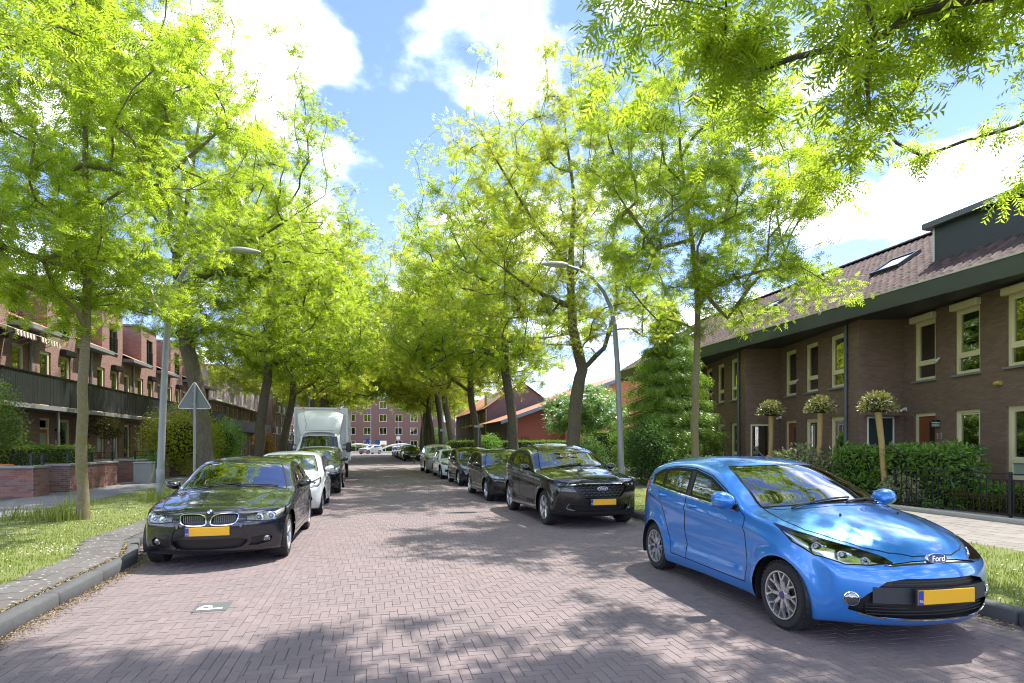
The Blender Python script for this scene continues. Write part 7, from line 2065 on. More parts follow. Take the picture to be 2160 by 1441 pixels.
# ---------------------------------------------------------------- black SUV, right
def suv_front(c, st):
    if st == 'cut':
        c.cut([(.66,.88,.93),(.42,.84,.915),(.22,.70,.89),(.12,.50,.865),(.12,.48,.825),(.24,.66,.80),(.38,.80,.80),(.56,.88,.85)], (.75,.55,.25), "headlight", only=["body"], ndot=.05, smax=.9)
        c.cut([(0,-.02,.865),(0,.42,.855),(0,.53,.83),(0,.56,.78),(0,.42,.62),(0,.36,.60),(0,-.02,.595)], (1,0,0), "grille", only=["body"], ndot=.15, smax=.6)
        c.cut([(0,-.02,.44),(0,.46,.44),(0,.60,.46),(0,.56,.37),(0,.44,.33),(0,-.02,.325)], (1,0,0), "lower_grille", only=["body"], ndot=.15, smax=.6)
        c.cut([(0,-.02,.325),(0,.44,.33),(0,.8,.36),(0,.9,.30),(0,.9,.2),(0,-.02,.2)], (1,0,0), "skirt", only=["body"], ndot=.05, smax=.7)
        c.recess("grille", (-.045, 0, 0)); c.recess("lower_grille", (-.05, 0, 0))
    else:
        c.head_insides("headlight", [(.30,.77,.85,.045),(.22,.64,.845,.04)], depth=.04, bezel=mat("dark_bezel", (.05, .05, .055), .3, .4))
        g = c.objs.get(("grille", 0))
        rows = 5
        for r_ in range(rows):
            for k in range(-5, 6):
                y = k * .095 + (.0475 if r_ % 2 else 0); z = .635 + r_ * .052
                if abs(y) > .36 + (z - .6) * .55: continue
                x0 = c.X(.02 + .3 * (abs(y) / .85) ** 2.3) - .012
                hx = [(y + .052 * math.cos(math.pi / 3 * j), z + .028 * math.sin(math.pi / 3 * j)) for j in range(6)]
                hi = [(y + .038 * math.cos(math.pi / 3 * j), z + .019 * math.sin(math.pi / 3 * j)) for j in range(6)]
                mb = MB(); mb.add([(x0, a, b) for a, b in hx] + [(x0 + .004, a, b) for a, b in hi] + [(x0 - .02, a, b) for a, b in hi], [(j, (j + 1) % 6, 6 + (j + 1) % 6, 6 + j) for j in range(6)] + [(6 + j, 6 + (j + 1) % 6, 12 + (j + 1) % 6, 12 + j) for j in range(6)])
                mb.build("grille_cell", mat("gloss_black", (.01, .01, .011), .15, coat=.6), g)
        c.strip([(0,.0,.87),(0,.3,.868),(0,.46,.858),(0,.60,.84)], (1,0,0), .012, .006, chrome, "chrome_bar", n=30)
        c.strip([(0,.62,.485),(0,.66,.42),(0,.52,.355)], (1,0,0), .014, .012, chrome, "chrome_winglet", n=24)
        p, n = c.hit((-1, 0, .79), (-1, 0, 0)); bx = p.x + .03
        M_ = Matrix.Translation((bx + .004, 0, .77)) @ Matrix.Rotation(R(88), 4, 'Y') @ Matrix.Diagonal((.044, .105, 1, 1))
        b = MB().lathe([(1.0, -.05), (1.0, .012), (.93, .017)], 32, M_).build("badge", white_frame if 'white_frame' in globals() else chrome, c.root, smooth=True, ang=50)
        MB().lathe([(.92, .0), (.92, .0172), (0, .0185)], 32, M_).build("badge_field", badge_blue, b, smooth=True)
        cu = bpy.data.curves.new("badge_text", 'FONT'); cu.body = "Ford"; cu.size = .066; cu.shear = .35; cu.extrude = .0008; cu.align_x = 'CENTER'; cu.align_y = 'CENTER'; cu.materials.append(white_paint)
        link("badge_letters", text_mesh(cu), b, (bx + .024, 0, .772), (R(88), 0, R(90)))
        for sd in (1, -1):
            pts = []
            for q, y in ((2.25,.575),(2.35,.585),(2.7,.59),(3.1,.59),(3.6,.575),(3.85,.56),(3.92,.555)):
                h_ = c.bvh.ray_cast(Vector((c.X(q), sd * y, 2.5)), Vector((0, 0, -1))); pts.append((c.X(q), sd * y, h_[0].z + (.03 if 2.3 < q < 3.9 else -.005)))
            MB().tube(pts, [.01, .013, .014, .014, .014, .013, .01], 8).build("roof_rail", black_plastic, c.root, smooth=True)
        c.wipers([((1.32, -.55, 1.17), (1.40, .1, 1.2)), ((1.30, .05, 1.17), (1.48, .62, 1.17))])
P_blk2 = paint("black_paint", (0.005, 0.005, 0.006), .1, .2)
suv = common('suv', P_blk2, "suv_car", "glossy black SUV with a honeycomb grille, parked behind the blue car", suv_front, rim='five', spokes=5, plate_z=.52, plate_off=.03)
stand(suv, (3.41, 11.05), (3.36, 13.76), 1)

# ---------------------------------------------------------------- smaller cars further off
def plain_front(hl, gr, low, fog=None, bulbs=(), chrome_line=None, bez=None, led=False):
    def fn(c, st):
        if st == 'cut':
            c.cut(hl, (.75,.55,.25), "headlight", only=["body"], ndot=.05, smax=1.0)
            if gr: c.cut(gr, (1,0,0), "grille", only=["body"], ndot=.15, smax=.6)
            if low: c.cut(low, (1,0,0), "lower_grille", only=["body"], ndot=.15, smax=.6)
            if fog: c.cut(fog, (1,.25,0), "fog_recess", only=["body"], ndot=.15, smax=.8)
            if gr: c.recess("grille", (-.03, 0, 0))
            if low: c.recess("lower_grille", (-.04, 0, 0))
            if fog: c.recess("fog_recess", (-.03, 0, 0))
        else:
            c.head_insides("headlight", list(bulbs), depth=.04, bezel=bez)
            if chrome_line: c.strip(chrome_line, (1,0,0), .014, .006, chrome, "chrome_bar", n=24)
            if fog and led: c.disc((.2, fog[0][1] + .06, sum(p[2] for p in fog) / len(fog)), (.9, .35, 0), .035, lamp_glass, "fog_lamp", depth=-.015)
    return fn
f_wag = plain_front([(.78,.82,.86),(.50,.78,.83),(.25,.62,.76),(.16,.46,.70),(.17,.44,.635),(.30,.64,.63),(.46,.77,.66),(.66,.82,.75)], [(0,-.02,.70),(0,.34,.70),(0,.40,.67),(0,.34,.625),(0,-.02,.62)], [(0,-.02,.42),(0,.5,.42),(0,.56,.34),(0,.45,.28),(0,-.02,.27)],
   [(0,.60,.43),(0,.78,.46),(0,.80,.38),(0,.62,.35)], [(.34,.70,.72,.06),(.24,.56,.69,.05)], [(0,0,.71),(0,.2,.712),(0,.40,.69)], led=True)
P_dkg = paint("dark_grey_paint", (0.012, 0.014, 0.018), .4, .22)
w1 = common('wagon', P_dkg, "estate_car", "dark grey estate car behind the black SUV on the right", f_wag, dens=.8, rim='twin', spokes=5, plate_z=.47)
stand(w1, (3.22, 16.15), (3.20, 18.80), 1)
f_h1 = plain_front([(.86,.80,.90),(.60,.76,.87),(.34,.60,.80),(.20,.44,.75),(.17,.40,.66),(.30,.60,.64),(.46,.74,.68),(.70,.80,.78)], [(0,-.02,.72),(0,.36,.71),(0,.34,.66),(0,-.02,.655)], [(0,-.02,.50),(0,.44,.50),(0,.54,.40),(0,.46,.30),(0,-.02,.29)], [(0,.58,.42),(0,.70,.45),(0,.72,.36),(0,.58,.34)], [(.40,.66,.76,.06)], [(0,0,.735),(0,.2,.735),(0,.38,.715)])
P_blk3 = paint("anthracite_paint", (0.010, 0.011, 0.013), .3, .2)
h1 = common('hatch', P_blk3, "hatchback_car", "small black hatchback between the estate car and the white car", f_h1, dens=.7, spokes=5, plate_z=.40, scale=(1.0, 1, 1.02))
stand(h1, (3.33, 22.3), (3.28, 24.8), 1)
P_wht = paint("white_paint_car", (0.72, 0.73, 0.73), 0, .3)
f_t = plain_front([(.78,.82,.80),(.50,.78,.78),(.28,.64,.73),(.20,.52,.70),(.24,.60,.64),(.40,.76,.66),(.62,.84,.72)], None, [(0,-.02,.30),(0,.5,.31),(0,.62,.29),(0,.5,.235),(0,-.02,.23)], [(0,.62,.42),(0,.80,.47),(0,.82,.36),(0,.66,.34)], [(.42,.74,.71,.05)], bez=mat("dark_bezel", (.05, .05, .055), .3, .4))
t1 = common('sedan', P_wht, "sedan_car", "white sedan with black-trimmed windows parked on the right", f_t, dens=.7, spokes=5, rim_m=alloy_dark, scale=(1.03, 1.01, 1.01), plate_z=.42)
stand(t1, (3.17, 27.0), (3.13, 29.8), 1)
P_slv = paint("silver_paint", (0.50, 0.50, 0.48), .4, .28)
f_s = plain_front([(.66,.88,.93),(.42,.84,.915),(.22,.70,.89),(.14,.54,.865),(.14,.52,.80),(.24,.66,.77),(.38,.80,.78),(.56,.88,.83)], [(0,-.02,.84),(0,.40,.83),(0,.42,.68),(0,.30,.64),(0,-.02,.64)], [(0,-.02,.46),(0,.6,.46),(0,.64,.36),(0,.4,.32),(0,-.02,.32)], None, [(.32,.76,.84,.05)])
s1 = common('suv', P_slv, "suv_car", "silver SUV parked on the right before the side street", f_s, dens=.7, spokes=5, plate_z=.55)
stand(s1, (2.96, 32.5), (2.94, 35.2), 1)
# left: white hatchback, black hatchback
P_whl = paint("pearl_white_paint", (0.62, 0.65, 0.67), .15, .28)
f_c = plain_front([(.80,.80,.89),(.54,.75,.86),(.30,.60,.80),(.16,.42,.755),(.14,.38,.68),(.28,.58,.655),(.44,.72,.67),(.64,.79,.77)], [(0,-.02,.76),(0,.32,.745),(0,.30,.67),(0,-.02,.66)], [(0,-.02,.46),(0,.34,.46),(0,.42,.40),(0,.36,.30),(0,-.02,.29)], [(0,.52,.46),(0,.68,.50),(0,.72,.42),(0,.68,.37),(0,.52,.36)], [(.42,.68,.76,.06),(.28,.54,.73,.05)], led=True)
cl_ = common('hatch', P_whl, "hatchback_car", "white hatchback parked behind the black sedan on the left", f_c, dens=.8, spokes=5, rim_m=alloy_dark, scale=(1.03, 1.01, .98), plate_z=.38)
stand(cl_, (-1.15, 13.95), (-1.19, 16.52), -1)
h2 = common('hatch', P_blk3, "hatchback_car", "black hatchback parked between the white hatchback and the truck", f_h1, dens=.7, spokes=5, scale=(1.02, 1.0, 1.06), plate_z=.40)
for sd in (1, -1):
    rl = []
    for q in (2.1, 2.2, 2.6, 3.0, 3.3, 3.4):
        h_ = h2.bvh.ray_cast(Vector((h2.X(q), sd * .53, 2.5)), Vector((0, 0, -1))); rl.append((h2.X(q), sd * .53, h_[0].z + (.028 if 2.15 < q < 3.35 else -.005)))
    MB().tube(rl, .012, 8).build("roof_rail", alloy_dark, h2.root, smooth=True)
stand(h2, (-1.05, 20.0), (-1.06, 22.55), -1)

# far cars: copies of the ones above, each with its own paint
def copy_car(src, f, r, side, label, paint_from, paint_to, name="parked_car"):
    ro = src.root.copy(); COL.objects.link(ro); ro.name = name; ro["label"] = label
    for ch in src.root.children:
        c_ = ch.copy(); COL.objects.link(c_); c_.parent = ro
        if c_.data and c_.data.materials and c_.data.materials[0] == paint_from:
            c_.data = ch.data.copy(); c_.data.materials[0] = paint_to
        for g_ in ch.children:
            d_ = g_.copy(); COL.objects.link(d_); d_.parent = c_
    class Q: pass
    q = Q(); q.D = src.D; q.root = ro; q.side_y = src.side_y
    stand(q, f, r, side); return ro
copy_car(w1, (3.0, 56.4), (3.0, 59.0), 1, "black car with dark grille, first beyond the side street on the right", P_dkg, P_blk2, "estate_car")
copy_car(s1, (2.95, 62.5), (2.95, 65.2), 1, "silver car, second beyond the side street on the right", P_slv, P_slv, "suv_car")
copy_car(h1, (2.85, 68.4), (2.85, 70.9), 1, "dark hatchback, third beyond the side street on the right", P_blk3, P_dkg, "hatchback_car")
copy_car(w1, (2.8, 74.2), (2.8, 76.9), 1, "dark estate car, fourth beyond the side street on the right", P_dkg, P_blk3, "estate_car")
copy_car(h1, (2.8, 80.4), (2.8, 82.9), 1, "grey hatchback farthest in the row of parked cars on the right", P_blk3, paint("mid_grey_paint", (.12, .125, .13), .5, .25), "hatchback_car")
copy_car(s1, (-.6, 99.6), (1.2, 101.4), -1, "silver SUV crossing at the far end of the street", P_slv, P_slv, "suv_car")

# ================================================================ white box truck
def truck():
    root = empty("box_truck", (-2.2, 26.3, 0), R(-90)); tag(root, "white box truck with a high body over its cab, parked on the left", "truck", "cars parked along the street")
    wp = mat("truck_white", (0.70, 0.71, 0.70), .4, var=.06, scale=2, coat=.3)
    wb = mat("truck_body_panel", (0.66, 0.67, 0.66), .5, var=.08, scale=1.5)
    # local x forward (towards the camera), nose at x=1.55
    MB().box(-5.0, -.30, -1.1, 1.1, .80, 3.25).build("cargo_box", wb, root, bevel=.03)
    fr = MB()
    for y in (-1.1, 1.1): fr.box(-.32, -.26, y - .03, y + .03, .78, 3.27)
    fr.box(-.32, -.26, -1.07, 1.07, 3.19, 3.27); fr.box(-5.0, -.3, -1.125, -1.101, 3.17, 3.26); fr.box(-5.0, -.3, 1.101, 1.125, 3.17, 3.26); fr.box(-5.0, -.3, 1.101, 1.12, .80, .90); fr.box(-5, -.3, -1.12, -1.101, .8, .9)
    fr.build("box_edging", mat("truck_alu", (.5, .5, .5), .4, .6), root)
    # air deflector over the cab: grid from the box front down to the cab roof
    V = []; nu, nv = 14, 16
    for i in range(nu + 1):
        u = i / nu
        for j in range(nv + 1):
            v = -1 + 2 * j / nv
            w = .95 - .18 * u ** 2
            x = -.26 + .78 * math.sin(u * math.pi / 2) ** 1.0 * (1 - .22 * abs(v) ** 3)
            z = 3.14 - .98 * u ** 1.35 - .16 * abs(v) ** 4
            V.append((x, v * w, z))
    MB().add(V, [(i * (nv + 1) + j, i * (nv + 1) + j + 1, (i + 1) * (nv + 1) + j + 1, (i + 1) * (nv + 1) + j) for i in range(nu) for j in range(nv)]).build("roof_fairing", wp, root, smooth=True, ang=80)
    # cab: lofted sections (x, half width, z) from bumper to rear
    prof = [(1.50,.40),(1.58,.55),(1.56,.85),(1.42,1.02),(.98,1.22),(.52,1.80),(.30,2.12),(-.28,2.20)]
    C = crspline(np.array(prof), False, 6); n = len(C); V = []; m = 12
    for (x, z) in C:
        wtop = .98 if z < 1.2 else .98 - .20 * min(1, (z - 1.2) / 1.0)
        for j in range(m + 1):
            v = -1 + 2 * j / m
            V.append((x - .16 * abs(v) ** 3.2 * (1 if x > .2 else max(0, (x + .3) / .5)), v * wtop, z - .05 * abs(v) ** 4))
    fs = [(i * (m + 1) + j, i * (m + 1) + j + 1, (i + 1) * (m + 1) + j + 1, (i + 1) * (m + 1) + j) for i in range(n - 1) for j in range(m)]
    cab = MB().add(V, fs)
    for sd, j in ((1, m), (-1, 0)):
        edge = [V[i * (m + 1) + j] for i in range(n)] + [(-.28, sd * .98, .40)]
        cab.add(edge, [tuple(range(len(edge))) if sd < 0 else tuple(range(len(edge) - 1, -1, -1))])
    cb = cab.build("cab", wp, root, smooth=True, ang=45)
    # windscreen patch laid just proud of the cab front
    ws = []
    def cabpt(z, v):
        i = int(np.argmin(np.abs(C[:, 1] - z))); x = float(np.interp(z, C[:, 1], C[:, 0]))
        wtop = .98 - .20 * min(1, max(0, (z - 1.2)) / 1.0)
        return (x - .16 * abs(v) ** 3.2 * (1 if x > .2 else max(0, (x + .3) / .5)) + .012, v * wtop, z - .05 * abs(v) ** 4 + .010)
    zz_ = np.linspace(1.28, 1.98, 10)
    V = [cabpt(z, v) for z in zz_ for v in np.linspace(-.86, .86, 13)]
    MB().add(V, [(i * 13 + j, i * 13 + j + 1, (i + 1) * 13 + j + 1, (i + 1) * 13 + j) for i in range(9) for j in range(12)]).build("windscreen", glass_mat("truck_glass", (.03, .035, .035), 1.6, 0, .06), root, smooth=True)
    for sd in (1, -1):
        # side window, door line, mirror
        o = MB().add([(.62, sd * .985, 1.28), (-.12, sd * .985, 1.28), (-.12, sd * .86, 1.92), (.36, sd * .85, 1.92)], [(0, 1, 2, 3) if sd < 0 else (3, 2, 1, 0)])
        o.build("side_window", glass_mat("truck_glass", (.03, .035, .035), 1.6, 0, .06), root)
        mr = MB().box(.48, .60, min(sd * 1.10, sd * 1.32), max(sd * 1.10, sd * 1.32), 1.30, 1.72).build("wing_mirror", black_plastic, root, bevel=.04, smooth=True)
        MB().box(.50, .54, min(sd * .95, sd * 1.15), max(sd * .95, sd * 1.15), 1.40, 1.45).box(.50, .54, min(sd * .95, sd * 1.15), max(sd * .95, sd * 1.15), 1.58, 1.63).build("mirror_arm", black_plastic, mr)
        MB().add([(1.44, sd * .55, .95), (1.30, sd * .90, .98), (1.20, sd * .93, 1.16), (1.30, sd * .62, 1.12)], [(0, 1, 2, 3) if sd > 0 else (3, 2, 1, 0)]).build("headlight", lens_m, root)
        MB().box(-.22, .85, min(sd * .981, sd * .987), max(sd * .981, sd * .987), .52, .53).box(-.235, -.225, min(sd * .981, sd * .987), max(sd * .981, sd * .987), .5, 1.95).build("door_seam", gap_m, root)
    for y in (-.75, .75): MB().box(-.25, -.22, y - .06, y + .06, 3.20, 3.24).build("marker_lamp", amber_m, root)
    MB().tube([(.525, -.60, 2.24), (.40, -.55, 2.52), (.12, -.68, 2.95), (-.2, -.72, 3.1)], .007, 5).tube([(.56, -.6, 2.235), (.585, 0, 2.235), (.56, .6, 2.235)], .007, 5).build("fairing_seam", mat("seam_grey", (.2, .2, .2), .8), root)
    MB().box(1.545, 1.60, -.6, .6, .70, .92).build("grille", grille_m, root, bevel=.01)
    MB().box(1.40, 1.62, -.97, .97, .36, .58).build("bumper", black_plastic, root, bevel=.05, smooth=True)
    MB().box(-4.9, .6, -.8, .8, .45, .75).build("chassis", black_plastic, root)
    MB().box(1.61, 1.62, -.26, .26, .60, .71).build("number_plate", plate_m, root)
    tme = MB().lathe([(.2, -.11), (.22, -.11), (.34, -.1), (.35, -.06), (.35, .06), (.34, .1), (.22, .11), (.2, .09), (.08, .05), (0, .05)], 32).mesh("wheel", rubber, smooth=True, ang=35)
    hme = MB().lathe([(.2, .092), (.17, .10), (.08, .06), (0, .07)], 24).mesh("rim", alloy_dark, smooth=True)
    for x in (.95, -3.2):
        for sd in (1, -1):
            w = link("wheel", tme, root, (x, sd * .93, .35), (R(-90) * sd, 0, 0)); link("rim", hme, w)
    return root
tr = truck()
# ================================================================ STREET FURNITURE, WALLS, FENCES
def lamp_post(loc, s, label, k=1.0, head=True):
    """s = +1 arm towards +x, -1 towards -x"""
    root = empty("street_lamp", loc); tag(root, label, "street lamp", "curved-arm street lamps")
    pts = [(0, 0, 0), (.04, 0, 1.2), (.09, 0, 2.6), (.15, 0, 4.0), (.24, 0, 5.2), (.36, 0, 5.75), (.60, 0, 6.22), (.95, 0, 6.58), (1.35, 0, 6.80), (1.75, 0, 6.90), (1.95, 0, 6.92)]
    rr = [.095, .09, .085, .078, .07, .064, .058, .05, .045, .04, .036]
    MB().tube([(x * s * k, y, z * k) for x, y, z in pts], rr, 14).build("pole", galv, root, smooth=True, ang=50)
    MB().lathe([(.10, .5), (.105, .52), (.105, .85), (.10, .87)], 14, Matrix.Translation((.02 * s, 0, 0))).build("access_door", galv, root, smooth=True, ang=40)
    # head: flattened shell with a paler bowl beneath
    V = []; nu, nv = 14, 14
    for i in range(nu + 1):
        u = i / nu; x = 1.72 + .82 * u
        w = .155 * math.sin(min(1, u * 1.02 + .12) * math.pi * .62 if u < .8 else math.pi * (.62 + (u - .8) * 1.9 * .99)) if True else 0
        w = .04 + .135 * (math.sin(math.pi * (u ** .75)) ** .7 if 0 < u < 1 else 0)
        for j in range(nv + 1):
            a = math.pi * j / nv
            V.append((x * s * k, math.cos(a) * w, 6.90 * k + math.sin(a) * w * .55))
    fs = [(i * (nv + 1) + j, i * (nv + 1) + j + 1, (i + 1) * (nv + 1) + j + 1, (i + 1) * (nv + 1) + j) for i in range(nu) for j in range(nv)]
    hd = MB().add(V, fs).build("lamp_head", mat("lamp_shell", (0.36, 0.37, 0.37), .5, .2), root, smooth=True, ang=60)
    V2 = [(x, y, 6.90 * k - (z - 6.90 * k) * .55) for x, y, z in V]
    MB().add(V2, [f[::-1] for f in fs]).build("lamp_bowl", mat("lamp_bowl", (0.55, 0.56, 0.54), .25, coat=.5), hd, smooth=True, ang=60)
    return root
lamp_post((-5.56, 17.13, .1), 1, "grey street lamp on the left verge, nearest, with its arm over the sedan")
lamp_post((7.1, 15.4, .1), -1, "grey street lamp on the right verge behind the black SUV", k=.96)
lamp_post((-5.3, 50.0, .1), 1, "grey street lamp rising behind the white truck")
lamp_post((6.6, 54.0, .1), -1, "grey street lamp at the far corner of the side street, right")
lamp_post((6.6, 76.0, .1), -1, "small distant street lamp among the right-hand trees")

# warning sign seen from behind
root = empty("traffic_sign", (-5.2, 18.9, .1)); tag(root, "triangular traffic sign seen from behind on a grey post", "traffic sign")
MB().tube([(0, 0, 0), (.02, 0, 3.35)], .035, 12).build("post", galv, root, smooth=True)
tri = [(-.45, 2.62), (.45, 2.62), (0, 3.40)]
def rnd_tri(k, off=0):
    c_ = (0, 2.88); out = []
    for (x, z), a0 in zip(tri, (210, 330, 90)):
        px_, pz = c_[0] + (x - c_[0]) * k * .88, c_[1] + (z - c_[1]) * k * .88
        for a in (-50, -25, 0, 25, 50): out.append((px_ + .045 * k * math.cos(R(a0 + a)), pz + .045 * k * math.sin(R(a0 + a))))
    return out
def tri_plate(mb, k, y0, y1):
    p = rnd_tri(k); n = len(p)
    mb.add([(x, y0, z) for x, z in p] + [(x, y1, z) for x, z in p], [tuple(range(n)), tuple(range(2 * n - 1, n - 1, -1))] + [(i, n + i, n + (i + 1) % n, (i + 1) % n) for i in range(n)])
    return mb
b_ = tri_plate(MB(), 1.0, .040, .046).build("sign_plate", mat("sign_back_grey", (.15, .165, .17), .5, .2, var=.12), root)
rim = MB(); p = rnd_tri(1.0); rim.tube([(x, .042, z) for x, z in p + p[:1]], .012, 6).build("sign_rim", mat("sign_rim_white", (.7, .66, .64), .5), b_, smooth=True)
tri_plate(MB(), .98, .047, .049).build("sign_face", mat("sign_red", (.5, .02, .02), .4), b_); tri_plate(MB(), .74, .050, .051).build("sign_field", white_paint, b_)
MB().box(-.08, .08, .0, .04, 2.72, 2.76).build("clamp", galv, root); MB().box(-.06, .06, 0, .04, 3.12, 3.16).build("clamp", galv, root)

# small parking-zone sign posts by the side street, bollard
def post_sign(loc, h, w, hh, label, m, name="street_sign"):
    root = empty(name, loc); tag(root, label, "sign")
    MB().tube([(0, 0, 0), (.06, 0, h)], .03, 8).build("post", galv, root, smooth=True)
    MB().box(-w / 2 + .06, w / 2 + .06, -.05, -.032, h - hh, h).build("plate", m, root, bevel=.004)
    return root
sign_grey = mat("sign_grey", (.4, .41, .42), .5, .2)
post_sign((6.5, 35.6, .1), 2.75, .62, .14, "narrow grey street name sign on a leaning post by the side street", sign_grey)
post_sign((6.55, 53.8, .1), 3.0, .8, .25, "grey sign plate fixed beside the far right street lamp", sign_grey)
blue_sign = mat("sign_blue", (.02, .11, .42), .4)
post_sign((-.9, 104, .1), 2.6, .6, .8, "left one of two blue signs near the bridge", blue_sign)
post_sign((.9, 104.5, .1), 2.4, .8, .8, "right one of two blue signs near the bridge", blue_sign)
post_sign((8.0, 90, .1), 3.6, .5, .9, "tall blue sign among the far right-hand trees", blue_sign)
root = empty("bollard", (3.35, 47.6, 0)); tag(root, "slim dark green bollard in front of the first car beyond the side street", "bollard")
MB().lathe([(.05, 0), (.05, .95), (.06, .96), (.06, 1.0), (.03, 1.06), (0, 1.07)], 12).build("post", mat("bollard_green", (.01, .10, .08), .4), root, smooth=True, ang=40)
root = empty("flag_pole", (-.3, 122, 0)); tag(root, "tall grey pole in front of the far apartment building", "pole"); MB().tube([(0, 0, 0), (0, 0, 9)], [.12, .06], 8).build("shaft", galv, root)
root = empty("flag_pole", (4.9, 112, 0)); tag(root, "shorter grey pole with small boxes right of the far bridge", "pole"); MB().tube([(0, 0, 0), (0, 0, 6.5)], [.12, .08], 8).build("shaft", galv, root); MB().box(-.35, .35, -.2, .2, 2.6, 3.2).build("control_box", white_frame, root)

# white arched bridge parapets at the far end
for (x0, x1, lb) in ((-6.2, 1.2, "white arched bridge parapet behind the far silver car"), (1.6, 9.0, "white arched bridge parapet right of the far silver car")):
    root = empty("bridge_parapet", ((x0 + x1) / 2, 108.5, 0)); tag(root, lb, "bridge", "white arched bridge parapets")
    w = (x1 - x0) / 2; n = 18; P1 = [(-w + 2 * w * k / n, 0, .75 + .95 * (1 - (2 * k / n - 1) ** 2)) for k in range(n + 1)]
    MB().tube(P1, .13, 8).build("arch", white_paint, root, smooth=True)
    for k in range(2, n, 3): MB().tube([(P1[k][0], 0, .2), P1[k]], .035, 6).build("baluster", white_paint, root)
    MB().box(-w, w, -.15, .15, 0, .4).build("plinth", white_paint, root)

# ---------------------------------------------------------------- right fence
def fence(loc, L, posts, label, h=.93, pitch=.128):
    """along +y from loc"""
    root = empty("metal_fence", loc); tag(root, label, "fence")
    for y in posts: MB().box(-.025, .025, y - .025, y + .025, 0, h + .03).build("post", dark_metal, root, bevel=.004)
    for z in (h - .01, h - .13, .12): MB().box(-.018, .018, 0, L, z - .012, z + .012).build("rail", dark_metal, root)
    bm_ = MB().box(-.007, .007, -.007, .007, .12, h - .13).mesh("bar", dark_metal)
    n = int(L / pitch)
    for i in range(n):
        y = (i + .5) * L / n
        if min(abs(y - p) for p in posts) < .04: continue
        link("bar", bm_, root, (0, y, 0))
    return root
fence((12.2, 3.4, .12), 7.7, [0.0, 2.56, 5.13, 7.68], "black metal bar fence in front of house number 13's garden")
fence((11.2, 15.4, .12), 5.2, [0.02, 2.6, 5.18], "black metal bar fence in the shade below the conifer", h=.9)
e = MB().box(11.93, 12.12, 3.3, 11.2, .05, .19).build("fence_kerb", mat("pale_kerb", (.5, .47, .42), .8, var=.12), None, bevel=.01); tag(e, "pale concrete edging along the foot of the metal fence", "edging")
sheet("garden_path_right", [(12.3, 3), (12.9, 3), (12.9, 11.0), (12.3, 11.0)], .13, asph_m)
root = empty("waste_bin", (12.4, 17.6, .1)); tag(root, "dark wheeled waste bin behind the blue car's roof", "bin")
MB().prism([(-.27, -.3), (.27, -.3), (.27, .3), (-.27, .3)], .1, 1.0).build("body", black_plastic, root, bevel=.03); MB().prism([(-.3, -.34), (.3, -.34), (.3, .34), (-.3, .34)], 1.0, 1.08).build("lid", black_plastic, root, bevel=.03)
for s_ in (1, -1): MB().lathe([(.1, -.03), (.1, .03)], 14, Matrix.Translation((s_ * .22, .28, .1)) @ Matrix.Rotation(R(90), 4, 'Y')).build("wheel", rubber, root)

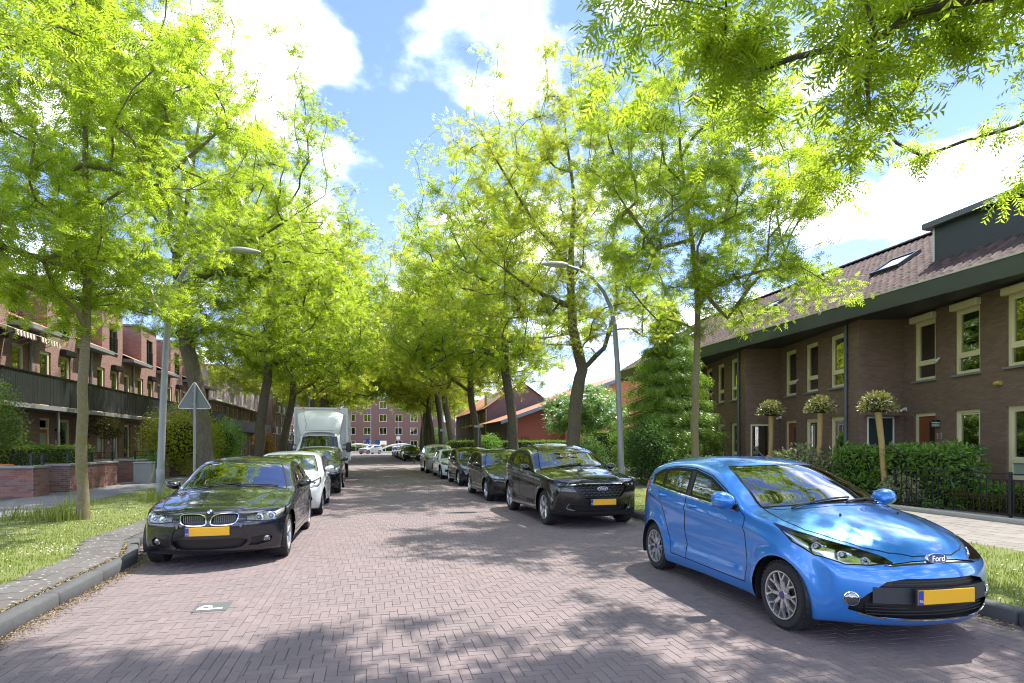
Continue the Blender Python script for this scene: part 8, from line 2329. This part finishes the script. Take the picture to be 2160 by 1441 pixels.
# ---------------------------------------------------------------- left garden walls: real bricks near, then plainer
cop_m = mat("wall_coping", (.27, .26, .25), .85, var=.2, scale=6, bump=.2)
t = NT("garden_brick"); co = t.new("ShaderNodeNewGeometry").outputs["Position"]; rn = t.attr("rnd").outputs["Fac"]
c = t.ramp(rn, [(0, (.17, .065, .055)), (.4, (.28, .11, .09)), (.8, (.36, .16, .13)), (1, (.26, .14, .13))])
c = t.mixc(t.math('MULTIPLY', t.noise(co, 2.5, 6, .65), .5), c, (.14, .10, .09))
t.principled(**{"Base Color": c, "Roughness": .9, "Normal": t.bump(t.noise(co, 90, 3), .4, .006)})
gbrick_m = t.m
mortar_m = mat("mortar", (.22, .19, .17), .95, var=.2)
def garden_wall(x, y0, y1, xr, label, bricks, h=.84):
    """street face at x from y0 to y1, return at y0 running back to xr"""
    root = empty("garden_wall", (x, y0, .1)); tag(root, label, "wall", "low brick garden walls along the left pavement")
    W = .22; L1, L2 = y1 - y0, x - xr
    core = MB().box(-W + .006, -.006, .006, L1 - .006, 0, h).box(-L2, -W, .006, W - .006, 0, h)
    core.build("core", mortar_m if bricks else red_brick, root)
    MB().box(-W - .04, .05, -.05, L1 + .04, h, h + .075).build("coping", cop_m, root, bevel=.01)
    MB().box(-L2, -W - .042, -.05, W + .04, h, h + .073).build("coping", cop_m, root, bevel=.01)
    if bricks:
        bw_, bh_, g_ = .205, .0535, .0105
        rows = int(h / (bh_ + g_)); cells = []
        for r_ in range(rows):
            z = (r_ + .5) * (bh_ + g_)
            off = 0 if r_ % 2 == 0 else (bw_ + g_) / 2
            n1 = int(L1 / (bw_ + g_)) + 2
            for k in range(n1):
                a, b2 = k * (bw_ + g_) - off, k * (bw_ + g_) - off + bw_
                a, b2 = max(a, 0), min(b2, L1)
                if b2 - a > .03: cells.append(('s', (a + b2) / 2, z, b2 - a))
            n2 = int(L2 / (bw_ + g_)) + 2
            for k in range(n2):
                a, b2 = k * (bw_ + g_) - off + .05, k * (bw_ + g_) - off + bw_ + .05
                a, b2 = max(a, 0.0), min(b2, L2)
                if b2 - a > .03: cells.append(('f', (a + b2) / 2, z, b2 - a))
        cells.sort(key=lambda q: q[1])
        cache = {}
        for i, (kd, u, z, ln) in enumerate(cells[:300]):
            key = (kd, round(ln, 3), random.randrange(4))
            if key not in cache:
                V0, F0 = brick_geo(ln, bh_, .0, -.012, 0.0, .004)
                if kd == 's': V1 = np.stack([V0[:, 2], V0[:, 0], V0[:, 1]], 1)
                else: V1 = np.stack([-V0[:, 0], V0[:, 2] * -1, V0[:, 1]], 1)
                cache[key] = np_mesh("brick", V1, F0 if kd == 's' else F0[:, ::1], [gbrick_m], attr=np.full(8, (key[2] + random.random()) / 4))
            link("brick", cache[key], root, (random.uniform(0, .002), u, z) if kd == 's' else (-u, random.uniform(-.002, 0), z))
        rest = cells[300:]
        if rest:
            Vs, Fs, A = [], [], []
            for i, (kd, u, z, ln) in enumerate(rest):
                V0, F0 = brick_geo(ln, bh_, .0, -.012, 0.0, .004)
                V1 = np.stack([V0[:, 2], V0[:, 0] + u, V0[:, 1] + z], 1) if kd == 's' else np.stack([-V0[:, 0] - u, -V0[:, 2], V0[:, 1] + z], 1)
                Vs.append(V1); Fs.append(F0 + 8 * i); A += [random.random()] * 8
            tag(link("brick", np_mesh("bricks", np.concatenate(Vs), np.concatenate(Fs), [gbrick_m], attr=A), root), kind="stuff")
    # railing on top: posts and two rails
    n = max(1, round(L1 / 1.6))
    for k in range(n + 1):
        yy = .12 + (L1 - .24) * k / n; MB().box(-W / 2 - .03, -W / 2 + .03, yy - .03, yy + .03, h + .075, h + .42).build("railing_post", dark_metal, root)
    for z in (h + .22, h + .40): MB().box(-W / 2 - .015, -W / 2 + .015, .12, L1 - .12, z - .012, z + .012).build("railing", dark_metal, root)
    return root
garden_wall(-9.40, 19.05, 19.85, -12.0, "brick garden wall end with grey coping at the left edge", True)
garden_wall(-9.30, 20.85, 24.3, -11.6, "brick garden wall with grey coping in front of the clipped hedge", True)
garden_wall(-9.25, 26.0, 28.2, -11.4, "brick garden wall behind the left lamp post", True)
garden_wall(-9.2, 29.6, 35.2, -11.4, "brick garden wall running on behind the leaning tree", False)
root = empty("utility_cabinet", (-8.6, 24.9, .12)); tag(root, "grey utility cabinet on the left pavement beside the garden walls", "cabinet")
MB().box(-.3, .3, -.25, .25, 0, .78).build("housing", mat("cabinet_grey", (.25, .27, .27), .5, var=.1), root, bevel=.012); MB().box(-.32, .32, -.27, .27, .781, .83).build("lid", mat("cabinet_lid", (.3, .31, .31), .5), root, bevel=.012); MB().box(.301, .306, -.21, .21, .06, .72).build("door", mat("cabinet_door", (.22, .24, .24), .5), root)
root = empty("flower_pot", (-10.4, 19.5, .1)); tag(root, "orange flower pot behind the wall at the left edge", "pot")
MB().lathe([(.0, 0), (.16, 0), (.24, .42), (.27, .42), (.27, .5), (.23, .5), (.2, .44), (0, .44)], 20, Matrix.Translation((0, 0, .45))).build("pot", mat("terracotta_pot", (.55, .17, .05), .7), root, smooth=True, ang=40); MB().box(-.3, .3, -.3, .3, 0, .45).build("stand", dark_metal, root)
root = empty("letter_box", (-12.9, 28.6, .1)); tag(root, "white and blue letter box beside the orange front door", "letter box")
MB().box(-.12, .12, -.18, .18, 1.0, 1.45).build("box", mat("letterbox_blue", (.10, .16, .30), .5), root, bevel=.01); MB().box(.121, .126, -.16, .16, 1.3, 1.42).build("flap", white_frame, root); MB().tube([(0, 0, 0), (0, 0, 1.0)], .03, 8).build("post", galv, root)
